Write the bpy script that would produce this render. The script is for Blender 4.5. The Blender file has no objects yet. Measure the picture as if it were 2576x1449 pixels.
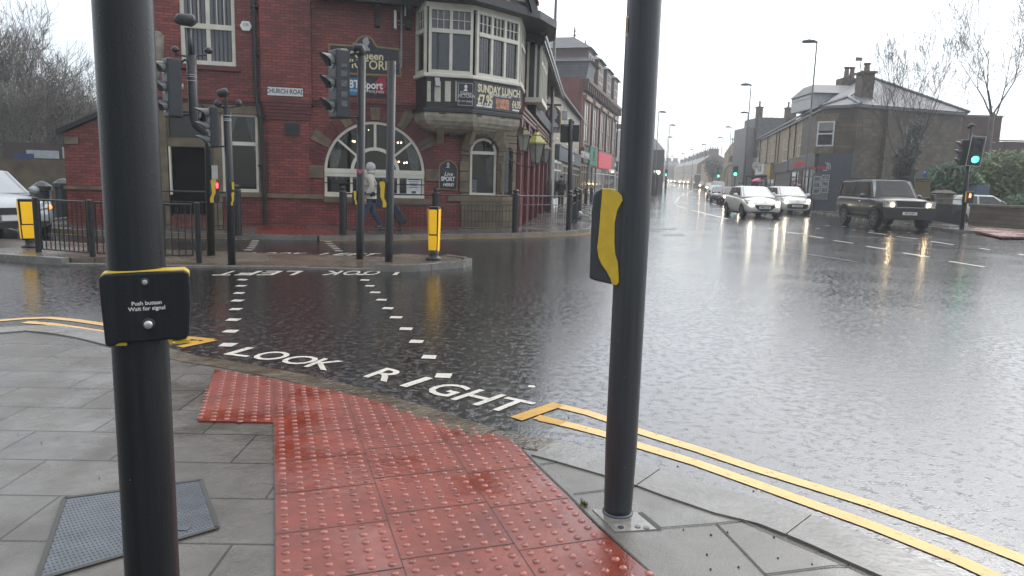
import bpy, bmesh, math, random
from mathutils import Vector, Matrix
random.seed(7)
S = bpy.context.scene
COL = S.collection

# ------------------------------------------------------------------ camera
PX_F, PITCH, ROLL, CAM_H = 1787.0, math.radians(8.56), math.radians(1.58), 1.5   # focal length in pixels of a 2576 wide picture
_u0 = Vector((0, math.sin(PITCH), math.cos(PITCH))); _r0 = Vector((1, 0, 0))
FWD = Vector((0, math.cos(PITCH), -math.sin(PITCH)))
RGT = math.cos(ROLL) * _r0 + math.sin(ROLL) * _u0
UPV = -math.sin(ROLL) * _r0 + math.cos(ROLL) * _u0
CAMP = Vector((0, 0, CAM_H))
cd = bpy.data.cameras.new('camera'); cam = bpy.data.objects.new('camera', cd); COL.objects.link(cam)
m = Matrix((RGT, UPV, -FWD)).transposed().to_4x4(); m.translation = CAMP
cam.matrix_world = m
cd.sensor_width = 36.0; cd.lens = 36.0 * PX_F / 2576.0; cd.clip_start = 0.05; cd.clip_end = 3000
S.camera = cam

# ------------------------------------------------------------------ overcast sky, weak soft sun, exposure
SUN_EL, SUN_AZ = math.radians(38), math.radians(35)      # the brighter part of the cloud is to the right of the street
w = bpy.data.worlds.new('World'); S.world = w; w.use_nodes = True
nt = w.node_tree; N = nt.nodes; L = nt.links
for n in list(N): N.remove(n)
out = N.new('ShaderNodeOutputWorld'); bg = N.new('ShaderNodeBackground'); bg2 = N.new('ShaderNodeBackground'); add = N.new('ShaderNodeAddShader')
sky = N.new('ShaderNodeTexSky'); sky.sky_type = 'NISHITA'; sky.sun_disc = False
sky.sun_elevation = SUN_EL; sky.sun_rotation = SUN_AZ; sky.air_density = 1.0; sky.dust_density = 1.0
L.new(sky.outputs[0], bg.inputs[0]); bg.inputs[1].default_value = 0.05
tc = N.new('ShaderNodeTexCoord'); sep = N.new('ShaderNodeSeparateXYZ'); L.new(tc.outputs['Generated'], sep.inputs[0])
ramp = N.new('ShaderNodeValToRGB'); L.new(sep.outputs['Z'], ramp.inputs[0])
e = ramp.color_ramp.elements
e[0].position = 0.0; e[0].color = (0.345, 0.385, 0.42, 1)
e[1].position = 0.9; e[1].color = (1.0, 1.0, 1.0, 1)
for p, c in ((0.05, (0.385, 0.42, 0.45, 1)), (0.12, (0.48, 0.51, 0.54, 1)), (0.22, (0.74, 0.765, 0.80, 1)), (0.5, (0.96, 0.98, 1.0, 1))):
    x = e.new(p); x.color = c
noi = N.new('ShaderNodeTexNoise'); noi.inputs['Scale'].default_value = 2.2; noi.inputs['Detail'].default_value = 4
L.new(tc.outputs['Generated'], noi.inputs['Vector'])
mr = N.new('ShaderNodeMapRange'); mr.inputs['To Min'].default_value = 0.92; mr.inputs['To Max'].default_value = 1.08; L.new(noi.outputs[0], mr.inputs['Value'])
# cloud cover is thinner (brighter) towards the right of the street, thicker to the left
mx = N.new('ShaderNodeMapRange'); mx.inputs['From Min'].default_value = -0.6; mx.inputs['From Max'].default_value = 0.7
mx.inputs['To Min'].default_value = 0.72; mx.inputs['To Max'].default_value = 1.34; L.new(sep.outputs['X'], mx.inputs['Value'])
mu = N.new('ShaderNodeMath'); mu.operation = 'MULTIPLY'; L.new(mr.outputs[0], mu.inputs[0]); L.new(mx.outputs[0], mu.inputs[1])
my = N.new('ShaderNodeMapRange'); my.inputs['From Min'].default_value = -0.7; my.inputs['From Max'].default_value = 0.35      # sky behind the viewer dimmed to darken panes and facing surfaces
my.inputs['To Min'].default_value = 0.36; my.inputs['To Max'].default_value = 1.0; L.new(sep.outputs['Y'], my.inputs['Value'])
mu3 = N.new('ShaderNodeMath'); mu3.operation = 'MULTIPLY'; L.new(mu.outputs[0], mu3.inputs[0]); L.new(my.outputs[0], mu3.inputs[1])
mu2 = N.new('ShaderNodeMath'); mu2.operation = 'MULTIPLY'; mu2.inputs[1].default_value = 1.95; L.new(mu3.outputs[0], mu2.inputs[0])
L.new(ramp.outputs[0], bg2.inputs[0]); L.new(mu2.outputs[0], bg2.inputs[1])
L.new(bg.outputs[0], add.inputs[0]); L.new(bg2.outputs[0], add.inputs[1]); L.new(add.outputs[0], out.inputs[0])
sd = bpy.data.lights.new('sun', 'SUN'); sd.energy = 0.5; sd.angle = math.radians(25); sd.color = (1.0, 0.97, 0.93)
so = bpy.data.objects.new('sun', sd); COL.objects.link(so)
sv = Vector((math.sin(SUN_AZ) * math.cos(SUN_EL), math.cos(SUN_AZ) * math.cos(SUN_EL), math.sin(SUN_EL)))
so.rotation_euler = sv.to_track_quat('Z', 'Y').to_euler()
vs = S.view_settings; vs.view_transform = 'Standard'; vs.look = 'None'; vs.gamma = 1; vs.use_curve_mapping = False; vs.exposure = 0.16

# ------------------------------------------------------------------ measuring helpers (picture point -> point on a real surface)
def terrain(y): return 0.0112 * (y - 62) if y > 70 else (0.0112 * (max(0, y - 54)) ** 2 / 32 if y > 54 else 0.0)
def ray(x, y): return ((x - 1288) / PX_F) * RGT - ((y - 724.5) / PX_F) * UPV + FWD
def G(x, y, z=0.0):
    d = ray(x, y)
    if d.z < 0:
        t = (z - CAM_H) / d.z
        if (CAMP + d * t).y < 54: return CAMP + d * t
    f = lambda t: (CAMP + d * t).z - z - terrain((CAMP + d * t).y)
    t = 40.0
    while f(t) > 0 and t < 500: t += 1.0
    a, b = t - 1, t
    for _ in range(30):
        m_ = (a + b) / 2
        if f(m_) > 0: a = m_
        else: b = m_
    return CAMP + d * b
def AT(x, y, dist):
    """point seen at (x, y) at a given ground distance (world y)"""
    d = ray(x, y); return CAMP + d * (dist / d.y)
class Frame:
    """upright plane: local x runs to the right along it, local -y points out to the viewer, z up"""
    def __init__(s, P, ang=None, to=None, z=0.0):
        s.P = Vector((P[0], P[1], z))
        if to is not None: ang = math.atan2(to[1] - P[1], to[0] - P[0])
        s.a = ang; s.u = Vector((math.cos(ang), math.sin(ang), 0)); s.n = Vector((math.sin(ang), -math.cos(ang), 0))
        s.M = Matrix.Translation(s.P) @ Matrix.Rotation(ang, 4, 'Z')
    def uv(s, x, y, off=0.0):
        d = ray(x, y); P0 = s.P + s.n * off
        t = (P0 - CAMP).dot(s.n) / d.dot(s.n); Q = CAMP + d * t - s.P
        return (Q.dot(s.u), Q.z)
    def at(s, u, w=0.0, z=0.0): return s.P + s.u * u + s.n * w + Vector((0, 0, z))
    def sub(s, u, w=0.0, z=0.0, da=0.0):
        q = s.at(u, w, z); return Frame((q.x, q.y), s.a + da, z=q.z)

# ------------------------------------------------------------------ mesh builder
class MB:
    def __init__(s): s.v = []; s.f = []; s.mi = []; s.cur = 0
    def add(s, vs, fs):
        b = len(s.v); s.v += [tuple(v) for v in vs]
        for f in fs: s.f.append([b + i for i in f]); s.mi.append(s.cur)
        return s
    def box(s, x0, x1, y0, y1, z0, z1):
        vs = [(x, y, z) for z in (z0, z1) for y in (y0, y1) for x in (x0, x1)]
        return s.add(vs, [(0, 2, 3, 1), (4, 5, 7, 6), (0, 1, 5, 4), (2, 6, 7, 3), (0, 4, 6, 2), (1, 3, 7, 5)])
    def hexa(s, b, t):
        return s.add(list(b) + list(t), [(3, 2, 1, 0), (4, 5, 6, 7)] + [(i, (i + 1) % 4, 4 + (i + 1) % 4, 4 + i) for i in range(4)])
    def tube(s, path, r, n=8, cap=True):
        pts = [Vector(p) for p in path]; rs = r if isinstance(r, (list, tuple)) else [r] * len(pts)
        b = len(s.v); prev = None
        for i, p in enumerate(pts):
            d = (pts[min(i + 1, len(pts) - 1)] - pts[max(i - 1, 0)])
            d = d.normalized() if d.length > 1e-9 else Vector((0, 0, 1))
            if prev is None: a = d.orthogonal().normalized()
            else:
                a = prev - d * prev.dot(d); a = a.normalized() if a.length > 1e-6 else d.orthogonal().normalized()
            prev = a; c = d.cross(a)
            for k in range(n):
                t = 2 * math.pi * k / n; s.v.append(tuple(p + (a * math.cos(t) + c * math.sin(t)) * rs[i]))
        for i in range(len(pts) - 1):
            for k in range(n):
                k2 = (k + 1) % n; s.f.append([b + i * n + k, b + i * n + k2, b + (i + 1) * n + k2, b + (i + 1) * n + k]); s.mi.append(s.cur)
        if cap:
            s.f.append([b + k for k in range(n)][::-1]); s.mi.append(s.cur)
            s.f.append([b + (len(pts) - 1) * n + k for k in range(n)]); s.mi.append(s.cur)
        return s
    def lathe(s, prof, n=16, c=(0, 0, 0), cap=True):
        """prof: list of (r, z)"""
        b = len(s.v)
        for r, z in prof:
            for k in range(n):
                t = 2 * math.pi * k / n; s.v.append((c[0] + r * math.cos(t), c[1] + r * math.sin(t), c[2] + z))
        for i in range(len(prof) - 1):
            for k in range(n):
                k2 = (k + 1) % n; s.f.append([b + i * n + k, b + i * n + k2, b + (i + 1) * n + k2, b + (i + 1) * n + k]); s.mi.append(s.cur)
        if not cap: return s
        s.f.append([b + k for k in range(n)][::-1]); s.mi.append(s.cur)
        s.f.append([b + (len(prof) - 1) * n + k for k in range(n)]); s.mi.append(s.cur)
        return s
    def prismxz(s, poly, y0, y1):
        """polygon in local x,z extruded from y0 (front) to y1"""
        n = len(poly); area = sum(poly[i][0] * poly[(i + 1) % n][1] - poly[(i + 1) % n][0] * poly[i][1] for i in range(n))
        if area < 0: poly = poly[::-1]
        vs = [(p[0], y0, p[1]) for p in poly] + [(p[0], y1, p[1]) for p in poly]
        return s.add(vs, [list(range(n)), list(range(2 * n - 1, n - 1, -1))] + [[(i + 1) % n, i, n + i, n + (i + 1) % n] for i in range(n)])
    def prismxy(s, poly, z0, z1):
        n = len(poly); area = sum(poly[i][0] * poly[(i + 1) % n][1] - poly[(i + 1) % n][0] * poly[i][1] for i in range(n))
        if area < 0: poly = poly[::-1]
        vs = [(p[0], p[1], z0) for p in poly] + [(p[0], p[1], z1) for p in poly]
        return s.add(vs, [list(range(n - 1, -1, -1)), list(range(n, 2 * n))] + [[i, (i + 1) % n, n + (i + 1) % n, n + i] for i in range(n)])
    def prismyz(s, poly, x0, x1):
        n = len(poly)
        vs = [(x0, p[0], p[1]) for p in poly] + [(x1, p[0], p[1]) for p in poly]
        return s.add(vs, [list(range(n)), list(range(2 * n - 1, n - 1, -1))] + [[(i + 1) % n, i, n + i, n + (i + 1) % n] for i in range(n)])
    def strip(s, pts, width, z=0.0, closed=False):
        """flat ribbon on the ground along pts"""
        P = [Vector((p[0], p[1])) for p in pts]; b = len(s.v)
        for i, p in enumerate(P):
            d = (P[min(i + 1, len(P) - 1)] - P[max(i - 1, 0)]).normalized(); nn = Vector((-d.y, d.x)) * width / 2
            zz = z + terrain(p.y)
            s.v.append((p.x + nn.x, p.y + nn.y, zz)); s.v.append((p.x - nn.x, p.y - nn.y, zz))
        for i in range(len(P) - 1):
            s.f.append([b + 2 * i + 1, b + 2 * i + 3, b + 2 * i + 2, b + 2 * i]); s.mi.append(s.cur)
        return s
    def ico(s, c, r, sub=1, jit=0.0, sc=(1, 1, 1)):
        bm = bmesh.new(); bmesh.ops.create_icosphere(bm, subdivisions=sub, radius=1.0); b = len(s.v)
        for v in bm.verts:
            k = r * (1 + random.uniform(-jit, jit)); s.v.append((c[0] + v.co.x * k * sc[0], c[1] + v.co.y * k * sc[1], c[2] + v.co.z * k * sc[2]))
        for f in bm.faces: s.f.append([b + v.index for v in f.verts]); s.mi.append(s.cur)
        bm.free(); return s
    def build(s, name, mats, parent=None, M=None, smooth=False, bevel=0.0, fix=True, subsurf=0):
        me = bpy.data.meshes.new(name); me.from_pydata(s.v, [], s.f)
        if not isinstance(mats, (list, tuple)): mats = [mats]
        for mm in mats: me.materials.append(mm)
        if len(mats) > 1: me.polygons.foreach_set('material_index', s.mi)
        if fix or bevel:
            bm = bmesh.new(); bm.from_mesh(me)
            if fix: bmesh.ops.recalc_face_normals(bm, faces=bm.faces)
            bm.to_mesh(me); bm.free()
        if smooth: me.polygons.foreach_set('use_smooth', [True] * len(me.polygons))
        me.update()
        o = bpy.data.objects.new(name, me); COL.objects.link(o)
        place(o, parent, M)
        if bevel:
            bv = o.modifiers.new('bevel', 'BEVEL'); bv.width = bevel; bv.segments = 2; bv.limit_method = 'ANGLE'; bv.angle_limit = math.radians(40)
        if subsurf:
            ss = o.modifiers.new('subsurf', 'SUBSURF'); ss.levels = subsurf; ss.render_levels = subsurf
        return o
WM = {}
def place(o, parent=None, M=None):
    M = M.copy() if M is not None else (WM[parent.name] if parent else Matrix())
    WM[o.name] = M
    if parent: o.parent = parent; o.matrix_basis = WM[parent.name].inverted() @ M
    else: o.matrix_basis = M
def tag(o, label=None, cat=None, group=None, kind=None):
    if label: o['label'] = label
    if cat: o['category'] = cat
    if group: o['group'] = group
    if kind: o['kind'] = kind
    return o
def thing(name, label, cat, M=None, group=None):
    o = bpy.data.objects.new(name, None); COL.objects.link(o); o.empty_display_size = 0.2
    place(o, None, M if M is not None else Matrix()); return tag(o, label, cat, group)
def T(x, y, z=0.0, rz=0.0): return Matrix.Translation((x, y, z)) @ Matrix.Rotation(rz, 4, 'Z')
def dup(root, M, label, group=None, sc=1.0):
    def cp(o, par):
        c = o.copy(); COL.objects.link(c)
        if par: c.parent = par
        for ch in [q for q in KIDS.get(o.name, [])]: KIDS.setdefault(c.name, []).append(cp(ch, c))
        return c
    if not KIDS.get(root.name):
        for o in COL.objects:
            if o.parent == root:
                KIDS.setdefault(root.name, []).append(o)
                for o2 in COL.objects:
                    if o2.parent == o and o2 not in KIDS.get(o.name, []): KIDS.setdefault(o.name, []).append(o2)
    r = cp(root, None); r.matrix_basis = M @ Matrix.Scale(sc, 4); WM[r.name] = M; r['label'] = label
    if group: r['group'] = group
    return r
KIDS = {}
def explode(o):
    """one object per connected piece of a mesh, same name, same parent"""
    me = o.data; n = len(me.vertices); pa = list(range(n))
    def fd(a):
        while pa[a] != a: pa[a] = pa[pa[a]]; a = pa[a]
        return a
    for e in me.edges:
        a, b = fd(e.vertices[0]), fd(e.vertices[1])
        if a != b: pa[a] = b
    groups = {}
    for p in me.polygons: groups.setdefault(fd(p.vertices[0]), []).append(p)
    if len(groups) < 2: return [o]
    res = []
    for g in groups.values():
        ids = sorted({v for p in g for v in p.vertices}); mp = {v: i for i, v in enumerate(ids)}
        m2 = bpy.data.meshes.new(me.name); m2.from_pydata([me.vertices[v].co[:] for v in ids], [], [[mp[v] for v in p.vertices] for p in g])
        for mm in me.materials: m2.materials.append(mm)
        for q, p in zip(m2.polygons, g): q.use_smooth = p.use_smooth; q.material_index = p.material_index
        c = o.copy(); c.data = m2; COL.objects.link(c); WM[c.name] = WM[o.name]; res.append(c)
    nm = o.name; WM.pop(nm, None); bpy.data.objects.remove(o); return res
def text_mesh(body, size, mat, name, parent=None, M=None, ext=0.002, align='CENTER', sx=1.0, shear=0.0, bold=0.0, spacing=1.0):
    cu = bpy.data.curves.new(name, 'FONT'); cu.body = body; cu.size = size; cu.align_x = align; cu.align_y = 'CENTER'
    cu.extrude = ext; cu.offset = bold; cu.shear = shear; cu.space_character = spacing; cu.resolution_u = 4
    tmp = bpy.data.objects.new('tmp', cu); COL.objects.link(tmp)
    dg = bpy.context.evaluated_depsgraph_get(); dg.update()
    me = bpy.data.meshes.new_from_object(tmp.evaluated_get(dg)); me.name = name
    bpy.data.objects.remove(tmp); bpy.data.curves.remove(cu)
    if sx != 1.0:
        for v in me.vertices: v.co.x *= sx
    me.materials.clear(); me.materials.append(mat)
    if name is None: return me
    o = bpy.data.objects.new(name, me); COL.objects.link(o); place(o, parent, M)
    return o
def TXT(M, x, z, off=0.0): return M @ Matrix.Translation((x, -off, z)) @ Matrix.Rotation(math.pi / 2, 4, 'X')

def holed(outer, holes, depth, y=0.0, thick=None):
    """wall sheet in local x,z at y with openings and reveals going in by depth"""
    bm = bmesh.new(); edges = []; loops = []
    for lp in [outer] + holes:
        vs = [bm.verts.new((p[0], y, p[1])) for p in lp]; loops.append(vs)
        for i in range(len(vs)): edges.append(bm.edges.new((vs[i], vs[(i + 1) % len(vs)])))
    bmesh.ops.triangle_fill(bm, use_beauty=True, use_dissolve=False, edges=edges, normal=(0, -1, 0))
    for lp in loops[1:]:
        b = [bm.verts.new((v.co.x, y + depth, v.co.z)) for v in lp]
        for i in range(len(lp)):
            j = (i + 1) % len(lp); bm.faces.new((lp[i], lp[j], b[j], b[i]))
    if thick:
        lp = loops[0]; b = [bm.verts.new((v.co.x, y + thick, v.co.z)) for v in lp]
        for i in range(len(lp)):
            j = (i + 1) % len(lp); bm.faces.new((lp[i], lp[j], b[j], b[i]))
    bm.verts.index_update(); mb = MB()
    mb.v = [tuple(v.co) for v in bm.verts]; mb.f = [[v.index for v in f.verts] for f in bm.faces]; mb.mi = [0] * len(mb.f); bm.free()
    return mb
def rect(x0, x1, z0, z1): return [(x0, z0), (x1, z0), (x1, z1), (x0, z1)]
def archpoly(cx, zs, r, z0, n=20, rz=None):
    rz = rz or r
    return [(cx - r, z0), (cx + r, z0)] + [(cx + r * math.cos(math.pi * i / n), zs + rz * math.sin(math.pi * i / n)) for i in range(n + 1)]

# ------------------------------------------------------------------ materials
MATS = {}
def nodes(name):
    mt = bpy.data.materials.new(name); mt.use_nodes = True; t = mt.node_tree
    return mt, t.nodes, t.links, t.nodes['Principled BSDF']
def mk(name, col, rough=0.5, metal=0.0, var=0.15, scale=6.0, bump=0.0, bscale=40.0, emis=0.0, ecol=None, spec=0.5, coat=0.0):
    if name in MATS: return MATS[name]
    mt, N, L, B = nodes(name)
    c = (col[0], col[1], col[2], 1)
    B.inputs['Roughness'].default_value = rough; B.inputs['Metallic'].default_value = metal; B.inputs['Specular IOR Level'].default_value = spec
    B.inputs['Coat Weight'].default_value = coat; B.inputs['Coat Roughness'].default_value = 0.08
    tc = N.new('ShaderNodeTexCoord'); n1 = N.new('ShaderNodeTexNoise'); n1.inputs['Scale'].default_value = scale; n1.inputs['Detail'].default_value = 5
    L.new(tc.outputs['Object'], n1.inputs['Vector'])
    mr = N.new('ShaderNodeMapRange'); mr.inputs['From Min'].default_value = 0.3; mr.inputs['From Max'].default_value = 0.7
    mr.inputs['To Min'].default_value = 1 - var; mr.inputs['To Max'].default_value = 1 + var; L.new(n1.outputs[0], mr.inputs['Value'])
    mx = N.new('ShaderNodeMix'); mx.data_type = 'RGBA'; mx.blend_type = 'MULTIPLY'; mx.inputs[0].default_value = 1.0
    mx.inputs[6].default_value = c; L.new(mr.outputs[0], mx.inputs[7]); L.new(mx.outputs[2], B.inputs['Base Color'])
    r2 = N.new('ShaderNodeMapRange'); r2.inputs['To Min'].default_value = max(0.02, rough * 0.75); r2.inputs['To Max'].default_value = min(1, rough * 1.3)
    L.new(n1.outputs[0], r2.inputs['Value']); L.new(r2.outputs[0], B.inputs['Roughness'])
    if bump:
        n2 = N.new('ShaderNodeTexNoise'); n2.inputs['Scale'].default_value = bscale; n2.inputs['Detail'].default_value = 3; L.new(tc.outputs['Object'], n2.inputs['Vector'])
        bp = N.new('ShaderNodeBump'); bp.inputs['Strength'].default_value = bump; bp.inputs['Distance'].default_value = 0.01
        L.new(n2.outputs[0], bp.inputs['Height']); L.new(bp.outputs[0], B.inputs['Normal'])
    if emis:
        B.inputs['Emission Color'].default_value = tuple(ecol or col) + (1,); B.inputs['Emission Strength'].default_value = emis
    MATS[name] = mt; return mt
def mk_brick(name, c1, c2, mortar, bw=0.225, bh=0.075, ms=0.008, rough=0.45, bump=0.4, off=0.5, stain=0.35, sscale=0.6):
    if name in MATS: return MATS[name]
    mt, N, L, B = nodes(name)
    tc = N.new('ShaderNodeTexCoord'); sp = N.new('ShaderNodeSeparateXYZ'); L.new(tc.outputs['Object'], sp.inputs[0])
    ad = N.new('ShaderNodeMath'); ad.operation = 'ADD'; L.new(sp.outputs[0], ad.inputs[0]); L.new(sp.outputs[1], ad.inputs[1])
    cb = N.new('ShaderNodeCombineXYZ'); L.new(ad.outputs[0], cb.inputs[0]); L.new(sp.outputs[2], cb.inputs[1])
    br = N.new('ShaderNodeTexBrick'); br.offset = off; L.new(cb.outputs[0], br.inputs['Vector'])
    br.inputs['Scale'].default_value = 1.0; br.inputs['Brick Width'].default_value = bw; br.inputs['Row Height'].default_value = bh
    br.inputs['Mortar Size'].default_value = ms; br.inputs['Mortar Smooth'].default_value = 0.3; br.inputs['Bias'].default_value = 0.0
    br.inputs['Color1'].default_value = c1 + (1,); br.inputs['Color2'].default_value = c2 + (1,); br.inputs['Mortar'].default_value = mortar + (1,)
    n1 = N.new('ShaderNodeTexNoise'); n1.inputs['Scale'].default_value = sscale; n1.inputs['Detail'].default_value = 6; n1.inputs['Roughness'].default_value = 0.65; L.new(tc.outputs['Object'], n1.inputs['Vector'])
    mr = N.new('ShaderNodeMapRange'); mr.inputs['From Min'].default_value = 0.3; mr.inputs['From Max'].default_value = 0.7; mr.inputs['To Min'].default_value = 1 - stain; mr.inputs['To Max'].default_value = 1 + stain; L.new(n1.outputs[0], mr.inputs['Value'])
    mx = N.new('ShaderNodeMix'); mx.data_type = 'RGBA'; mx.blend_type = 'MULTIPLY'; mx.inputs[0].default_value = 1.0
    L.new(br.outputs['Color'], mx.inputs[6]); L.new(mr.outputs[0], mx.inputs[7]); L.new(mx.outputs[2], B.inputs['Base Color'])
    r2 = N.new('ShaderNodeMapRange'); r2.inputs['To Min'].default_value = rough * 0.7; r2.inputs['To Max'].default_value = rough * 1.3; L.new(n1.outputs[0], r2.inputs['Value']); L.new(r2.outputs[0], B.inputs['Roughness'])
    bp = N.new('ShaderNodeBump'); bp.inputs['Strength'].default_value = bump; bp.inputs['Distance'].default_value = 0.006; bp.invert = True
    L.new(br.outputs['Fac'], bp.inputs['Height']); L.new(bp.outputs[0], B.inputs['Normal'])
    MATS[name] = mt; return mt
def mk_wet(name, col, col2, puddle=(0.35, 0.6), r_wet=0.05, r_dry=0.35, bump=0.35, bs=55.0, slabs=None, rot=0.0, off=(0, 0), rip=0.5, spec=0.5, pscale=0.7, rsc=17.0, rdist=0.012, mask=None, ior=1.5):
    """rain-wet ground: film of water broken up by grain and by raindrop ripples"""
    mt, N, L, B = nodes(name)
    tc = N.new('ShaderNodeTexCoord'); mp = N.new('ShaderNodeMapping'); mp.inputs['Rotation'].default_value = (0, 0, rot); mp.inputs['Location'].default_value = (off[0], off[1], 0)
    L.new(tc.outputs['Object'], mp.inputs[0]); vec = mp.outputs[0]
    big = N.new('ShaderNodeTexNoise'); big.inputs['Scale'].default_value = pscale; big.inputs['Detail'].default_value = 6; big.inputs['Roughness'].default_value = 0.62; L.new(vec, big.inputs['Vector'])
    fine = N.new('ShaderNodeTexNoise'); fine.inputs['Scale'].default_value = bs; fine.inputs['Detail'].default_value = 3; L.new(vec, fine.inputs['Vector'])
    rp = N.new('ShaderNodeTexNoise'); rp.inputs['Scale'].default_value = rsc; rp.inputs['Detail'].default_value = 4; rp.inputs['Distortion'].default_value = 0.6; L.new(vec, rp.inputs['Vector'])
    wet = N.new('ShaderNodeMapRange'); wet.inputs['From Min'].default_value = puddle[0]; wet.inputs['From Max'].default_value = puddle[1]; L.new(big.outputs[0], wet.inputs['Value'])
    rr = N.new('ShaderNodeMapRange'); rr.inputs['To Min'].default_value = r_wet; rr.inputs['To Max'].default_value = r_dry; L.new(wet.outputs[0], rr.inputs['Value']); L.new(rr.outputs[0], B.inputs['Roughness'])
    mx = N.new('ShaderNodeMix'); mx.data_type = 'RGBA'; mx.inputs[6].default_value = col + (1,); mx.inputs[7].default_value = col2 + (1,)
    n3 = N.new('ShaderNodeTexNoise'); n3.inputs['Scale'].default_value = 3.0; n3.inputs['Detail'].default_value = 8; n3.inputs['Roughness'].default_value = 0.7; L.new(vec, n3.inputs['Vector'])
    cr = N.new('ShaderNodeMapRange'); cr.inputs['From Min'].default_value = 0.35; cr.inputs['From Max'].default_value = 0.65; L.new(n3.outputs[0], cr.inputs['Value']); L.new(cr.outputs[0], mx.inputs[0])
    colout = mx.outputs[2]
    bp = N.new('ShaderNodeBump'); bp.inputs['Distance'].default_value = 0.004
    bm_ = N.new('ShaderNodeMapRange'); bm_.inputs['To Min'].default_value = bump * 0.5; bm_.inputs['To Max'].default_value = bump; L.new(wet.outputs[0], bm_.inputs['Value'])
    L.new(bm_.outputs[0], bp.inputs['Strength']); L.new(fine.outputs[0], bp.inputs['Height'])
    bp2 = N.new('ShaderNodeBump'); bp2.inputs['Distance'].default_value = rdist; bp2.inputs['Strength'].default_value = rip; L.new(rp.outputs[0], bp2.inputs['Height'])
    if mask:      # ripples come in patches where drops have just landed; between them the film lies still
        mk_ = N.new('ShaderNodeTexNoise'); mk_.inputs['Scale'].default_value = mask; mk_.inputs['Detail'].default_value = 5; mk_.inputs['Roughness'].default_value = 0.75; L.new(vec, mk_.inputs['Vector'])
        mm_ = N.new('ShaderNodeMapRange'); mm_.inputs['From Min'].default_value = 0.47; mm_.inputs['From Max'].default_value = 0.62; mm_.inputs['To Min'].default_value = 0.05; mm_.inputs['To Max'].default_value = rip; L.new(mk_.outputs[0], mm_.inputs['Value']); L.new(mm_.outputs[0], bp2.inputs['Strength'])
    B.inputs['IOR'].default_value = ior; L.new(bp.outputs[0], bp2.inputs['Normal'])
    last = bp2.outputs[0]
    if slabs:
        br = N.new('ShaderNodeTexBrick'); br.offset = slabs[2]; L.new(vec, br.inputs['Vector']); br.inputs['Scale'].default_value = 1.0
        br.inputs['Brick Width'].default_value = slabs[0]; br.inputs['Row Height'].default_value = slabs[1]; br.inputs['Mortar Size'].default_value = 0.0065; br.inputs['Mortar Smooth'].default_value = 0.2
        br.inputs['Color1'].default_value = (1, 1, 1, 1); br.inputs['Color2'].default_value = (0.78, 0.78, 0.78, 1); br.inputs['Mortar'].default_value = (0.15, 0.13, 0.11, 1)
        m2 = N.new('ShaderNodeMix'); m2.data_type = 'RGBA'; m2.blend_type = 'MULTIPLY'; m2.inputs[0].default_value = 1.0; L.new(colout, m2.inputs[6]); L.new(br.outputs['Color'], m2.inputs[7]); colout = m2.outputs[2]
        b3 = N.new('ShaderNodeBump'); b3.invert = True; b3.inputs['Distance'].default_value = 0.006; b3.inputs['Strength'].default_value = 0.6; L.new(br.outputs['Fac'], b3.inputs['Height']); L.new(last, b3.inputs['Normal']); last = b3.outputs[0]
    L.new(colout, B.inputs['Base Color']); L.new(last, B.inputs['Normal']); B.inputs['Specular IOR Level'].default_value = spec
    return mt
def mk_glass(name, tint=(0.5, 0.55, 0.58), refl=0.12, rough=0.03):
    mt, N, L, B = nodes(name); N.remove(B); o = N['Material Output']
    tr = N.new('ShaderNodeBsdfTransparent'); tr.inputs[0].default_value = tint + (1,); gl = N.new('ShaderNodeBsdfGlossy'); gl.inputs['Roughness'].default_value = rough
    fr = N.new('ShaderNodeFresnel'); fr.inputs[0].default_value = 1.5; ad = N.new('ShaderNodeMath'); ad.operation = 'ADD'; ad.inputs[1].default_value = refl; ad.use_clamp = True; L.new(fr.outputs[0], ad.inputs[0])
    mx = N.new('ShaderNodeMixShader'); L.new(ad.outputs[0], mx.inputs[0]); L.new(tr.outputs[0], mx.inputs[1]); L.new(gl.outputs[0], mx.inputs[2]); L.new(mx.outputs[0], o.inputs[0]); return mt

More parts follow.
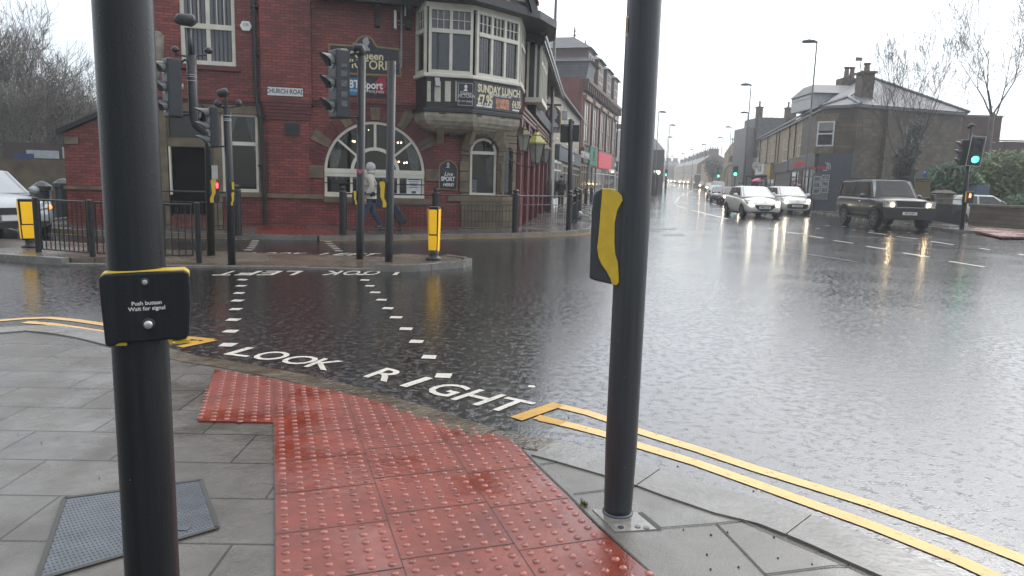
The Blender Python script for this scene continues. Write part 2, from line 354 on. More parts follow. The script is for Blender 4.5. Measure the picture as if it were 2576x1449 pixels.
BLACK = mk('black_paint', (0.009, 0.011, 0.013), 0.3, var=0.3, scale=9)
POLE = mk('pole_paint', (0.009, 0.011, 0.013), 0.38, var=0.45, scale=5, bump=0.06, bscale=150)
PLAST = mk('dark_plastic', (0.02, 0.024, 0.027), 0.35, var=0.2)
def mk_worn(name, c, under, rough, lo=.56, hi=.62, scale=26):
    mt, N, L, B = nodes(name); tc = N.new('ShaderNodeTexCoord'); n1 = N.new('ShaderNodeTexNoise'); n1.inputs['Scale'].default_value = scale; n1.inputs['Detail'].default_value = 9; n1.inputs['Roughness'].default_value = .75; L.new(tc.outputs['Object'], n1.inputs['Vector'])
    r = N.new('ShaderNodeMapRange'); r.inputs['From Min'].default_value = lo; r.inputs['From Max'].default_value = hi; L.new(n1.outputs[0], r.inputs['Value'])
    n2 = N.new('ShaderNodeTexNoise'); n2.inputs['Scale'].default_value = 3; n2.inputs['Detail'].default_value = 4; L.new(tc.outputs['Object'], n2.inputs['Vector']); v = N.new('ShaderNodeMapRange'); v.inputs['To Min'].default_value = .72; v.inputs['To Max'].default_value = 1.2; L.new(n2.outputs[0], v.inputs['Value'])
    m0 = N.new('ShaderNodeMix'); m0.data_type = 'RGBA'; m0.blend_type = 'MULTIPLY'; m0.inputs[0].default_value = 1; m0.inputs[6].default_value = c + (1,); L.new(v.outputs[0], m0.inputs[7])
    mx = N.new('ShaderNodeMix'); mx.data_type = 'RGBA'; mx.inputs[7].default_value = under + (1,); L.new(m0.outputs[2], mx.inputs[6]); L.new(r.outputs[0], mx.inputs[0]); L.new(mx.outputs[2], B.inputs['Base Color'])
    bp = N.new('ShaderNodeBump'); bp.inputs['Strength'].default_value = .9; bp.inputs['Distance'].default_value = .006; L.new(n1.outputs[0], bp.inputs['Height']); L.new(bp.outputs[0], B.inputs['Normal']); B.inputs['Roughness'].default_value = rough; MATS[name] = mt; return mt
def mk_pole(name, c, c2):
    mt, N, L, B = nodes(name); tc = N.new('ShaderNodeTexCoord'); mp = N.new('ShaderNodeMapping'); mp.inputs['Scale'].default_value = (38, 38, 1.3); L.new(tc.outputs['Object'], mp.inputs[0])
    n1 = N.new('ShaderNodeTexNoise'); n1.inputs['Scale'].default_value = 1; n1.inputs['Detail'].default_value = 6; n1.inputs['Roughness'].default_value = .7; L.new(mp.outputs[0], n1.inputs['Vector'])
    r = N.new('ShaderNodeMapRange'); r.inputs['From Min'].default_value = .35; r.inputs['From Max'].default_value = .7; L.new(n1.outputs[0], r.inputs['Value'])
    mx = N.new('ShaderNodeMix'); mx.data_type = 'RGBA'; mx.inputs[6].default_value = c + (1,); mx.inputs[7].default_value = c2 + (1,); L.new(r.outputs[0], mx.inputs[0])
    n2 = N.new('ShaderNodeTexNoise'); n2.inputs['Scale'].default_value = 55; n2.inputs['Detail'].default_value = 2; L.new(tc.outputs['Object'], n2.inputs['Vector'])
    ch = N.new('ShaderNodeMapRange'); ch.inputs['From Min'].default_value = .785; ch.inputs['From Max'].default_value = .80; L.new(n2.outputs[0], ch.inputs['Value'])
    m2 = N.new('ShaderNodeMix'); m2.data_type = 'RGBA'; m2.inputs[7].default_value = (.3, .3, .29, 1); L.new(mx.outputs[2], m2.inputs[6]); L.new(ch.outputs[0], m2.inputs[0]); L.new(m2.outputs[2], B.inputs['Base Color'])
    rr = N.new('ShaderNodeMapRange'); rr.inputs['To Min'].default_value = .22; rr.inputs['To Max'].default_value = .5; L.new(n1.outputs[0], rr.inputs['Value']); L.new(rr.outputs[0], B.inputs['Roughness'])
    vo = N.new('ShaderNodeTexVoronoi'); vo.inputs['Scale'].default_value = 85; L.new(tc.outputs['Object'], vo.inputs['Vector']); dr = N.new('ShaderNodeMapRange'); dr.inputs['From Min'].default_value = .12; dr.inputs['From Max'].default_value = .32; dr.inputs['To Min'].default_value = 1; dr.inputs['To Max'].default_value = 0; L.new(vo.outputs['Distance'], dr.inputs['Value'])
    bp = N.new('ShaderNodeBump'); bp.inputs['Strength'].default_value = .25; bp.inputs['Distance'].default_value = .002; L.new(dr.outputs[0], bp.inputs['Height']); L.new(bp.outputs[0], B.inputs['Normal']); B.inputs['Specular IOR Level'].default_value = .3; return mt
POLEN = mk_pole('near_pole_paint', (0.008, 0.0095, 0.011), (0.018, 0.02, 0.022)); POLER = mk_pole('right_pole_glare', (0.034, 0.038, 0.042), (0.055, 0.058, 0.062))  # right pole greyed: veiling glare is put into its colour
GREYPL = mk('grey_plastic', (0.042, 0.046, 0.052), 0.4, var=0.12)
YEL = mk('yellow_plastic', (0.62, 0.42, 0.03), 0.35, var=0.1, scale=30)
YELR = mk('reflective_yellow', (0.9, 0.52, 0.015), 0.3, var=0.08, emis=0.22, ecol=(0.9, 0.48, 0.01))  # faint emission stands in for light thrown back by the panels
CHROME = mk('chrome', (0.6, 0.6, 0.6), 0.2, metal=1.0, var=0.05)
WHITEP = mk('white_paint', (0.72, 0.72, 0.68), 0.5, var=0.12)
CREAM = mk('cream_paint', (0.62, 0.60, 0.51), 0.5, var=0.12, scale=3)
GALV = mk('galvanised', (0.3, 0.31, 0.32), 0.4, metal=0.6, var=0.15)
BRICK = mk_brick('red_brick', (0.255, 0.052, 0.042), (0.15, 0.03, 0.026), (0.05, 0.022, 0.019), bw=0.235, bh=0.078, ms=0.009, bump=0.8, stain=0.45, sscale=0.7)
BRICKTRIM = mk('brick_trim', (0.105, 0.02, 0.021), 0.4, var=0.3, scale=8, bump=0.3, bscale=25)
BRICK2 = mk_brick('street_brick', (0.22, 0.055, 0.045), (0.16, 0.045, 0.038), (0.12, 0.09, 0.08), stain=0.2)
STONE = mk('sandstone', (0.135, 0.105, 0.066), 0.6, var=0.4, scale=3.0, bump=0.4, bscale=30)
STONEW = mk_brick('sandstone_blocks', (0.17, 0.135, 0.09), (0.115, 0.092, 0.062), (0.06, 0.05, 0.038), bw=0.6, bh=0.3, ms=0.012, rough=0.7, stain=0.4, sscale=0.9)
DSTONE = mk_brick('dark_stone_blocks', (0.12, 0.09, 0.055), (0.06, 0.048, 0.033), (0.04, 0.034, 0.027), bw=0.55, bh=0.28, ms=0.012, rough=0.6, stain=0.6, sscale=0.8)
BLACKW = mk('black_timber', (0.018, 0.02, 0.022), 0.5, var=0.3)
SLATE = mk_brick('wet_slate', (0.15, 0.155, 0.165), (0.11, 0.115, 0.125), (0.06, 0.06, 0.065), bw=0.3, bh=0.22, ms=0.012, rough=0.55, stain=0.15)
TILE = mk_brick('red_tile', (0.28, 0.06, 0.04), (0.2, 0.045, 0.032), (0.35, 0.3, 0.28), bw=0.2, bh=0.24, ms=0.03, rough=0.3, stain=0.15)
GLASS = mk_glass('window_glass', (0.62, 0.66, 0.68), 0.03, 0.02)
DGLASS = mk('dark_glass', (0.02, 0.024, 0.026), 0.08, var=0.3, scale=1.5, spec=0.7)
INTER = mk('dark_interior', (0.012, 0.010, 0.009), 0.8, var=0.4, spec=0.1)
# ------------------------------------------------------------------ ROAD and GROUND
ASPH = mk_wet('wet_asphalt', (0.010, 0.009, 0.0085), (0.02, 0.0185, 0.018), puddle=(0.34, 0.62), r_wet=0.05, r_dry=0.16, bump=0.25, bs=75, rip=0.8, rdist=0.0105, rsc=62.0, spec=1.0, ior=1.68, mask=15.0, pscale=0.55)
PAVE = mk_wet('wet_paving', (0.072, 0.064, 0.053), (0.13, 0.12, 0.104), puddle=(0.42, 0.56), r_wet=0.07, r_dry=0.36, bump=0.5, bs=140, slabs=(0.62, 0.41, 0.5), rot=math.radians(-1.5), off=(0.1, 0.164), rip=0.2, pscale=1.1)
PAVER = mk_wet('wet_paving_right', (0.092, 0.086, 0.074), (0.14, 0.133, 0.12), puddle=(0.36, 0.5), r_wet=0.07, r_dry=0.36, bump=0.5, bs=140, rip=0.12, pscale=1.6)
FPAVE = mk_wet('far_paving', (0.09, 0.08, 0.075), (0.13, 0.12, 0.11), puddle=(0.35, 0.6), r_wet=0.06, r_dry=0.3, bump=0.35, bs=60, slabs=(0.9, 0.6, 0.5), rot=math.radians(-20), rip=0.3)
KERB = mk_wet('kerb_stone', (0.05, 0.037, 0.023), (0.115, 0.092, 0.064), puddle=(0.3, 0.65), r_wet=0.06, r_dry=0.3, bump=0.9, bs=45, rip=0.5, pscale=1.5)
KERBG = mk_wet('kerb_grey', (0.12, 0.115, 0.105), (0.19, 0.18, 0.165), puddle=(0.35, 0.55), r_wet=0.1, r_dry=0.35, bump=0.9, bs=35, rip=0.3, pscale=1.3)
TACT = mk_wet('tactile_red', (0.125, 0.018, 0.009), (0.22, 0.036, 0.016), puddle=(0.38, 0.52), r_wet=0.03, r_dry=0.36, bump=0.3, bs=120, rip=0.12, spec=0.5, pscale=1.3)
TACTW = mk('worn_blister', (0.25, 0.075, 0.055), 0.2, var=0.5, scale=14)
TACTF = mk_wet('tactile_red_far', (0.20, 0.04, 0.03), (0.26, 0.055, 0.04), puddle=(0.3, 0.6), r_wet=0.12, r_dry=0.35, bump=0.3, bs=60, slabs=(0.12, 0.12, 0.0), rip=0.2)
RWHITE = mk_worn('road_white', (0.60, 0.57, 0.50), (0.10, 0.09, 0.08), 0.3)
RYELL = mk_worn('road_yellow', (0.74, 0.46, 0.15), (0.14, 0.10, 0.06), 0.2, .57, .66)  # yellow raised paler so the wet sheen sits in the colour
RYELL2 = mk_worn('road_yellow_tip', (0.50, 0.27, 0.02), (0.12, 0.08, 0.03), 0.3, .57, .66)

def struct(o): o['kind'] = 'structure'; return o
# one terrain sheet reaching the horizon
ys = [-25, 0, 10, 20, 30, 40, 50, 54, 58, 62, 66, 70, 80, 100, 130, 170, 220, 300, 420, 600, 900, 1500]
xs = [-900, -300, -100, -40, -15, 0, 10, 20, 30, 45, 60, 90, 140, 300, 900]
mb = MB()
for y in ys:
    for x in xs: mb.v.append((x, y, terrain(min(y, 420))))
for j in range(len(ys) - 1):
    for i in range(len(xs) - 1):
        a = j * len(xs) + i; mb.f.append([a, a + 1, a + len(xs) + 1, a + len(xs)]); mb.mi.append(0)
struct(mb.build('road', ASPH, smooth=True))

def slab(name, pts, z0, z1, mat, kerb=None, kmat=None, kw=0.14):
    o = MB().prismxy([(p[0], p[1]) for p in pts], z0, z1).build(name, mat); struct(o); return o
def D(lst, z=0.0): return [tuple(G(a, b, z)[:2]) for a, b in lst]

# near pavement: bounded by the kerb curve
kerb_out = D([(0, 826), (60, 822), (120, 820), (187, 826), (262, 838), (350, 858), (430, 878), (500, 897), (600, 912), (700, 930), (800, 950), (900, 975), (1000, 1003), (1100, 1035), (1200, 1068), (1290, 1095),
              (1400, 1112), (1520, 1143), (1620, 1172), (1700, 1195), (1800, 1232), (1950, 1268), (2100, 1320), (2300, 1405), (2480, 1480), (2560, 1560)], 0.02)
far_left = [(-5.6, 6.2), (-7.5, 5.2), (-12, 3.5), (-14, -6)]
poly = far_left[::-1] + kerb_out + [(2.6, -6)]
slab('pavement', poly, -0.1, 0.02, PAVE)
# dark joints / irregular flags right of the tactile strip
mb = MB()
rp = D([(1300, 1118), (1436, 1160), (1514, 1181), (1629, 1213), (1850, 1304), (1868, 1313), (2085, 1406), (2180, 1449), (2300, 1520), (2340, 1640), (1700, 1640), (1640, 1449), (1510, 1330), (1430, 1255), (1350, 1180)], 0.02)
slab('pavement_flags', rp, 0.0, 0.024, PAVER)
JO = mk('joint_dirt', (0.03, 0.028, 0.022), 0.6, var=0.5, scale=30)
mb = MB()
for a in ([(1358, 1171), (1436, 1160)], [(1442, 1246), (1520, 1236), (1600, 1225), (1630, 1212)], [(1590, 1335), (1657, 1332), (1802, 1320), (1868, 1313)], [(1802, 1320), (1860, 1380), (1925, 1449), (1990, 1520)], [(1925, 1449), (2097, 1427), (2141, 1428)],
          [(1300, 1120), (1436, 1161), (1514, 1182), (1629, 1214), (1740, 1262), (1850, 1304), (1868, 1314), (1980, 1362), (2085, 1406), (2180, 1449)], [(1850, 1304), (1951, 1266)], [(1590, 1222), (1690, 1193)], [(1300, 1120), (1360, 1180), (1430, 1247), (1510, 1330), (1600, 1410), (1645, 1452)]):
    mb.strip(D(a, 0.02), 0.008, 0.0285)
struct(mb.build('paving_joints', JO, fix=False))

# kerb stones, each one its own slightly proud block inside one kerb mesh
def kerbrun(name, outer, width, z1, mat, blk=0.9, gap=0.006, side=1, z0=-0.05):
    P = [Vector(p) for p in outer]; acc = [0]
    for i in range(1, len(P)): acc.append(acc[-1] + (P[i] - P[i - 1]).length)
    def pt(s):
        for i in range(1, len(P)):
            if s <= acc[i] or i == len(P) - 1:
                t = (s - acc[i - 1]) / max(1e-6, acc[i] - acc[i - 1]); d = (P[i] - P[i - 1]).normalized(); return P[i - 1] + (P[i] - P[i - 1]) * t, Vector((-d.y, d.x)) * side
    mb = MB(); s = 0
    while s < acc[-1] - 0.05:
        e = min(acc[-1], s + blk * random.uniform(0.85, 1.15)); n = 4; lo = []; hi = []
        dz = random.uniform(-0.003, 0.004)
        for k in range(n + 1):
            q, nn = pt(s + (e - gap - s) * k / n); lo.append(q); hi.append(q - nn * (width + random.uniform(-0.006, 0.006)))
        for k in range(n):
            a, b, c, d = lo[k], lo[k + 1], hi[k + 1], hi[k]; t = [terrain(v.y) for v in (a, b, c, d)]
            mb.hexa([(v.x, v.y, z0 + h) for v, h in zip((a, b, c, d), t)], [(v.x, v.y, z1 + dz + h) for v, h in zip((a, b, c, d), t)])
        s = e
    return struct(mb.build(name, mat))
kerbrun('kerb', kerb_out[6:17], 0.19, 0.027, KERB, side=1)
kerbrun('kerb', kerb_out[:7], 0.26, 0.03, KERBG, side=1)
kerbrun('kerb', kerb_out[16:], 0.27, 0.031, KERBG, side=1, blk=0.75)

# tactile slabs with blisters, one continuous sheet of 0.4 m flags
TA = math.atan2(0.947, -0.32); tu = Vector((0.947, 0.32)).normalized(); tv = Vector((-0.32, 0.947)).normalized()
O0 = Vector(G(690, 1100, 0.02)[:2]); TW, TH_ = 0.465, 0.395
tp = [Vector(p) for p in D([(540, 932), (620, 946), (700, 960), (780, 974), (860, 991), (960, 1016), (1060, 1045), (1200, 1083), (1285, 1112), (1310, 1132), (1345, 1175), (1425, 1252), (1505, 1334), (1595, 1414), (1640, 1452), (1720, 1560), (693, 1560), (692, 1449), (688, 1066), (500, 1062)], 0.02)]
def inside(p, poly):
    c = False; n = len(poly)
    for i in range(n):
        a, b = poly[i], poly[(i + 1) % n]
        if (a.y > p.y) != (b.y > p.y) and p.x < (b.x - a.x) * (p.y - a.y) / (b.y - a.y) + a.x: c = not c
    return c
struct(MB().prismxy([(p.x, p.y) for p in tp], 0.0, 0.030).build('tactile_paving', TACT))
mb = MB(); jm = MB()
for i in range(-3, 9):
    for j in range(-9, 12):
        c0 = O0 + tu * (i * TW) + tv * (j * TH_)
        for a in range(6):
            for b in range(6):
                c = c0 + tu * ((a + 0.5) * TW / 6) + tv * ((b + 0.5) * TH_ / 6)
                if inside(c, tp) and c.y > 1.6:
                    bb = len(mb.v); n = 10
                    for r, z in ((0.0175, 0.0295), (0.0152, 0.0335), (0.010, 0.0355)):
                        for k in range(n): mb.v.append((c.x + r * math.cos(k * 0.6283), c.y + r * math.sin(k * 0.6283), z))
                    for q in range(2):
                        for k in range(n): mb.f.append([bb + q * n + k, bb + q * n + (k + 1) % n, bb + (q + 1) * n + (k + 1) % n, bb + (q + 1) * n + k]); mb.mi.append(0)
                    mb.f.append([bb + 2 * n + k for k in range(n)]); mb.mi.append(0)
struct(mb.build('tactile_blisters', TACTW, smooth=True, fix=False))
def clipline(a, b):
    out = []; n = 60; run = []
    for k in range(n + 1):
        p = a + (b - a) * k / n
        if inside(p, tp): run.append(p)
        else:
            if len(run) > 1: out.append(run)
            run = []
    if len(run) > 1: out.append(run)
    return out
for i in range(-3, 9):
    a = O0 + tu * (i * TW) - tv * 4
    for r in clipline(a, a + tv * 9): jm.strip(r, 0.0038, 0.0312)
for i in range(-3, 9):
    for j in range(-9, 12):
        a = O0 + tu * (i * TW) + tv * (j * TH_ + (0.06 if i % 2 else 0.0))
        for r in clipline(a, a + tu * TW): jm.strip(r, 0.0035 + 0.004 * random.random(), 0.0312)
struct(jm.build('tactile_joints', JO, fix=False))

# steel access cover in the left paving
cov = D([(163, 1256), (505, 1210), (548, 1330), (92, 1449 + 14)], 0.02)
t = thing('access_cover', 'grey patterned steel access cover set in the paving behind the near left pole', 'manhole cover', T(cov[0][0], cov[0][1], 0.02))
COVM = mk('cover_steel', (0.075, 0.085, 0.098), 0.3, metal=0.35, var=0.25, scale=12)
c4 = [Vector(p) for p in cov]; ctr = sum(c4, Vector((0, 0))) / 4
MB().prismxy([(p.x, p.y) for p in c4], 0.0, 0.026).build('cover_plate', COVM, t, Matrix())
mb = MB()
for k in range(4):
    a, b = c4[k], c4[(k + 1) % 4]; mb.strip([a, b], 0.02, 0.0285)
mb.build('frame', mk('cover_edge', (0.05, 0.05, 0.045), 0.5, metal=0.3), t, Matrix(), fix=False)
mb = MB(); nU, nV = 42, 26
for i in range(nU):
    for j in range(nV):
        u, v = (i + 0.5 + 0.5 * (j % 2)) / (nU + 0.5), (j + 0.5) / nV
        if u > 0.97: continue
        p = (c4[0] * (1 - u) + c4[1] * u) * (1 - v) + (c4[3] * (1 - u) + c4[2] * u) * v
        e1 = Vector((0.006, 0.002)) if (i + j) % 2 else Vector((0.006, -0.002)); e2 = Vector((-e1.y, e1.x)) * 0.45
        mb.add([(p.x - e1.x, p.y - e1.y, 0.026), (p.x + e2.x, p.y + e2.y, 0.026), (p.x + e1.x, p.y + e1.y, 0.026), (p.x - e2.x, p.y - e2.y, 0.026), (p.x, p.y, 0.029)], [(0, 3, 4), (3, 2, 4), (2, 1, 4), (1, 0, 4)])
mb.build('tread_pattern', mk('cover_tread', (0.06, 0.07, 0.08), 0.4, metal=0.3), t, Matrix())
mb = MB()
for (x, y) in ((200, 1354), (740 - 3, 1310)):
    pass
for (x, y) in ((199, 1354), (493, 1309)):
    p = G(x, y, 0.026); mb.box(p.x - 0.03, p.x - 0.02, p.y - 0.012, p.y + 0.018, 0.0262, 0.0275); mb.box(p.x + 0.012, p.x + 0.022, p.y - 0.012, p.y + 0.018, 0.0262, 0.0275); mb.box(p.x - 0.02, p.x + 0.012, p.y - 0.012, p.y - 0.006, 0.0262, 0.0275)
pass
p = G(440, 1329, 0.026); MB().box(p.x - 0.1, p.x + 0.06, p.y - 0.02, p.y + 0.02, 0.0262, 0.0292).build('name_plate', COVM, t, Matrix())

# small water stop cover beside the right pole
t = thing('stop_tap_cover', 'small metal utility cover at the foot of the near right pole', 'manhole cover', T(0.53, 2.8, 0.024))
cc = [Vector(p) for p in D([(1490, 1283), (1610, 1292), (1660, 1333), (1548, 1340)], 0.024)]
MB().prismxy([(p.x, p.y) for p in cc], 0.0, 0.029).build('plate', mk('wet_metal_cover', (0.22, 0.21, 0.19), 0.12, var=0.3, scale=20), t, Matrix())
mb = MB()
for (x, y) in ((1562, 1327), (1604, 1325), (1626, 1328)):
    p = G(x, y, 0.029); mb.lathe([(0.013, 0.029), (0.013, 0.032), (0.008, 0.032)], 12, (p.x, p.y, 0))
explode(mb.build('bolt', COVM, t, Matrix()))
mb = MB(); mb.strip([cc[1], cc[2]], 0.025, 0.0305); mb.build('edge_gap', JO, t, Matrix(), fix=False)

# ------------------------------------------------------------------ traffic island, far pavements
def island(name, pts, z, mat):
    return slab(name, pts, -0.05, z, mat)
IS = [(-13, 12.2), (-10, 11.85), (-8.2, 11.6), (-6.7, 11.2), (-5.6, 11.28), (-3.84, 11.5), (-2.1, 11.6), (-2.0, 13.2), (-4, 13.35), (-7, 13.5), (-10, 13.9), (-13, 14.4)]
ISLM = mk_wet('island_paving', (0.12, 0.095, 0.07), (0.17, 0.14, 0.11), puddle=(0.35, 0.6), r_wet=0.06, r_dry=0.3, bump=0.5, bs=70, slabs=(0.6, 0.6, 0.5), rip=0.3, rot=0.1)
island('traffic_island', IS, 0.03, ISLM)
island('traffic_island_end', [(-2.15, 11.56), (-1.75, 11.5), (-0.92, 12.35), (-0.9, 12.75), (-1.35, 13.05), (-2.05, 13.25), (-2.2, 13.0)], 0.10, ISLM)
island('traffic_island_end', [(-13, 12.15), (-10, 11.8), (-8.2, 11.55), (-7.0, 11.2), (-6.6, 11.35), (-6.8, 13.4), (-10, 13.95), (-13, 14.45)], 0.10, ISLM)
kerbrun('island_kerb', [(-2.2, 11.5), (-1.72, 11.46), (-0.88, 12.32), (-0.86, 12.78), (-1.3, 13.1)], 0.14, 0.112, KERBG, side=1)
kerbrun('island_kerb', [(-13, 12.1), (-10, 11.75), (-8.2, 11.5), (-7.0, 11.13)], 0.14, 0.112, KERBG, side=1)
kerbrun('island_kerb', [(-7.0, 11.13), (-5.6, 11.22), (-3.84, 11.44), (-2.2, 11.5)], 0.14, 0.035, KERBG, side=1)

# pub side pavement, with its kerb running round the corner into the street
pk = [(-13.5, 24.0), (-12.9, 20.5), (-12.3, 17.8), (-11.4, 16.9), (-9.5, 16.5), (-6.1, 16.62), (-4.6, 16.75), (-3.4, 17.25), (-1.97, 18.25), (-0.6, 18.95), (0.5, 19.75), (1.6, 20.9), (2.2, 22.0), (2.55, 23.6), (2.9, 27), (3.4, 33), (4.3, 41), (6.0, 53), (9.0, 66), (13.2, 82), (20.5, 108), (22.9, 114)]
back = [(21.0, 118), (10, 80), (4, 60), (-2, 50), (-20, 45), (-20, 24)]
def terslab(name, left, right, z0, z1, mat):
    """strip between two matched polylines following the terrain"""
    mb = MB()
    for i in range(len(left) - 1):
        q = [left[i], right[i], right[i + 1], left[i + 1]]; t = [terrain(p[1]) for p in q]
        mb.hexa([(p[0], p[1], z0 + h) for p, h in zip(q, t)], [(p[0], p[1], z1 + h) for p, h in zip(q, t)])
    return struct(mb.build(name, mat))
slab('pub_pavement', pk[:15] + [(-1, 28), (-8, 26.5), (-14, 25)], -0.05, 0.10, FPAVE)
terslab('street_pavement', [(-0.4, 26.9), (0.2, 33), (1.2, 41), (3.2, 53), (5.8, 66), (10.2, 82), (17.4, 108), (19.9, 114)], pk[14:], -0.05, 0.102, FPAVE)
kerbrun('pub_kerb', pk[:4], 0.15, 0.108, KERBG, side=1, blk=0.9)
kerbrun('pub_kerb', pk[3:7], 0.15, 0.108, KERBG, side=1, blk=0.9)
kerbrun('pub_kerb', pk[6:], 0.15, 0.108, KERBG, side=1, blk=0.9)
# red tactile at the pub side crossing
tf = D([(650, 570), (765, 571), (770, 578), (845, 581), (850, 590), (642, 589)], 0.1)
slab('tactile_paving', tf, 0.05, 0.106, TACTF)
# right hand pavement
rk = [(22.5, 27.0), (20.4, 27.6), (18.2, 27.0), (17.2, 27.6), (17.4, 29.5), (18.0, 34), (18.7, 41), (19.4, 48), (21.5, 58), (24.8, 74), (33, 112), (41, 150), (51, 190), (66, 260), (80, 330)]
rb = [(23, 30), (25, 32), (25, 33), (25, 34), (25, 36), (25, 39), (25, 44), (26, 50), (27, 58), (30, 74), (38, 112), (46, 150), (57, 190), (74, 260), (88, 330)]
terslab('right_pavement', rk[::-1], rb[::-1], -0.05, 0.10, FPAVE)
struct(MB().prismxy([(22.5, 27.2), (60, 20), (60, 45), (23.5, 45), (24.8, 33)], -0.05, 0.098).build('right_pavement', FPAVE))
kerbrun('right_kerb', rk, 0.15, 0.108, KERBG, side=-1, blk=0.95)
tf = D([(2432, 577), (2460, 572), (2600, 583), (2600, 596), (2520, 595)], 0.1)
slab('tactile_paving', tf, 0.05, 0.106, TACTF)
# left kerb of the far street and the area beyond
terslab('far_pavement', [(18, 112), (24, 140), (33, 180), (48, 250), (60, 330)], [(22.9, 114), (30, 142), (40, 182), (56, 252), (70, 330)], -0.05, 0.1, FPAVE)

# ------------------------------------------------------------------ MARKINGS
def glyph(ch, bl, br, tl, mb, z=0.004, bold=0.0):
    cu = bpy.data.curves.new('g', 'FONT'); cu.body = ch; cu.size = 1.0; cu.resolution_u = 3; cu.offset = bold
    tmp = bpy.data.objects.new('g', cu); COL.objects.link(tmp); dg = bpy.context.evaluated_depsgraph_get(); dg.update()
    me = bpy.data.meshes.new_from_object(tmp.evaluated_get(dg)); bpy.data.objects.remove(tmp); bpy.data.curves.remove(cu)
    xs_ = [v.co.x for v in me.vertices]; ys_ = [v.co.y for v in me.vertices]; x0, x1, y0, y1 = min(xs_), max(xs_), min(ys_), max(ys_)
    A, Bv, Cv = Vector(bl), Vector(br) - Vector(bl), Vector(tl) - Vector(bl)
    vs = []
    for v in me.vertices:
        s_, t_ = (v.co.x - x0) / (x1 - x0), (v.co.y - y0) / (y1 - y0); p = A + Bv * s_ + Cv * t_; vs.append((p.x, p.y, z))
    mb.add(vs, [list(p.vertices) for p in me.polygons]); bpy.data.meshes.remove(me)
mb = MB()
for ch, a, b, c in (('L', (561, 892), (619, 899), (624, 874)), ('O', (619, 900), (684, 910), (684, 882)), ('O', (690, 910), (754, 921), (756, 893)), ('K', (763, 923), (822, 933), (815, 902)),
                    ('R', (913, 948), (973, 962), (973, 926)), ('I', (1004, 971), (1022, 975), (1072, 949)), ('G', (1057, 984), (1121, 1001), (1129, 962)), ('H', (1132, 1005), (1202, 1022), (1206, 980)), ('T', (1210, 1025), (1284, 1042), (1277, 999))):
    glyph(ch, *[G(*q)[:2] for q in (a, b, c)], mb, bold=0.012)
struct(mb.build('look_right_marking', RWHITE))
def words(s, p0, p1, h, mb, bold=0.01):
    """letters along p0->p1 (baseline, world), height vector h"""
    n = len(s); P0, P1 = Vector(p0), Vector(p1); st = (P1 - P0) / n
    for i, ch in enumerate(s):
        if ch == ' ': continue
        a = P0 + st * (i + 0.1); b = a + st * 0.8
        if ch == 'I': b = a + st * 0.2
        glyph(ch, a, b, a + Vector(h), mb, bold=bold)
mb = MB()
a, b = G(1016, 681.5), G(562, 682); words('LOOK LEFT', a[:2], b[:2], (0.0, -0.52), mb); struct(mb.build('look_left_marking', RWHITE))
mb = MB(); a, b = G(598, 640.5), G(940, 643.5); words('LOOK LEFT', (a.x, a.y), (b.x, b.y), (0.1, 0.45), mb); struct(mb.build('look_left_marking', RWHITE))
mb = MB(); a, b = G(870, 600.5), G(560, 598.5); words('LOOK RIGHT', (a.x, a.y), (b.x, b.y), (0.05, -0.3), mb); struct(mb.build('look_right_marking', RWHITE))
mb = MB()
Z1 = lambda x, y: (x * 0.3125, 644 + y * 0.3125); Z2 = lambda x, y: (805 + x * 0.3125, 644 + y * 0.3125)
for (x, y) in [Z1(*q) for q in ((1958, 148), (1952, 193), (1938, 242), (1925, 300), (1912, 361), (1897, 430), (1878, 515), (1857, 608), (1835, 717))] + [Z2(*q) for q in ((325, 150), (360, 195), (400, 242), (445, 294), (495, 354), (548, 422), (613, 496), (692, 588), (775, 690), (880, 815), (995, 966))]:
    p = G(x, y); s_ = 0.062; j = lambda: random.uniform(-0.007, 0.007)
    mb.add([(p.x - s_ + j(), p.y - s_ + j(), 0.004), (p.x + s_ + j(), p.y - s_ + j(), 0.004), (p.x + s_ + j(), p.y + s_ + j(), 0.004), (p.x - s_ + j(), p.y + s_ + j(), 0.004)], [(0, 1, 2, 3)])
for (x, y) in ((624.6, 628.8), (631, 623.6), (635, 618.8), (638, 614), (640, 609), (643, 605), (820, 604), (825, 608), (829.5, 612.5), (835, 617), (840.5, 621.5), (846, 626), (852, 631)):
    p = G(x, y); mb.box(p.x - 0.075, p.x + 0.075, p.y - 0.04, p.y + 0.04, 0.001, 0.004)
p = G(1337, 973); mb.lathe([(0.028, 0.001), (0.028, 0.004)], 12, (p.x, p.y, 0))
struct(mb.build('crossing_studs', RWHITE))

mb = MB()
for a in ([(1405, 1022), (1480, 1040), (1540, 1060), (1610, 1087), (1760, 1133), (1900, 1180), (2050, 1226), (2185, 1268), (2300, 1308), (2415, 1347), (2576, 1410), (2700, 1470)],
          [(1360, 1054), (1440, 1072), (1520, 1093), (1610, 1122.6), (1750, 1165), (1900, 1218), (2047, 1271), (2200, 1326), (2415, 1412), (2550, 1475), (2640, 1540)]):
    mb.strip(D(a), 0.088, 0.0045)
struct(mb.build('double_yellow_line', RYELL, fix=False))
mb = MB(); mb.strip(D([(1298, 1055), (1405, 1018)]), 0.1, 0.006); mb.strip(D([(1350, 1050), (1415, 1066)]), 0.088, 0.0055); struct(mb.build('yellow_line_end', RYELL2, fix=False))
mb = MB()
for a in ([(-60, 812), (0, 807), (62, 802), (122, 800), (187, 806), (262, 817), (350, 832), (430, 845)], [(62, 811), (120, 815), (156, 820), (200, 827), (262, 836), (350, 852), (410, 863)]):
    mb.strip(D(a), 0.095, 0.0045)
struct(mb.build('double_yellow_line', RYELL, fix=False))
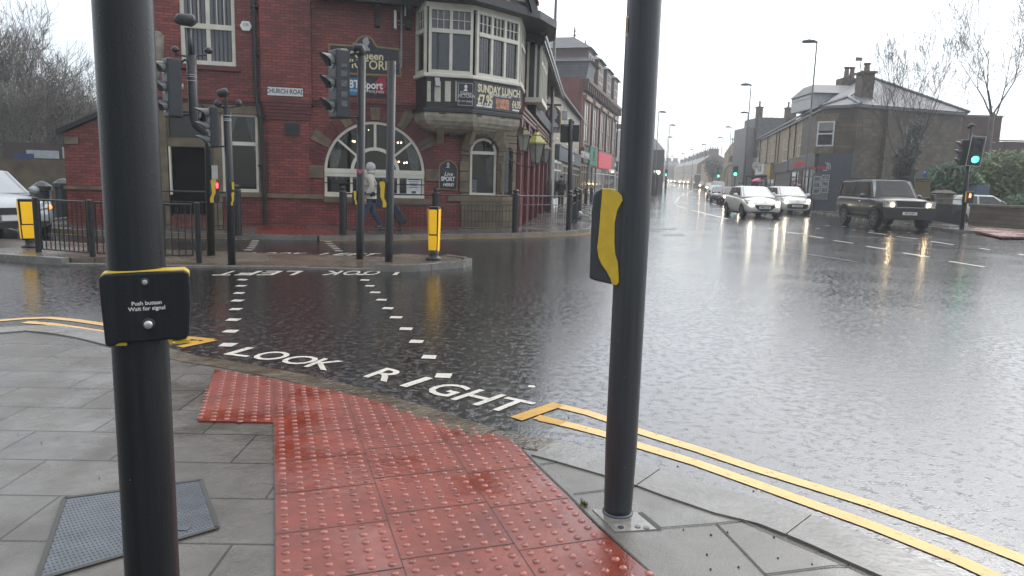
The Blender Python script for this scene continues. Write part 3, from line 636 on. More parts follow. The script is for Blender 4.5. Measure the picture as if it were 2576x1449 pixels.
mb = MB(); mb.strip(D([(425, 846), (534, 856)]), 0.09, 0.005); mb.strip(D([(405, 864), (500, 860)]), 0.08, 0.0045); mb.strip(D([(538, 856), (452, 874)]), 0.09, 0.006); struct(mb.build('yellow_line_end', RYELL2, fix=False))
# yellow lines along the pub kerb
def offs(pts, d):
    P = [Vector(p) for p in pts]; o = []
    for i, p in enumerate(P):
        t = (P[min(i + 1, len(P) - 1)] - P[max(i - 1, 0)]).normalized(); o.append((p.x + t.y * d, p.y - t.x * d))
    return o
mb = MB(); mb.strip(offs(pk[6:19], 0.22), 0.07, 0.004); mb.strip(offs(pk[7:19], 0.42), 0.07, 0.004)
mb.strip(offs(pk[2:6], 0.3), 0.08, 0.004)
struct(mb.build('double_yellow_line', RYELL2, fix=False))
# lane dashes across the junction
mb = MB()
Z4 = lambda x, y: (1932 + x * 0.25, 322 + y * 0.25); Z3 = lambda x, y: (1288 + x * 0.25, 322 + y * 0.25)
for a in ([Z4(1830, 1343), Z4(2170, 1398)], [Z4(1362, 1257), Z4(1620, 1298)], [Z4(990, 1190), Z4(1210, 1224)], [Z4(663, 1132), Z4(855, 1160)], [Z4(412, 1085), Z4(555, 1108)], [Z4(185, 1045), Z4(325, 1067)], [Z4(0, 1010), Z4(80, 1020)],
          [(2576, 690), (2640, 700)], [Z4(1640, 1140), Z4(1870, 1175)], [Z4(1305, 1092), Z4(1500, 1115)], [Z4(1010, 1050), Z4(1190, 1072)], [Z4(2520, 1268), Z4(2640, 1290)], [Z4(2130, 1210), Z4(2230, 1225)], [Z4(1340, 975), Z4(1420, 985)]):
    mb.strip(D(a), 0.1, 0.004)
for (x, y) in ((345, 1002), (500, 1010), (770, 990), (860, 1027), (940, 995), (1045, 1037), (1225, 1045), (1415, 1052), (1595, 1062), (1980, 1078), (600, 983)):
    mb.strip(D([Z4(x - 16, y), Z4(x + 16, y)]), 0.11, 0.004)
ZC = lambda x, y: (1623.4 + x * 0.125, 375.66 + y * 0.125)
mb.strip(D([ZC(630, 1138), ZC(720, 1165), ZC(830, 1190)]), 0.14, 0.004)
mb.strip(D([ZC(950, 1230), ZC(1190, 1292), ZC(1440, 1350), ZC(1650, 1400)]), 0.14, 0.004)
for a in ([ZC(570, 1108), ZC(610, 1105)], [ZC(575, 1080), ZC(605, 1070)], [ZC(605, 1052), ZC(650, 1030)], [ZC(640, 1015), ZC(655, 985)], [ZC(668, 972), ZC(700, 945)], [ZC(880, 975), ZC(1010, 970)], [ZC(1180, 1098), ZC(1280, 1112)], [ZC(1330, 1085), ZC(1420, 1120)], [ZC(730, 940), ZC(800, 905)], [ZC(860, 870), ZC(940, 840)], [ZC(980, 820), ZC(1040, 800)], [Z3(1830, 700), Z3(1842, 703)], [ZC(950, 1200), ZC(980, 1203)], [ZC(1230, 980), ZC(1290, 1025)]):
    mb.strip(D(a), 0.16, 0.004)
struct(mb.build('lane_markings', RWHITE, fix=False))
# gratings and repaired patches in the road
IRON = mk('wet_iron', (0.02, 0.02, 0.022), 0.25, metal=0.4)
for nm, q, lab in (('drain_grating', [(1500, 1060), (1700, 1058), (1745, 1078), (1530, 1080)], 'long iron grating set in the wet road just right of the near right pole'),
                   ('utility_cover', [(1425, 1010), (1640, 1008), (1655, 1018), (1420, 1017)], 'dark iron cover strip in the road beyond the grating')):
    c = D([Z3(*v) for v in q]); t = thing(nm, lab, 'drain cover', T(c[0][0], c[0][1], 0))
    MB().prismxy(c, -0.01, 0.006).build('plate', IRON, t, Matrix())
mb = MB()
for a in ([Z4(780, 1088), Z4(960, 1100), Z4(1110, 1102)], [Z4(1160, 1155), Z4(1400, 1170), Z4(1560, 1165)], [Z4(1560, 1212), Z4(1880, 1228), Z4(2300, 1250)], [Z4(150, 1230), Z4(430, 1275), Z4(640, 1305), Z4(900, 1350)], [Z4(1180, 1108), Z4(1450, 1130)]):
    mb.strip(D(a), 0.09, 0.003)
struct(mb.build('road_cracks', mk('tar_seam', (0.012, 0.012, 0.012), 0.6, var=0.3), fix=False))
# small grit on the near flags
mb = MB()
for (x, y) in ((1705, 1172 + 0), (1896, 1235), (1789, 1343), (1937, 1535 - 200 - 12), (1947, 1349), (1830, 1337), (1788, 1470 - 40), (1858, 1424), (1957, 1401), (2043, 1416), (1778, 1393), (1720, 1330), (1496, 1324), (1490, 1314), (250, 1200), (45, 1088), (104, 1112), (1430, 1050)):
    p = G(x, y, 0.03); mb.ico((p.x, p.y, 0.026), 0.003 + random.random() * 0.003, 1, 0.4)
o = mb.build('grit', JO); o['kind'] = 'stuff'; o['label'] = 'specks of dark grit scattered on the near wet flags'; o['category'] = 'grit'
# ------------------------------------------------------------------ the two near signal poles
def away(x, y, depth):
    d = ray(x, y); d2 = Vector((d.x, d.y)); dd = d2.normalized(); P = dd * depth; return P
pL = Vector(((331.7 - 1288) / PX_F * 1.60, 1.60)); bL = ray(331, 429); pL = Vector((bL.x / bL.y * 1.88, 1.88))
t = thing('signal_pole', 'near left black pole carrying the push button box', 'signal pole', T(pL.x, pL.y, 0.02))
mb = MB(); mb.lathe([(0.073, 0.0), (0.073, 0.10), (0.0705, 0.16), (0.07, 0.4), (0.07, 4.0), (0.05, 4.03)], 40)
mb.build('pole', POLEN, t, smooth=False)
for p_ in bpy.data.objects['pole'].data.polygons: p_.use_smooth = abs(p_.normal.z) < 0.5
# push button box facing the camera
az = math.atan2(pL.x, pL.y)
FB = Frame(pL, ang=-az + math.radians(-4.0))
off = 0.085
Q = lambda x, y: FB.uv(x, y, off)
outl = [(247, 712), (248, 698), (262, 690), (360, 685), (462, 681), (475, 686), (478, 720), (480, 765), (477, 840), (470, 853), (448, 857), (425, 855), (360, 861), (300, 864), (284, 872), (270, 875), (264, 866), (262, 846), (254, 780)]
pl = [Q(*q) for q in outl]
bx = thing_box = MB().prismxz([(u, z) for u, z in pl], -off, -off + 0.05)  .build('button_box', POLEN, t, FB.M, bevel=0.006)
yl = [Q(x, y) for x, y in ((249, 700), (256, 688), (360, 682), (464, 677.5), (477, 686), (477, 700), (360, 706), (252, 714))]
MB().prismxz(yl, -off + 0.012, -off + 0.06).build('yellow_rim', YEL, bx, FB.M, bevel=0.004)
mb = MB()
for q in ([(440, 868), (476, 864), (479, 858), (440, 860)], [(291, 866), (318, 864), (318, 872), (290, 873)], [(416, 850), (433, 848), (433, 866), (428, 870)]):
    mb.prismxz([Q(*v) for v in q], -off + 0.012, -off + 0.03)
explode(mb.build('yellow_foot', YEL, bx, FB.M))
SILV = mk('silver_lettering', (0.62, 0.6, 0.58), 0.4, var=0.15, scale=60)
uc, zc = Q(369, 762.5); text_mesh('Push button', 0.0142, SILV, 'lettering', bx, TXT(FB.M, uc, zc, off + 0.001) @ Matrix.Rotation(math.radians(1.8), 4, 'Z'), 0.0006, bold=0.0003, sx=1.02)
uc, zc = Q(370, 776); text_mesh('Wait for signal', 0.0142, SILV, 'lettering', bx, TXT(FB.M, uc, zc, off + 0.001) @ Matrix.Rotation(math.radians(1.8), 4, 'Z'), 0.0006, bold=0.0003, sx=1.02)
uc, zc = Q(373, 816)
Rm = FB.M @ Matrix.Translation((uc, -off, zc)) @ Matrix.Rotation(math.pi / 2, 4, 'X')
btn = MB().lathe([(0.0165, 0.0), (0.0165, 0.002), (0.0135, 0.003)], 28).build('button_ring', PLAST, bx, Rm, smooth=True)
MB().lathe([(0.0115, 0.0), (0.0115, 0.007), (0.009, 0.0095), (0.004, 0.0102)], 28).build('button', CHROME, bx, Rm, smooth=True)
uc, zc = Q(364, 709.5); Rm = FB.M @ Matrix.Translation((uc, -off, zc)) @ Matrix.Rotation(math.pi / 2, 4, 'X')
MB().lathe([(0.011, 0.0), (0.0108, 0.0025), (0.0075, 0.0026)], 24).build('lamp_ring', PLAST, bx, Rm, smooth=True)
MB().lathe([(0.0068, 0.0), (0.0065, 0.004), (0.003, 0.0055)], 20).build('lamp_lens', mk('clear_lens', (0.35, 0.35, 0.33), 0.1), bx, Rm, smooth=True)

# right near pole
pR = Vector(G(1553, 1303, 0.03)[:2]); pR += pR.normalized() * 0.06
t = thing('signal_pole', 'near right grey pole with a yellow edged unit on its left side', 'signal pole', T(pR.x, pR.y, 0.024))
POLE2 = POLER
mb = MB(); mb.lathe([(0.061, 0.0), (0.063, 0.04), (0.0695, 0.30), (0.07, 0.36), (0.07, 4.2), (0.05, 4.23)], 40)
o = mb.build('pole', POLE2, t)
for p_ in o.data.polygons: p_.use_smooth = abs(p_.normal.z) < 0.5
MB().lathe([(0.069, 0.0), (0.069, 0.012), (0.061, 0.016)], 32).build('base_ring', COVM, t, smooth=True)
FR = Frame(pR, ang=-math.atan2(pR.x, pR.y)); off = 0.05
Q = lambda x, y: FR.uv(x, y, off)
body = [(1482, 700), (1483, 684), (1488, 534), (1493, 492), (1500, 481), (1513, 474), (1540, 475), (1575, 485), (1600, 500), (1600, 690), (1557, 712), (1546, 717), (1530, 714), (1495, 706)]
bx = MB().prismxz([Q(*q) for q in body], -off, 0.05).build('pedestrian_unit', GREYPL, t, FR.M, bevel=0.008)
yel = [(1515.5, 474), (1510.5, 534.5), (1505.5, 597), (1502, 622), (1505.5, 647), (1513, 664.5), (1525.5, 682), (1535, 700), (1540, 716), (1552, 717), (1557, 710), (1556, 684), (1554, 659.5), (1548, 639.5), (1545.5, 609.5), (1546.8, 559.5), (1553, 529.5), (1561, 514), (1567, 504), (1564, 492), (1553, 481), (1537, 474.5)]
yo = MB().prismxz([Q(*q) for q in yel], -off - 0.008, -off + 0.004).build('yellow_side_plate', YEL, bx, FR.M, bevel=0.003)
# number sticker wrapped on the left of the pole
uc, zc = FR.uv(1577, 66, 0.03)
STK = mk('worn_sticker', (0.34, 0.30, 0.22), 0.5, var=0.3, scale=50)
mb = MB(); R_ = 0.0712
for k in range(6):
    a0 = math.radians(183 + k * 5); a1 = math.radians(183 + (k + 1) * 5)
    mb.add([(R_ * math.cos(a0), R_ * math.sin(a0), zc - 0.042), (R_ * math.cos(a1), R_ * math.sin(a1), zc - 0.042), (R_ * math.cos(a1), R_ * math.sin(a1), zc + 0.04), (R_ * math.cos(a0), R_ * math.sin(a0), zc + 0.04)], [(0, 1, 2, 3)])
st = mb.build('number_sticker', STK, t, FR.M, fix=False)
o = text_mesh('8', 0.085, mk('orange_digit', (0.35, 0.17, 0.04), 0.5), 'digit', st, FR.M @ Matrix.Translation((-0.0655, -0.0315, zc)) @ Matrix.Rotation(math.radians(-64), 4, 'Z') @ Matrix.Rotation(math.pi / 2, 4, 'X'), 0.0005, sx=0.5)
# ------------------------------------------------------------------ THE PUB on the corner
FA = Frame((-6.71, 19.57), ang=math.atan2(0.2374, 0.9714))
def RP(F, x0, x1, yt, yb, off=0.0):
    ym, xm = (yt + yb) / 2, (x0 + x1) / 2
    return F.uv(x0, ym, off)[0], F.uv(x1, ym, off)[0], F.uv(xm, yb, off)[1], F.uv(xm, yt, off)[1]
pub = thing('pub', 'red brick corner pub with a cream oriel window and black half timbering', 'pub', FA.M)
uL = FA.uv(330, 400)[0]; uR = FA.uv(1262, 400)[0]; uSt = FA.uv(1160, 400)[0]
ZT = FA.uv(900, 9)[1]                                     # eaves height
z_string = FA.uv(820, 254)[1]
BLIND = mk('blind_fabric', (0.30, 0.28, 0.29), 0.8, var=0.1)
BLINDG = mk('grey_blind', (0.27, 0.265, 0.27), 0.8, var=0.1)
CURT = mk('net_curtain', (0.30, 0.30, 0.29), 0.9, var=0.2)
LAMPG = mk('warm_bulb', (1.0, 0.75, 0.45), 0.5, emis=14, ecol=(1.0, 0.55, 0.22))
holesA = []
W1 = RP(FA, 452, 590, -95, 163); W1 = (W1[0], W1[1], W1[2], ZT + 1.1)
DR = RP(FA, 425, 524, 370, 545); FN = RP(FA, 418, 524, 268, 352); W2 = RP(FA, 558, 650, 286, 483)
au, az_ = FA.uv(944, 432); ar = (FA.uv(1070, 432)[0] - FA.uv(818, 432)[0]) / 2; ab = FA.uv(944, 497)[1]
SW = RP(FA, 1182, 1248, 390, 494); SWr = (SW[1] - SW[0]) / 2; SWs = FA.uv(1215, 382)[1]
main_top = ZT + 1.6
uK = FA.uv(1150, 260)[0]; zK = FA.uv(1150, 288)[1]
outer = [(uL, 0), (uR, 0), (uR, zK), (uK, zK), (uK, ZT + 0.3), (FA.uv(790, 9)[0], ZT + 0.3), (FA.uv(790, 9)[0], main_top), (uL, main_top)]
hs = [rect(W1[0], W1[1], W1[2], W1[3]), rect(DR[0], DR[1], DR[2], DR[3]), rect(FN[0], FN[1], FN[2], FN[3]), rect(W2[0], W2[1], W2[2], W2[3]), archpoly(au, az_, ar, ab, 28), archpoly((SW[0] + SW[1]) / 2, SWs, SWr, SW[2], 16)]
wall = holed(outer, hs, 0.16, thick=0.3).build('wall', BRICK, pub, FA.M)

def window(F, r, parent, cols=2, tz=None, bars=(0, 0), mat=CREAM, fw=0.07, y0=0.03, y1=0.11, blind=None, glass=GLASS, inner=True, sill=True, barw=0.018, lowb=None):
    """framed window: frame > pane; blind hangs behind the glass"""
    x0, x1, z0, z1 = r; mb = MB()
    mb.box(x0, x1, y0, y1, z0, z0 + fw * 1.2); mb.box(x0, x1, y0, y1, z1 - fw, z1)
    mb.box(x0, x0 + fw, y0, y1, z0 + fw * 1.2, z1 - fw); mb.box(x1 - fw, x1, y0, y1, z0 + fw * 1.2, z1 - fw)
    cw = (x1 - x0 - 2 * fw) / cols
    for c in range(1, cols):
        xc = x0 + fw + cw * c; mb.box(xc - fw * 0.55, xc + fw * 0.55, y0 + 0.003, y1 - 0.003, z0 + fw * 1.2, z1 - fw)
    if tz: mb.box(x0 + fw, x1 - fw, y0 - 0.015, y1 - 0.006, tz - fw * 0.7, tz + fw * 0.7)
    if bars != (0, 0):
        zt0 = (tz + fw * 0.7) if tz else z0 + fw * 1.2; zt1 = z1 - fw
        for c in range(cols):
            a, b = x0 + fw + cw * c + (fw * 0.55 if c else 0), x0 + fw + cw * (c + 1) - (fw * 0.55 if c < cols - 1 else 0)
            for k in range(1, bars[0]): xx = a + (b - a) * k / bars[0]; mb.box(xx - barw / 2, xx + barw / 2, y0 + 0.02, y1 - 0.02, zt0, zt1)
            for k in range(1, bars[1]): zz = zt0 + (zt1 - zt0) * k / bars[1]; mb.box(a, b, y0 + 0.022, y1 - 0.022, zz - barw / 2, zz + barw / 2)
    w_ = mb.build('window', mat, parent, F.M)
    MB().add([(x0, y1 - 0.012, z0), (x1, y1 - 0.012, z0), (x1, y1 - 0.012, z1), (x0, y1 - 0.012, z1)], [(0, 1, 2, 3)]).build('pane', glass, w_, F.M)
    if blind:
        mb = MB(); n = max(4, int((x1 - x0 - 2 * fw) / 0.1)); zb0 = z0 + fw
        for k in range(n):
            a = x0 + fw + (x1 - x0 - 2 * fw) * k / n
            if blind == 'slats': mb.hexa([(a, y1 + 0.03, zb0), (a + 0.062, y1 + 0.055, zb0), (a + 0.062, y1 + 0.06, zb0), (a, y1 + 0.035, zb0)], [(a, y1 + 0.03, z1), (a + 0.062, y1 + 0.055, z1), (a + 0.062, y1 + 0.06, z1), (a, y1 + 0.035, z1)])
        if blind == 'plain': mb.box(x0 + fw * 0.5, x1 - fw * 0.5, y1 + 0.02, y1 + 0.03, z0, z1)
        if mb.v: mb.build('blind', BLIND if blind == 'slats' else BLINDG, w_, F.M)
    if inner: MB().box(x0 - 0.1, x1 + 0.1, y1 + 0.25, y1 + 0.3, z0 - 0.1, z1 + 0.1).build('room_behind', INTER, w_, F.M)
    return w_
window(FA, W1, pub, cols=2, tz=FA.uv(520, 66)[1], bars=(3, 2), blind='slats', fw=0.09)
window(FA, FN, pub, cols=1, fw=0.05, mat=STONE, blind=None)
w_ = window(FA, W2, pub, cols=1, tz=FA.uv(600, 361)[1], fw=0.07)
# curtains swagged either side of the window
def curtain(F, parent, x0, x1, xm, z1, z0, y):
    mb = MB(); n = 10
    for k in range(n):
        a0, a1 = k / n, (k + 1) / n
        f = lambda a, t: x0 + (x1 - x0) * a * (1 - t) + (xm - x0) * a * t
        dy = 0.02 * (k % 2)
        mb.add([(f(a0, 0), y + dy, z1), (f(a1, 0), y + 0.02 - dy, z1), (f(a1, 1), y + 0.02 - dy, z0), (f(a0, 1), y + dy, z0)], [(0, 1, 2, 3)])
    return mb.build('curtain', CURT, parent, F.M, fix=False)
curtain(FA, w_, W2[0] + 0.07, W2[0] + 0.42, W2[0] + 0.2, W2[3], FA.uv(600, 361)[1], 0.16)
curtain(FA, w_, W2[1] - 0.07, W2[1] - 0.35, W2[1] - 0.1, W2[3], FA.uv(600, 361)[1] - 0.2, 0.16)
# stone door surround and recessed dark door
mb = MB(); S0, S1 = FA.uv(396, 400)[0], FA.uv(656, 400)[0]; zl = FA.uv(530, 262)[1]; zl2 = FA.uv(530, 284)[1]
y = -0.05
mb.box(S0, S1, y, 0.16, zl2, zl)                                            # lintel band
mb.box(S0, DR[0] - 0.0, y + 0.01, 0.16, 0.1, zl2 - 0.002)
mb.box(DR[1], W2[0] - 0.002, y + 0.01, 0.16, 0.1, zl2 - 0.002)
mb.box(DR[0] + 0.002, DR[1] - 0.002, y + 0.02, 0.16, DR[3], FN[2])
mb.box(W2[1] + 0.0, S1, y + 0.01, 0.16, W2[2], zl2 - 0.002)
mb.box(W2[0] - 0.05, W2[1] + 0.12, y - 0.03, 0.1, W2[2] - 0.14, W2[2] - 0.002)
mb.build('stone_surround', STONE, pub, FA.M, bevel=0.01)
mb = MB(); mb.box(DR[0], DR[1], 0.5, 0.56, 0.1, DR[3]); 
d_ = mb.build('door', mk('dark_door', (0.012, 0.010, 0.010), 0.6, var=0.3, spec=0.15), pub, FA.M)
MB().box(DR[0] + 0.03, DR[0] + 0.07, -0.04, 0.1, 0.9, DR[3]).build('jamb_strip', CREAM, d_, FA.M)
mb = MB(); mb.box(DR[0], DR[1], 0.16, 0.5, 0.1, 0.22); mb.box(DR[0], DR[1], 0.3, 0.5, 0.22, 0.36); mb.build('doorstep', STONE, pub, FA.M)
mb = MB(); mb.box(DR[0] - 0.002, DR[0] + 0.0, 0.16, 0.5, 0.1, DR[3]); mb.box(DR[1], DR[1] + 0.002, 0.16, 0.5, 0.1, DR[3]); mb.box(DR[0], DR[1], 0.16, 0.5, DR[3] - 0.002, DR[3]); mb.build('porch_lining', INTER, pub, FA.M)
# plinth, sills and string courses
mb = MB()
zs_ = FA.uv(720, 488)[1]; zs2 = FA.uv(720, 497)[1]
a0, a1 = FA.uv(660, 490)[0], au - ar - 0.02
mb.box(a0, a1, -0.06, 0.02, zs2 - 0.02, zs_)
mb.box(au - ar - 0.02, au + ar + 0.3, -0.08, 0.1, ab - 0.16, ab - 0.002)
mb.box(uSt - 0.4, uR, -0.08, 0.1, SW[2] - 0.16, SW[2] - 0.002)
mb.build('sill_band', STONE, pub, FA.M, bevel=0.012)
mb = MB(); za = FA.uv(900, 254)[1]
for k, (dz, dy) in enumerate(((0.0, 0.10), (-0.07, 0.06), (-0.14, 0.035))):
    mb.box(FA.uv(786, 254)[0], FA.uv(1046, 254)[0], -dy, 0.02, za + dz - 0.066, za + dz)
zb = FA.uv(560, 249)[1]
for k, (dz, dy) in enumerate(((0.0, 0.10), (-0.07, 0.06))):
    mb.box(S0, FA.uv(656, 254)[0], -dy, 0.02, zb + dz - 0.066, zb + dz)
zc = W1[2] - 0.02; mb.box(W1[0] - 0.1, W1[1] + 0.12, -0.1, 0.0, zc - 0.12, zc)
mb.build('string_course', BRICKTRIM, pub, FA.M, bevel=0.006)
# projecting pier with corbel
mb = MB(); pa, pb_ = FA.uv(659, 240)[0], FA.uv(784, 240)[0]; zc0 = FA.uv(720, 252)[1]; zc1 = FA.uv(720, 302)[1]
qa, qb = FA.uv(676, 400)[0], FA.uv(778, 400)[0]
vent = RP(FA, 718, 753, 310, 340)
mb.box(pa, pb_, -0.16, 0.0, zc0, main_top)
mb.box(qa, qb, -0.05, 0.0, zs_, zc1)
mb.build('pier', BRICK, pub, FA.M)
mb = MB()
for k in range(6):
    t_ = k / 6; mb.box(pa + (qa - pa) * t_ - (0.03 if k == 0 else 0), pb_ + (qb - pb_) * t_ + (0.03 if k == 0 else 0), -0.19 + 0.12 * t_, 0.0, zc0 - (zc0 - zc1) * (k + 1) / 6, zc0 - (zc0 - zc1) * k / 6 - 0.004)
mb.build('corbel', BRICKTRIM, pub, FA.M)
mb = MB(); mb.box(vent[0] - 0.03, vent[1] + 0.03, -0.065, -0.052, vent[2] - 0.03, vent[3] + 0.03)
v_ = mb.build('vent', mk('vent_frame', (0.10, 0.035, 0.03), 0.6), pub, FA.M)
mb = MB()
for k in range(7):
    z = vent[2] + (vent[3] - vent[2]) * k / 7; mb.add([(vent[0], -0.09, z), (vent[1], -0.09, z), (vent[1], -0.067, z + 0.05), (vent[0], -0.067, z + 0.05)], [(0, 1, 2, 3)])
mb.build('louvre', BLACKW, v_, FA.M, fix=False)

# the big arched window
mb = MB(); y0, y1 = 0.03, 0.12; fw = 0.075
def ring(mb, cx, cz, r0, r1, a0, a1, ya, yb, n=40):
    for k in range(n):
        t0, t1 = math.radians(a0 + (a1 - a0) * k / n), math.radians(a0 + (a1 - a0) * (k + 1) / n)
        P = lambda r, t: (cx + r * math.cos(t), cz + r * math.sin(t))
        q = [P(r0, t0), P(r1, t0), P(r1, t1), P(r0, t1)]
        mb.hexa([(q[i][0], ya, q[i][1]) for i in (0, 1, 2, 3)], [(q[i][0], yb, q[i][1]) for i in (0, 1, 2, 3)])
def bar2(mb, a, b, w, ya, yb):
    d = Vector((b[0] - a[0], b[1] - a[1])).normalized(); n_ = Vector((-d.y, d.x)) * w / 2
    q = [(a[0] - n_.x, a[1] - n_.y), (b[0] - n_.x, b[1] - n_.y), (b[0] + n_.x, b[1] + n_.y), (a[0] + n_.x, a[1] + n_.y)]
    mb.hexa([(p[0], ya, p[1]) for p in q], [(p[0], yb, p[1]) for p in q])
ring(mb, au, az_, ar - fw, ar - 0.002, 0, 180, y0, y1)
ri = (FA.uv(1006, 432)[0] - FA.uv(883, 432)[0]) / 2
ring(mb, au, az_, ri - 0.09, ri, 0, 180, y0 - 0.02, y1 - 0.004, 30)
bar2(mb, (au, az_ + ri - 0.02), (au, az_ + ar - 0.03), 0.07, y0 + 0.004, y1 - 0.008)
for ang in (40, 140):
    c, s_ = math.cos(math.radians(ang)), math.sin(math.radians(ang)); bar2(mb, (au + c * (ri - 0.02), az_ + s_ * (ri - 0.02)), (au + c * (ar - 0.03), az_ + s_ * (ar - 0.03)), 0.06, y0 + 0.005, y1 - 0.009)
mb.box(au - ar + 0.002, au + ar - 0.002, y0 - 0.03, y1 - 0.002, az_ - 0.06, az_ + 0.06); mb.box(au - ar + 0.002, au + ar - 0.002, y0 - 0.015, y1 - 0.003, az_ - 0.16, az_ - 0.06)
mb.box(au - ar + 0.002, au + ar - 0.002, y0 - 0.03, y1 - 0.002, ab + 0.002, ab + 0.13)
for xx in (au - ar + fw / 2, au - ri + 0.02, au + ri - 0.03, au + ar - fw / 2): mb.box(xx - fw / 2 + 0.003, xx + fw / 2 - 0.003, y0, y1 - 0.004, ab + 0.13, az_ - 0.16)
aw = mb.build('arched_window', CREAM, pub, FA.M)
mb = MB(); pp = archpoly(au, az_, ar - 0.01, ab + 0.02, 28); mb.add([(p[0], y1 - 0.03, p[1]) for p in pp], [list(range(len(pp)))]); mb.build('pane', GLASS, aw, FA.M)
mb = MB(); nS = 16
for k in range(nS):       # scalloped valance under the transom
    x0 = au - ar + 0.08 + (2 * ar - 0.16) * k / nS; x1 = x0 + (2 * ar - 0.16) / nS; zz = az_ - 0.15
    mb.prismxz([(x0, zz), (x1, zz), (x1, zz - 0.03), ((x0 + x1) / 2, zz - 0.075 - 0.02 * (k % 2)), (x0, zz - 0.03)], y1 + 0.01, y1 + 0.02)
mb.build('valance', CURT, aw, FA.M)
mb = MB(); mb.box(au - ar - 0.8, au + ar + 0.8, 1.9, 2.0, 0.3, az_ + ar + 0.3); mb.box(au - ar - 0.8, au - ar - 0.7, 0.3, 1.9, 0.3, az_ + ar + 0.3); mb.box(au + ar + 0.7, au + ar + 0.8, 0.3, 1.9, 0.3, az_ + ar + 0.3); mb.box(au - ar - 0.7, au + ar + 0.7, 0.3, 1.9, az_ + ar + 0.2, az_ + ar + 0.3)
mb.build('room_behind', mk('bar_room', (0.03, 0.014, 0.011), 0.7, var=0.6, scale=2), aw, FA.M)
# curtains in the arch
mb = MB()
def cur_arch(sx):
    n = 9
    for k in range(n):
        a0, a1 = k / n, (k + 1) / n
        th0, th1 = [math.radians(92 + 86 * a) for a in (a0, a1)]
        top = lambda a: (au + sx * -(ar - 0.1) * (0.62 + 0.36 * a), az_ + math.sqrt(max(0, (ar - 0.08) ** 2 - ((ar - 0.1) * (0.62 + 0.36 * a)) ** 2)))
        bot = lambda a: (au + sx * -(ar - 0.1) * (0.80 + 0.17 * a), az_ + 0.08)
        p0, p1, q1, q0 = top(a0), top(a1), bot(a1), bot(a0); dy = 0.03 * (k % 2)
        mb.add([(p0[0], 0.2 + dy, p0[1]), (p1[0], 0.23 - dy, p1[1]), (q1[0], 0.23 - dy, q1[1]), (q0[0], 0.2 + dy, q0[1])], [(0, 1, 2, 3)])
cur_arch(1); mb.build('curtain', CURT, aw, FA.M, fix=False)
mb = MB(); cur_arch(-1); mb.build('curtain', CURT, aw, FA.M, fix=False)
mb = MB()
for (x, y) in ((888, 355), (892, 356), (1001, 359), (1009, 359), (1003, 407), (1017, 410), (1023, 409), (1044, 411), (927, 327)):
    u_, z_ = FA.uv(x, y, -0.9); mb.ico((u_, 0.9, z_), 0.028 if y > 330 else 0.012, 1)
mb.build('lit_bulbs', LAMPG, aw, FA.M)
mb = MB()
for (x, y) in ((1055, 477),):
    u_, z_ = FA.uv(x, y, -0.4); mb.ico((u_, 0.4, z_), 0.02, 1)
mb.build('lit_bulb', mk('white_bulb', (1, 0.9, 0.75), 0.5, emis=8, ecol=(1, 0.85, 0.6)), aw, FA.M)
# notice in the window
NOT = mk('paper', (0.62, 0.64, 0.66), 0.6, var=0.08); INK = mk('ink', (0.06, 0.06, 0.08), 0.6)
def notice(F, x0, x1, yt, yb, off, parent):
    r = RP(F, x0, x1, yt, yb, off); o = MB().box(r[0], r[1], -off, -off + 0.004, r[2], r[3]).build('notice', NOT, parent, F.M)
    mb = MB(); w = r[1] - r[0]; h = r[3] - r[2]
    for k, (f, th) in enumerate(((0.90, 0.05), (0.78, 0.035), (0.68, 0.03), (0.58, 0.03), (0.48, 0.03), (0.22, 0.12))):
        ww = w * (0.38, 0.36, 0.3, 0.22, 0.33, 0.15)[k]; mb.box((r[0] + r[1]) / 2 - ww, (r[0] + r[1]) / 2 + ww, -off - 0.002, -off, r[2] + h * f - h * th / 2, r[2] + h * f + h * th / 2)
    mb.build('print', INK, o, F.M)
notice(FA, 1022.6, 1059, 447, 498 - 4, -0.06, aw)
# brick voussoirs with sandstone blocks
mb = MB(); ms = MB()
for k in range(49):
    a = 0 + 180 * (k) / 48.0
    if min(abs(a - q) for q in (0, 30, 60, 90, 120, 150, 180)) < 5.2: continue
    ring(mb, au, az_, ar + 0.03, ar + (0.40 if k % 2 else 0.36), a - 1.45, a + 1.45, -0.035 if k % 2 else -0.02, 0.01, 1)
for a in (30, 60, 90, 120, 150): ring(ms, au, az_, ar + 0.03, ar + 0.56 if a != 90 else ar + 0.45, a - 4.6, a + 4.6, -0.04, 0.01, 2)
for sx in (-1, 1): ms.box(*sorted((au + sx * (ar + 0.03), au + sx * (ar + 0.6))), -0.04, 0.01, az_ - 0.22, az_ + 0.12)
mb.build('brick_voussoirs', BRICKTRIM, pub, FA.M); explode(ms.build('arch_blocks', STONE, pub, FA.M, bevel=0.01))
# stone bay of the corner, small arched window, quoins
mb = holed([(uSt, 0.1), (uR + 0.04, 0.1), (uR + 0.04, FA.uv(1215, 302)[1]), (uSt, FA.uv(1165, 302)[1])], [archpoly((SW[0] + SW[1]) / 2, SWs, SWr + 0.02, SW[2], 16)], 0.08, y=-0.07)
mb.build('stone_facing', STONEW, pub, FA.M)
cx = (SW[0] + SW[1]) / 2; mb = MB()
ring(mb, cx, SWs, SWr - 0.07, SWr, 0, 180, 0.02, 0.1, 18)
bar2(mb, (SW[0], SWs - 0.03), (SW[1], SWs - 0.03), 0.09, 0.01, 0.1)
for xx in (SW[0] + 0.03, SW[1] - 0.035): mb.box(xx - 0.03, xx + 0.035, 0.02, 0.1, SW[2], SWs - 0.08)
mb.box(SW[0], SW[1], 0.0, 0.1, SW[2] + 0.002, SW[2] + 0.1)
sw = mb.build('arched_window', CREAM, pub, FA.M)
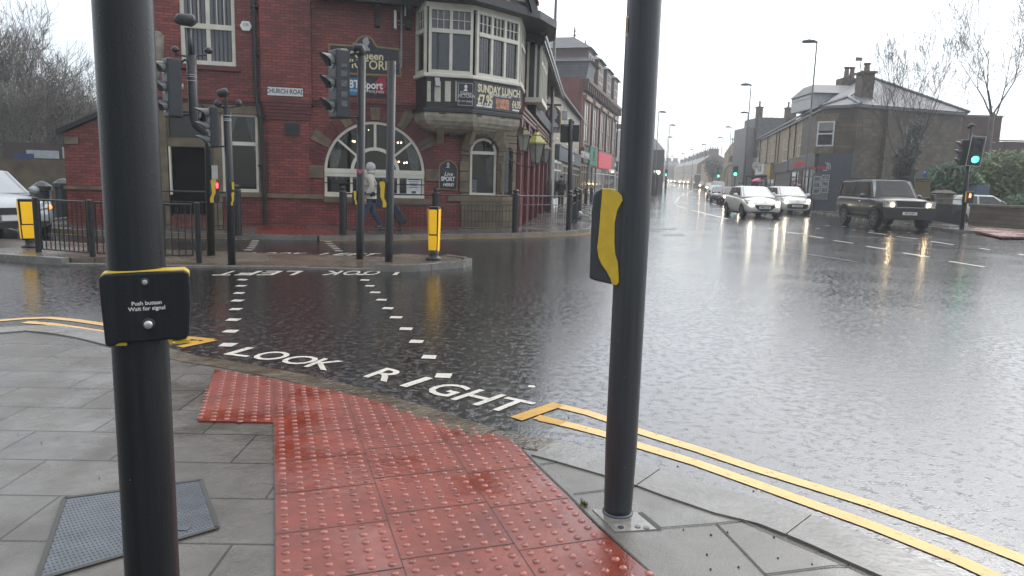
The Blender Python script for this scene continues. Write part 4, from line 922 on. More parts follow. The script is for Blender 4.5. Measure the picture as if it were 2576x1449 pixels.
pp = archpoly(cx, SWs, SWr - 0.01, SW[2] + 0.02, 16); MB().add([(p[0], 0.085, p[1]) for p in pp], [list(range(len(pp)))]).build('pane', GLASS, sw, FA.M)
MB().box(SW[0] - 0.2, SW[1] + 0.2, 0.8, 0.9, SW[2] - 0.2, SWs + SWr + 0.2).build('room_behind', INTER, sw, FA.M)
curtain(FA, sw, SW[1] - 0.06, SW[1] - 0.32, SW[1] - 0.2, SWs + SWr * 0.9, SW[2] + 0.3, 0.2)
notice(FA, 1184, 1199, 452, 494 - 6, -0.1, sw)
mb = MB(); zi = SWs - 0.12
mb.box(uSt - 0.04, SW[0] - 0.02, -0.14, -0.0715, zi, zi + 0.12); mb.box(SW[1] + 0.02, uR + 0.05, -0.14, -0.0715, zi, zi + 0.12)
for k in range(7):
    z = 1.15 + k * 0.3
    if z + 0.28 < zi: mb.box(uSt - 0.05, SW[0] - 0.06, -0.12, -0.0715, z, z + 0.27); mb.box(SW[1] + 0.1, uR + 0.03, -0.12, -0.0715, z, z + 0.27)
ring(mb, cx, SWs, SWr + 0.04, SWr + 0.3, 2, 178, -0.12, -0.0715, 9)
explode(mb.build('stone_dressings', STONE, pub, FA.M, bevel=0.015))
# dark wrought rails in front of the arch window
mb = MB()
zr = FA.uv(940, 462)[1]; mb.tube([(au - ar, -0.03, zr), (au + ar, -0.03, zr)], 0.014, 6)
mb.build('window_rail', BLACK, pub, FA.M)

# chamfer and street side
CH = Frame(FA.at(uR)[:2], to=(0.02, 21.5)); chL = (Vector((0.02, 21.5)) - FA.at(uR).xy).length
FBW = Frame((0.02, 21.5), to=(1.78, 38.0)); LB = (Vector((1.78, 38.0)) - Vector((0.02, 21.5))).length
zc_ = FA.uv(1215, 302)[1]
holed([(0, 0.1), (chL, 0.1), (chL, zc_), (0, zc_)], [archpoly(chL / 2, SWs, chL * 0.28, SW[2], 10)], 0.1, thick=0.2).build('stone_facing', STONEW, pub, CH.M)
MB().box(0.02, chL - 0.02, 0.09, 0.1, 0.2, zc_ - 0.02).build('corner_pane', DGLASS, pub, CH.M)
hs = []; BW = []
for k, u0 in enumerate((0.7, 3.2, 5.7, 8.2, 10.9, 13.6)):
    hs.append(archpoly(u0 + 0.75, 2.5, 0.75, 1.05, 14)); BW.append((u0, u0 + 1.5))
ups = [rect(u0, u0 + 1.5, 4.2, 5.9) for u0 in (3.4, 6.4, 9.4, 12.4)]
holed([(0, 0), (LB, 0), (LB, ZT - 0.2), (2.1, ZT - 0.2), (2.1, 3.5), (0, 3.5)], hs + ups, 0.14, thick=0.3).build('wall', BRICK, pub, FBW.M)
for (a, b) in BW:
    mb = MB(); ring(mb, (a + b) / 2, 2.5, 0.66, 0.748, 0, 180, 0.03, 0.12, 14); mb.box(a + 0.002, a + 0.09, 0.03, 0.12, 1.05, 2.5); mb.box(b - 0.09, b - 0.002, 0.03, 0.12, 1.05, 2.5); mb.box(a + 0.09, b - 0.09, 0.02, 0.11, 2.42, 2.52); mb.box(a + 0.09, b - 0.09, 0.02, 0.11, 1.052, 1.16); mb.box((a + b) / 2 - 0.03, (a + b) / 2 + 0.03, 0.03, 0.1, 1.16, 2.42)
    o = mb.build('arched_window', CREAM, pub, FBW.M)
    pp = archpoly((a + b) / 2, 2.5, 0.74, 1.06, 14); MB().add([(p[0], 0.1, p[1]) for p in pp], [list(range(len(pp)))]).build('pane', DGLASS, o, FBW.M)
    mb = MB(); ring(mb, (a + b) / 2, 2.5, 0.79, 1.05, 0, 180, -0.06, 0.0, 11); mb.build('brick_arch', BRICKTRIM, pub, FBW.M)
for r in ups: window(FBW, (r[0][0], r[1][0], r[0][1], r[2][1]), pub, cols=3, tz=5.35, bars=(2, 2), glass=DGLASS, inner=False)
mb = MB()
for u0 in (0.28, 2.7, 5.2, 7.7, 10.3, 13.0, 15.6): mb.box(u0 - 0.2, u0 + 0.2, -0.14, 0.0, 0.1, 3.4)
explode(mb.build('pilaster', BRICKTRIM, pub, FBW.M, bevel=0.03))
mb = MB()
for dz, dy in ((0, 0.22), (-0.1, 0.17), (-0.22, 0.15)): mb.box(0, LB, -dy, 0.0, 3.68 + dz - 0.09, 3.68 + dz)
mb.build('cornice', mk('brown_stone', (0.17, 0.085, 0.065), 0.5, var=0.25), pub, FBW.M)
mb = MB(); mb.box(3.0, 14.5, -0.30, -0.004, 3.75, 4.15); mb.box(4.2, LB, -0.32, 0.0, 5.95, ZT - 0.2)
mb.build('jetty_boards', BLACKW, pub, FBW.M)
mb = MB()      # first floor bay window on the street side
mb.box(2.2, 4.9, -0.55, 0.0, 4.05, 4.2); mb.box(2.2, 4.9, -0.55, 0.0, 5.9, 6.0)
for u0 in (2.25, 2.95, 3.6, 4.25, 4.85): mb.box(u0 - 0.045, u0 + 0.045, -0.52, -0.44, 4.2, 5.9)
mb.box(2.2, 4.9, -0.5, -0.45, 5.28, 5.38)
for yy in (-0.35, -0.1): mb.box(2.2, 2.28, yy, yy + 0.07, 4.2, 5.9)
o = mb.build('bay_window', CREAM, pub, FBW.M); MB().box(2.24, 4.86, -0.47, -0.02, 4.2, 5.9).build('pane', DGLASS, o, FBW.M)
# eaves over the street side: black boards, rafters and gutter
mb = MB(); mb.hexa([(2.0, -0.55, ZT - 0.35), (LB, -0.55, ZT - 0.35), (LB, 0.3, ZT - 0.1), (2.0, 0.3, ZT - 0.1)], [(2.0, -0.6, ZT - 0.15), (LB, -0.6, ZT - 0.15), (LB, 0.3, ZT + 0.25), (2.0, 0.3, ZT + 0.25)])
mb.build('eaves', BLACKW, pub, FBW.M)
mb = MB(); mb.tube([(1.6, -0.62, ZT - 0.12), (LB, -0.62, ZT - 0.12)], 0.06, 8); mb.tube([(1.6, -0.6, ZT - 0.28), (LB, -0.6, ZT - 0.28)], 0.03, 6); mb.build('gutter', mk('wet_gutter', (0.06, 0.065, 0.07), 0.15, metal=0.5), pub, FBW.M)
mb = MB(); yr = 4.5
mb.hexa([(1.8, -0.62, ZT - 0.1), (LB, -0.62, ZT - 0.1), (LB, yr, ZT + 3.6), (1.8, yr, ZT + 3.6)], [(1.8, -0.62, ZT + 0.0), (LB, -0.62, ZT + 0.0), (LB, yr, ZT + 3.75), (1.8, yr, ZT + 3.75)])
mb.build('roof', TILE, pub, FBW.M)
# dark dormer cheek with tiles showing beyond the oriel gable
mb = MB(); mb.prismyz([(0.2, ZT + 0.0), (0.2, ZT + 1.35), (1.6, ZT + 1.9), (3.4, ZT + 2.6), (3.4, ZT + 0.0)], 8.5, 10.5); mb.build('dormer', BLACKW, pub, FBW.M)
mb = MB(); mb.hexa([(5.2, 0.1, ZT + 0.9), (8.3, 0.1, ZT + 0.9), (8.3, 1.6, ZT + 2.4), (5.2, 1.6, ZT + 2.4)], [(5.2, 0.1, ZT + 1.0), (8.3, 0.1, ZT + 1.0), (8.3, 1.6, ZT + 2.5), (5.2, 1.6, ZT + 2.5)]); mb.build('dormer_roof', TILE, pub, FBW.M)

# ---- the oriel
OFF = 0.8
P2a = FA.at(FA.uv(1073, 187, OFF)[0], OFF); P2b = FA.at(FA.uv(1192.5, 187, OFF)[0], OFF); P1 = FA.at(FA.uv(1047, 187)[0], 0.0)
F2 = Frame(P2a.xy, to=P2b.xy); L2 = (P2b - P2a).length
d3 = Vector((0.678, 0.735)).normalized(); F3 = Frame(P2b.xy, ang=math.atan2(d3.y, d3.x)); L3 = F3.uv(1306.5, 150)[0]
P3 = F3.at(L3); F4 = Frame(P3.xy, ang=math.atan2(0.996, 0.09)); L4 = 1.5; P4 = F4.at(L4)
F1 = Frame(P1.xy, to=P2a.xy); L1 = (P2a - P1).length
z_sill = F2.uv(1130, 186)[1]; z_top = F2.uv(1130, 20)[1]; z_tr = F2.uv(1130, 79)[1]; z_band = F2.uv(1130, 272)[1]
def oriel_window(F, Lf, cols, parent, blind, e0=0.05, e1=0.05):
    return window(F, (e0, Lf - e1, z_sill, z_top), parent, cols=cols, tz=z_tr, bars=(3, 2), y0=-0.045, y1=0.03, blind=blind, fw=0.075, barw=0.02)
oriel_window(F1, L1, 1, pub, None); oriel_window(F2, L2, 2, pub, 'plain'); oriel_window(F3, L3, 3, pub, 'slats'); oriel_window(F4, L4, 2, pub, None)
plan = [P1, P2a, P2b, P3, P4]
def planpoly(d, extra=((0.9, 24.5), (-1.2, 24.0))):
    pts = []
    cen = Vector((-0.9, 22.0, 0))
    for p in plan: v = (p - cen); v.z = 0; pts.append(((p + v.normalized() * d).x, (p + v.normalized() * d).y))
    return pts + [(P4.x, P4.y + 0.5), (P1.x + 0.3, P1.y + 1.2)]
def oplate(name, d, z0, z1, mat, bev=0.0): return MB().prismxy(planpoly(d), z0, z1).build(name, mat, pub, Matrix(), bevel=bev)
oplate('oriel_sill', 0.10, z_sill - 0.10, z_sill, CREAM, 0.02); oplate('oriel_apron', 0.0, z_band, z_sill - 0.10, BLACKW); oplate('oriel_head', 0.03, z_top, z_top + 0.12, CREAM)
oplate('oriel_moulding', 0.12, z_band - 0.12, z_band, BLACKW, 0.02)
mb = MB(); lv = [(0.06, -0.12), (0.07, -0.22), (0.04, -0.34), (-0.04, -0.45), (-0.16, -0.54), (-0.32, -0.61), (-0.5, -0.65)]
for d, dz in lv: mb.v += [(x_, y_, z_band + dz) for x_, y_ in planpoly(d)]
nP = len(planpoly(0))
for i in range(len(lv) - 1):
    for k in range(nP): a_ = i * nP + k; b_ = i * nP + (k + 1) % nP; mb.f.append([a_, b_, b_ + nP, a_ + nP]); mb.mi.append(0)
mb.f.append(list(range((len(lv) - 1) * nP, len(lv) * nP))); mb.mi.append(0)
mb.build('stone_coving', mk('pale_stone', (0.25, 0.225, 0.175), 0.55, var=0.35, scale=5, bump=0.6), pub, Matrix())
mb = MB()
for x in (1112, 1203, 1262): 
    F = F2 if x < 1192 else F3; u = F.uv(x, 290)[0]; q = [F.sub(u).M @ Vector(v) for v in ((-0.09, -0.07, z_band - 0.13), (0.09, -0.07, z_band - 0.13), (0.09, 0.3, z_band - 0.13), (-0.09, 0.3, z_band - 0.13))]
    q2 = [F.sub(u).M @ Vector(v) for v in ((-0.09, 0.28, z_band - 0.95), (0.09, 0.28, z_band - 0.95), (0.09, 0.5, z_band - 0.95), (-0.09, 0.5, z_band - 0.95))]
    mb.hexa(q2, q)
explode(mb.build('coving_bracket', STONE, pub, Matrix()))
mb = MB(); PANEL = mk('cream_panel', (0.48, 0.46, 0.38), 0.6, var=0.15)
for x0, x1 in ((1074.5, 1083.5), (1093.5, 1108.5), (1119.5, 1134), (1145.5, 1154)):
    u0, u1 = F2.uv(x0, 230, 0.01)[0], F2.uv(x1, 230, 0.01)[0]; mb.box(u0, u1, -0.012, 0.0, F2.uv(x0, 255)[1] + 0.0, F2.uv(x0, 204)[1])
explode(mb.build('apron_panels', PANEL, pub, F2.M))
# security light on the apron
u0, z0 = F2.uv(1101, 205, 0.1); MB().hexa([(u0 - 0.06, -0.2, z0 - 0.12), (u0 + 0.06, -0.2, z0 - 0.12), (u0 + 0.06, -0.1, z0 - 0.14), (u0 - 0.06, -0.1, z0 - 0.14)], [(u0 - 0.08, -0.12, z0 + 0.1), (u0 + 0.05, -0.12, z0 + 0.1), (u0 + 0.05, -0.0, z0 + 0.08), (u0 - 0.08, -0.0, z0 + 0.08)]).build('security_light', GALV, pub, F2.M)
# gable roof over the oriel
cen = Vector((-0.9, 22.0))
sof = [FA.at(FA.uv(1042, 10)[0], 0.45).xy, FA.at(FA.uv(1090, 5)[0], 1.1).xy, (P2b.xy + (P2b.xy - cen).normalized() * 0.75), Vector((0.6, 21.45)), Vector((1.15, 22.7)), Vector((1.2, 24.6)), Vector((0.3, 26)), Vector((-3, 24))]
zt = z_top + 0.12
mb = MB(); mb.prismxy([tuple(p) for p in sof], zt, zt + 0.22); mb.build('soffit', BLACKW, pub, Matrix())
FG = Frame(tuple(sof[2] + Vector((0.1, 0.1)) - d3 * 0.9), ang=math.atan2(d3.y, d3.x))
gw = 3.1
MB().prismxz([(-0.4, zt + 0.22), (gw, zt + 0.22), (gw / 2, zt + 3.2)], 0.15, 0.3).build('gable', BLACKW, pub, FG.M)
mb = MB()
for k, (a, b, h) in enumerate(((0.35, 0.85, 0.5), (0.95, 1.45, 1.2), (1.55, 2.05, 1.6), (2.15, 2.6, 1.1), (2.7, 3.1, 0.5))): mb.prismxz([(a, zt + 0.36), (b, zt + 0.36), (b, zt + 0.36 + h), (a, zt + 0.36 + h * 0.9)], 0.135, 0.16)
explode(mb.build('gable_panels', PANEL, pub, FG.M))
mb = MB()
for a, b in (((-0.6, zt + 0.15), (gw / 2, zt + 3.5)), ((gw + 0.2, zt + 0.15), (gw / 2, zt + 3.5))):
    bar2(mb, a, b, 0.28, -0.05, 0.05)
explode(mb.build('bargeboard', BLACKW, pub, FG.M))
mb = MB()
for s0 in (-0.7, gw + 0.3): mb.hexa([(s0, -0.1, zt + 0.3), (gw / 2, -0.1, zt + 3.65), (gw / 2, 2.8, zt + 3.65), (s0, 2.8, zt + 0.3)], [(s0, -0.1, zt + 0.38), (gw / 2, -0.1, zt + 3.75), (gw / 2, 2.8, zt + 3.75), (s0, 2.8, zt + 0.38)])
mb.build('gable_roof', TILE, pub, FG.M)
# main eaves above the arched window front
uE = FA.uv(790, 9)[0]
mb = MB(); mb.box(uE, FA.uv(1052, 9)[0], -0.5, 0.2, ZT, ZT + 0.16); mb.box(uE, FA.uv(1052, 9)[0], -0.56, -0.46, ZT - 0.05, ZT + 0.2)
mb.build('soffit', BLACKW, pub, FA.M)
mb = MB()
for x in (1222, 1530):
    u = FA.uv((960 + x / 2.683) / 1.4907, 30)[0]; mb.prismyz([(0.0, ZT), (-0.42, ZT), (-0.4, ZT - 0.1), (-0.12, ZT - 0.35), (-0.1, ZT - 0.55), (0.0, ZT - 0.6)], u - 0.07, u + 0.07)
explode(mb.build('eaves_bracket', BLACKW, pub, FA.M))
mb = MB(); mb.hexa([(uE, -0.56, ZT + 0.2), (uR, -0.56, ZT + 0.2), (uR, 5, ZT + 3.8), (uE, 5, ZT + 3.8)], [(uE, -0.56, ZT + 0.28), (uR, -0.56, ZT + 0.28), (uR, 5, ZT + 3.95), (uE, 5, ZT + 3.95)])
mb.hexa([(uL - 0.3, -0.4, main_top), (uE, -0.4, main_top), (uE, 5, main_top + 3.4), (uL - 0.3, 5, main_top + 3.4)], [(uL - 0.3, -0.4, main_top + 0.12), (uE, -0.4, main_top + 0.12), (uE, 5, main_top + 3.5), (uL - 0.3, 5, main_top + 3.5)])
mb.build('roof', TILE, pub, FA.M)
# black downpipes
u, _ = FA.uv(652, 300)
mb = MB(); mb.tube([(u - 0.06, -0.12, main_top), (u - 0.05, -0.12, z_string), (u + 0.04, -0.13, z_string - 0.5), (u + 0.1, -0.12, 1.6), (u + 0.1, -0.12, 0.12)], 0.055, 10)
for z in (1.7, 3.0, 4.6, 5.8): mb.box(u - 0.13 + (0.08 if z < 3.5 else 0), u + 0.05 + (0.12 if z < 3.5 else 0), -0.18, 0.0, z, z + 0.05)
mb.build('downpipe', BLACK, pub, FA.M)
# rest of the building mass and the lower left wing
mb = MB(); mb.box(uL, uL + 0.3, 0.3, 6.0, 0, main_top); mb.box(uL, uR - 0.5, 6.0, 6.3, 0, ZT); mb.build('rear_wall', BRICK, pub, FA.M)
w0, w1 = FA.uv(165, 450)[0], uL
zw0, zw1 = FA.uv(165, 336)[1], FA.uv(330, 262)[1]
MB().prismxz([(w0, 0), (w1, 0), (w1, zw1), (w0, zw0)], 0.02, 5.0).build('wing_wall', BRICK, pub, FA.M)
mb = MB(); dz = 0.12; mb.prismxz([(w0 - 0.12, zw0 - 0.03), (w1, zw1), (w1, zw1 + dz), (w0 - 0.12, zw0 - 0.03 + dz)], -0.1, 5.2)
mb.build('wing_roof', BLACKW, pub, FA.M)
r = RP(FA, 165, 197, 345, 362); mb = MB(); mb.box(r[0] - 0.02, r[1], -0.03, 0.0195, r[2], r[3]); r2 = RP(FA, 165, 330, 469, 477); mb.box(r2[0] - 0.03, r2[1], -0.05, 0.0195, r2[2], r2[3]); explode(mb.build('stone_blocks', STONE, pub, FA.M))
# stone corbel high up beside the near pole
u, z = FA.uv(392, 130); MB().lathe([(0.02, -0.75), (0.13, -0.45), (0.2, 0.1), (0.22, 0.4), (0.12, 0.5)], 12, (u, 0, z)).build('stone_corbel', mk('pale_stone', (0.3, 0.27, 0.22)), pub, FA.M, smooth=True)

# ------------------------------------------------------------------ signs and fittings on the pub
SGN = mk('sign_black', (0.014, 0.018, 0.024), 0.35, var=0.15); GOLD = mk('gold_trim', (0.26, 0.17, 0.07), 0.4, var=0.2); LCREAM = mk('cream_letter', (0.70, 0.62, 0.38), 0.5, var=0.1); SILH = mk('pale_silhouette', (0.42, 0.40, 0.42), 0.5, var=0.1)
BUST = [(.05, 0), (.95, .03), (.93, .13), (.84, .22), (.70, .29), (.67, .38), (.70, .42), (.79, .44), (.82, .50), (.80, .55), (.83, .58), (.91, .64), (.80, .74), (.81, .84), (.74, .92), (.70, 1.0), (.42, .97), (.26, .88), (.17, .74), (.20, .60), (.31, .50), (.33, .40), (.27, .30), (.13, .20), (.04, .10)]
def bust(F, cx, z0, h, off, parent, mat=SILH, flip=1):
    return MB().prismxz([(cx + flip * (p[0] - 0.5) * h * 0.72, z0 + p[1] * h) for p in BUST], -off - 0.004, -off + 0.004).build('queen_silhouette', mat, parent, F.M)
def wall_thing(name, label, cat, F, u, z, group=None): return thing(name, label, cat, F.sub(u, 0, z).M, group)
# main name board
sg = wall_thing('pub_sign', 'large black and gold name board with a crested top on the red brick pub front', 'pub sign', FA, FA.uv(919, 150)[0], FA.uv(919, 150)[1])
crest = [(825.3, 108.8), (885.3, 112.5), (886.5, 107.5), (894, 105)] + [(919 + 25 * math.cos(math.radians(a)), 111 - 22.5 * math.sin(math.radians(a)) + 1.5 * math.cos(math.radians(a))) for a in range(165, 10, -12)] + [(944.5, 109), (950, 115.5), (1006.6, 121.8), (1010, 193), (827.8, 185)]
cc = [FA.uv(x, y, 0.06) for x, y in crest]
MB().prismxz(cc, -0.05, 0.0).build('board', GOLD, sg, FA.M)
mx_, mz_ = sum(c[0] for c in cc) / len(cc), FA.uv(919, 150, 0.06)[1]
def shrink(poly, d):
    out_ = []; n = len(poly); ar_ = sum(poly[i][0] * poly[(i + 1) % n][1] - poly[(i + 1) % n][0] * poly[i][1] for i in range(n)); sg_ = 1 if ar_ > 0 else -1
    for i in range(n):
        a, b, c = Vector(poly[i - 1]), Vector(poly[i]), Vector(poly[(i + 1) % n]); t1, t2 = (b - a).normalized(), (c - b).normalized()
        n1, n2 = Vector((-t1.y, t1.x)) * sg_, Vector((-t2.y, t2.x)) * sg_; bis = n1 + n2
        bis = bis.normalized() / max(0.5, bis.normalized().dot(n1)) if bis.length > 1e-6 else n1
        out_.append(tuple(b + bis * d))
    return out_
MB().prismxz(shrink(cc, 0.05), -0.06, -0.0505).build('face', SGN, sg, FA.M)
bust(FA, FA.uv(920, 112, 0.065)[0], FA.uv(920, 128, 0.065)[1], 0.36, 0.064, sg)
def stext(F, s, x, y, size, off, parent, mat=LCREAM, **kw):
    u, z = F.uv(x, y, off); return text_mesh(s, size, mat, 'lettering', parent, TXT(F.M, u, z, off), 0.003, **kw)
stext(FA, 'The', 874, 131, 0.22, 0.066, sg, bold=0.003); stext(FA, 'Queen', 929, 141, 0.28, 0.066, sg, bold=0.006); stext(FA, 'VICTORIA', 930, 164, 0.335, 0.066, sg, sx=0.9, bold=0.004)
# sports banner below
bn = wall_thing('banner', 'dark blue sports banner hung below the pub name board', 'banner', FA, FA.uv(920, 220)[0], FA.uv(920, 220)[1])
r = RP(FA, 848, 984, 195, 243, 0.03)
MB().box(r[0], r[1], -0.03, -0.02, r[2], r[3]).build('cloth', mk('banner_navy', (0.012, 0.022, 0.035), 0.5), bn, FA.M)
ru = r[0] + (r[1] - r[0]) * 0.52
MB().prismxz([(r[0], r[2] + 0.02), (ru - 0.25, r[2] + 0.02), (ru, r[3] - 0.02), (r[0], r[3] - 0.02)], -0.034, -0.0305).build('blue_field', mk('banner_blue', (0.02, 0.16, 0.32), 0.5, var=0.3, scale=3), bn, FA.M)
stext(FA, 'BT Sport', 920, 214, 0.29, 0.036, bn, mat=WHITEP, bold=0.008, sx=0.86); stext(FA, 'BT SPORT HAPPENS HERE', 916, 229.5, 0.095, 0.036, bn, mat=WHITEP)
mb = MB()
for cx_, fl in ((955, 1), (965, -1)):
    u, z = FA.uv(cx_, 217, 0.036)
    for pl in ([(-.04, .18), (.05, .18), (.03, .28), (-.03, .28)], [(-.08, -.02), (.07, -.02), (.06, .18), (-.06, .18)], [(-.08, -.02), (0, -.02), (-.1 * fl, -.25), (-.15 * fl, -.22)], [(0, -.02), (.07, -.02), (.09 * fl, -.2), (.03 * fl, -.22)], [(-.06, .17), (-.02, .12), (-.16 * fl, .0), (-.19 * fl, .03)]):
        mb.prismxz([(u + a, z + b) for a, b in pl], -0.038, -0.035)
mb.build('printed_players', mk('sport_red', (0.35, 0.02, 0.05), 0.5, var=0.3, scale=20), bn, FA.M)
# street name
sn = wall_thing('street_sign', 'white street name plate reading CHURCH ROAD on the brick pier', 'street sign', FA, FA.uv(717, 230, 0.2)[0], FA.uv(717, 230, 0.2)[1])
p4 = [FA.uv(x, y, 0.185) for x, y in ((673, 218), (762, 223), (762.5, 243), (673, 239))]
MB().prismxz(p4, -0.185, -0.17).build('plate', mk('sign_white', (0.60, 0.61, 0.60), 0.4, var=0.08), sn, FA.M)
MB().prismxz([(p[0] + (0.014 if i in (1, 2) else -0.014), p[1] + (0.014 if i < 2 else -0.014)) for i, p in enumerate(p4)], -0.178, -0.165).build('border', BLACK, sn, FA.M)
stext(FA, 'CHURCH ROAD', 717.5, 230.5, 0.165, 0.187, sn, mat=INK, sx=0.83, bold=0.003)
# small N plate of another sign seen by the cranked pole
sn = wall_thing('house_plate', 'small white plate with the letter N beside the cranked signal post', 'plate', FA, FA.uv(454, 216)[0], FA.uv(454, 216)[1])
r = RP(FA, 446, 461, 210, 222.5, 0.02); MB().box(r[0], r[1], -0.02, 0.0, r[2], r[3]).build('plate', mk('sign_white', (0.6, 0.6, 0.6)), sn, FA.M); stext(FA, 'N.', 453.5, 216.5, 0.15, 0.022, sn, mat=INK, bold=0.006)
# alarm box
u, z = FA.uv(619, 66, 0.05); al = wall_thing('alarm_box', 'white hexagonal alarm box high on the brick between window and downpipe', 'alarm box', FA, u, z)
MB().prismxz([(u + 0.155 * math.cos(math.radians(a)), z + 0.15 * math.sin(math.radians(a))) for a in (0, 55, 125, 180, 235, 305)], -0.09, 0.0).build('case', mk('alarm_white', (0.7, 0.7, 0.66), 0.35, var=0.05), al, FA.M, bevel=0.015)
text_mesh('DB', 0.1, INK, 'lettering', al, TXT(FA.M, u, z + 0.03, 0.091), 0.001)
# live sport board
u, z = FA.uv(1128, 440, 0.05); lb = wall_thing('chalkboard_sign', 'small arched black board reading Live SPORT HERE between the arched windows', 'sign', FA, u, z)
ol = [(1104.5, 418), (1107, 416), (1108, 412), (1113, 409)] + [(1128 + 15 * math.cos(math.radians(a)), 415 - 12.5 * math.sin(math.radians(a))) for a in range(155, 20, -15)] + [(1143.5, 411), (1148, 415), (1149, 419), (1152, 421), (1150.5, 479), (1104, 475.5)]
lc = [FA.uv(x, y, 0.06) for x, y in ol]
MB().prismxz(lc, -0.05, 0.0).build('board', GOLD, lb, FA.M); MB().prismxz(shrink(lc, 0.028), -0.058, -0.0505).build('face', SGN, lb, FA.M)
bust(FA, FA.uv(1127, 415, 0.06)[0], FA.uv(1127, 422.5, 0.06)[1], 0.16, 0.06, lb)
PALE = mk('chalk_white', (0.66, 0.66, 0.66), 0.6)
stext(FA, "What's on?", 1127, 428.5, 0.062, 0.06, lb, mat=mk('chalk_grey', (0.12, 0.13, 0.14))); stext(FA, 'Live', 1128, 438, 0.155, 0.06, lb, mat=PALE, shear=0.3, bold=0.002); stext(FA, 'SPORT', 1127, 450.5, 0.165, 0.06, lb, mat=PALE, sx=0.82, bold=0.006); stext(FA, 'HERE!', 1127.5, 465, 0.12, 0.06, lb, mat=PALE, shear=0.25, bold=0.003)
# Sunday lunch banner on the oriel: two facets
bn = thing('banner', 'black SUNDAY LUNCH banner wrapped round the base of the oriel window', 'banner', F2.sub(L2, 0, z_band + 0.4).M)
u0, u1 = F2.uv(1149.5, 232, 0.03)[0], L2 + 0.012
zb0, zb1 = F2.uv(1150, 269, 0.03)[1], F2.uv(1150, 203, 0.03)[1]
VIN = mk('banner_vinyl', (0.022, 0.024, 0.028), 0.25, var=0.3, scale=4, bump=0.2, bscale=6)
MB().box(u0, u1, -0.03, -0.018, zb0, zb1).build('cloth', VIN, bn, F2.M)
L3b = F3.uv(1307, 240, 0.03)[0]
MB().box(-0.012, L3b, -0.03, -0.018, zb0, zb1).build('cloth', VIN, bn, F3.M)
cu_ = (u0 + u1) / 2 + 0.02; hh = zb1 - zb0
mb = MB()
for (a, b, c, d) in ((u0 + 0.03, u1 - 0.04, zb0 + 0.05, zb0 + 0.058), (u0 + 0.03, u1 - 0.04, zb1 - 0.058, zb1 - 0.05), (u0 + 0.03, u0 + 0.038, zb0 + 0.058, zb1 - 0.058), (u1 - 0.048, u1 - 0.04, zb0 + 0.058, zb1 - 0.058)): mb.box(a, b, -0.033, -0.0305, c, d)
mb.build('white_border', PALE, bn, F2.M)
bust(F2, cu_ - 0.02, zb1 - hh * 0.38, hh * 0.25, 0.034, bn, mat=PALE)
def bt(F, s, u, z, size, mat, **kw): return text_mesh(s, size, mat, 'lettering', bn, TXT(F.M, u, z, 0.034), 0.002, **kw)
bt(F2, 'Queen', cu_ - 0.01, zb0 + hh * 0.55, 0.115, PALE); bt(F2, 'VICTORIA', cu_, zb0 + hh * 0.43, 0.13, PALE, sx=0.82); bt(F2, 'TEL: 0191 2858060', cu_ - 0.03, zb0 + hh * 0.23, 0.062, PALE, sx=0.85)
GLD = mk('gold_print', (0.62, 0.55, 0.36), 0.4, var=0.25, scale=8)
bt(F3, 'SUNDAY LUNCH', L3b * 0.54, zb1 - hh * 0.22, 0.29, GLD, sx=0.78, bold=0.01); bt(F3, 'SERVED FROM 12NOON - 4PM', L3b * 0.55, zb1 - hh * 0.40, 0.085, PALE, sx=0.8, bold=0.002)
bt(F3, '£7.95', L3b * 0.23, zb0 + hh * 0.34, 0.37, GLD, sx=0.72, bold=0.012); bt(F3, '£4.95', L3b * 0.93, zb0 + hh * 0.33, 0.28, GLD, sx=0.6, bold=0.01)
mb = MB(); mb.box(L3b * 0.05, L3b * 0.38, -0.033, -0.0305, zb0 + hh * 0.08, zb0 + hh * 0.15); mb.box(L3b * 0.84, L3b, -0.033, -0.0305, zb0 + hh * 0.08, zb0 + hh * 0.15); mb.build('white_strip', PALE, bn, F3.M)
bt(F3, 'ADULTS', L3b * 0.21, zb0 + hh * 0.115, 0.05, INK)
MB().box(L3b * 0.46, L3b * 0.76, -0.033, -0.0305, zb0 + hh * 0.09, zb0 + hh * 0.5).build('food_picture', mk('food_print', (0.35, 0.16, 0.09), 0.5, var=0.9, scale=14), bn, F3.M)

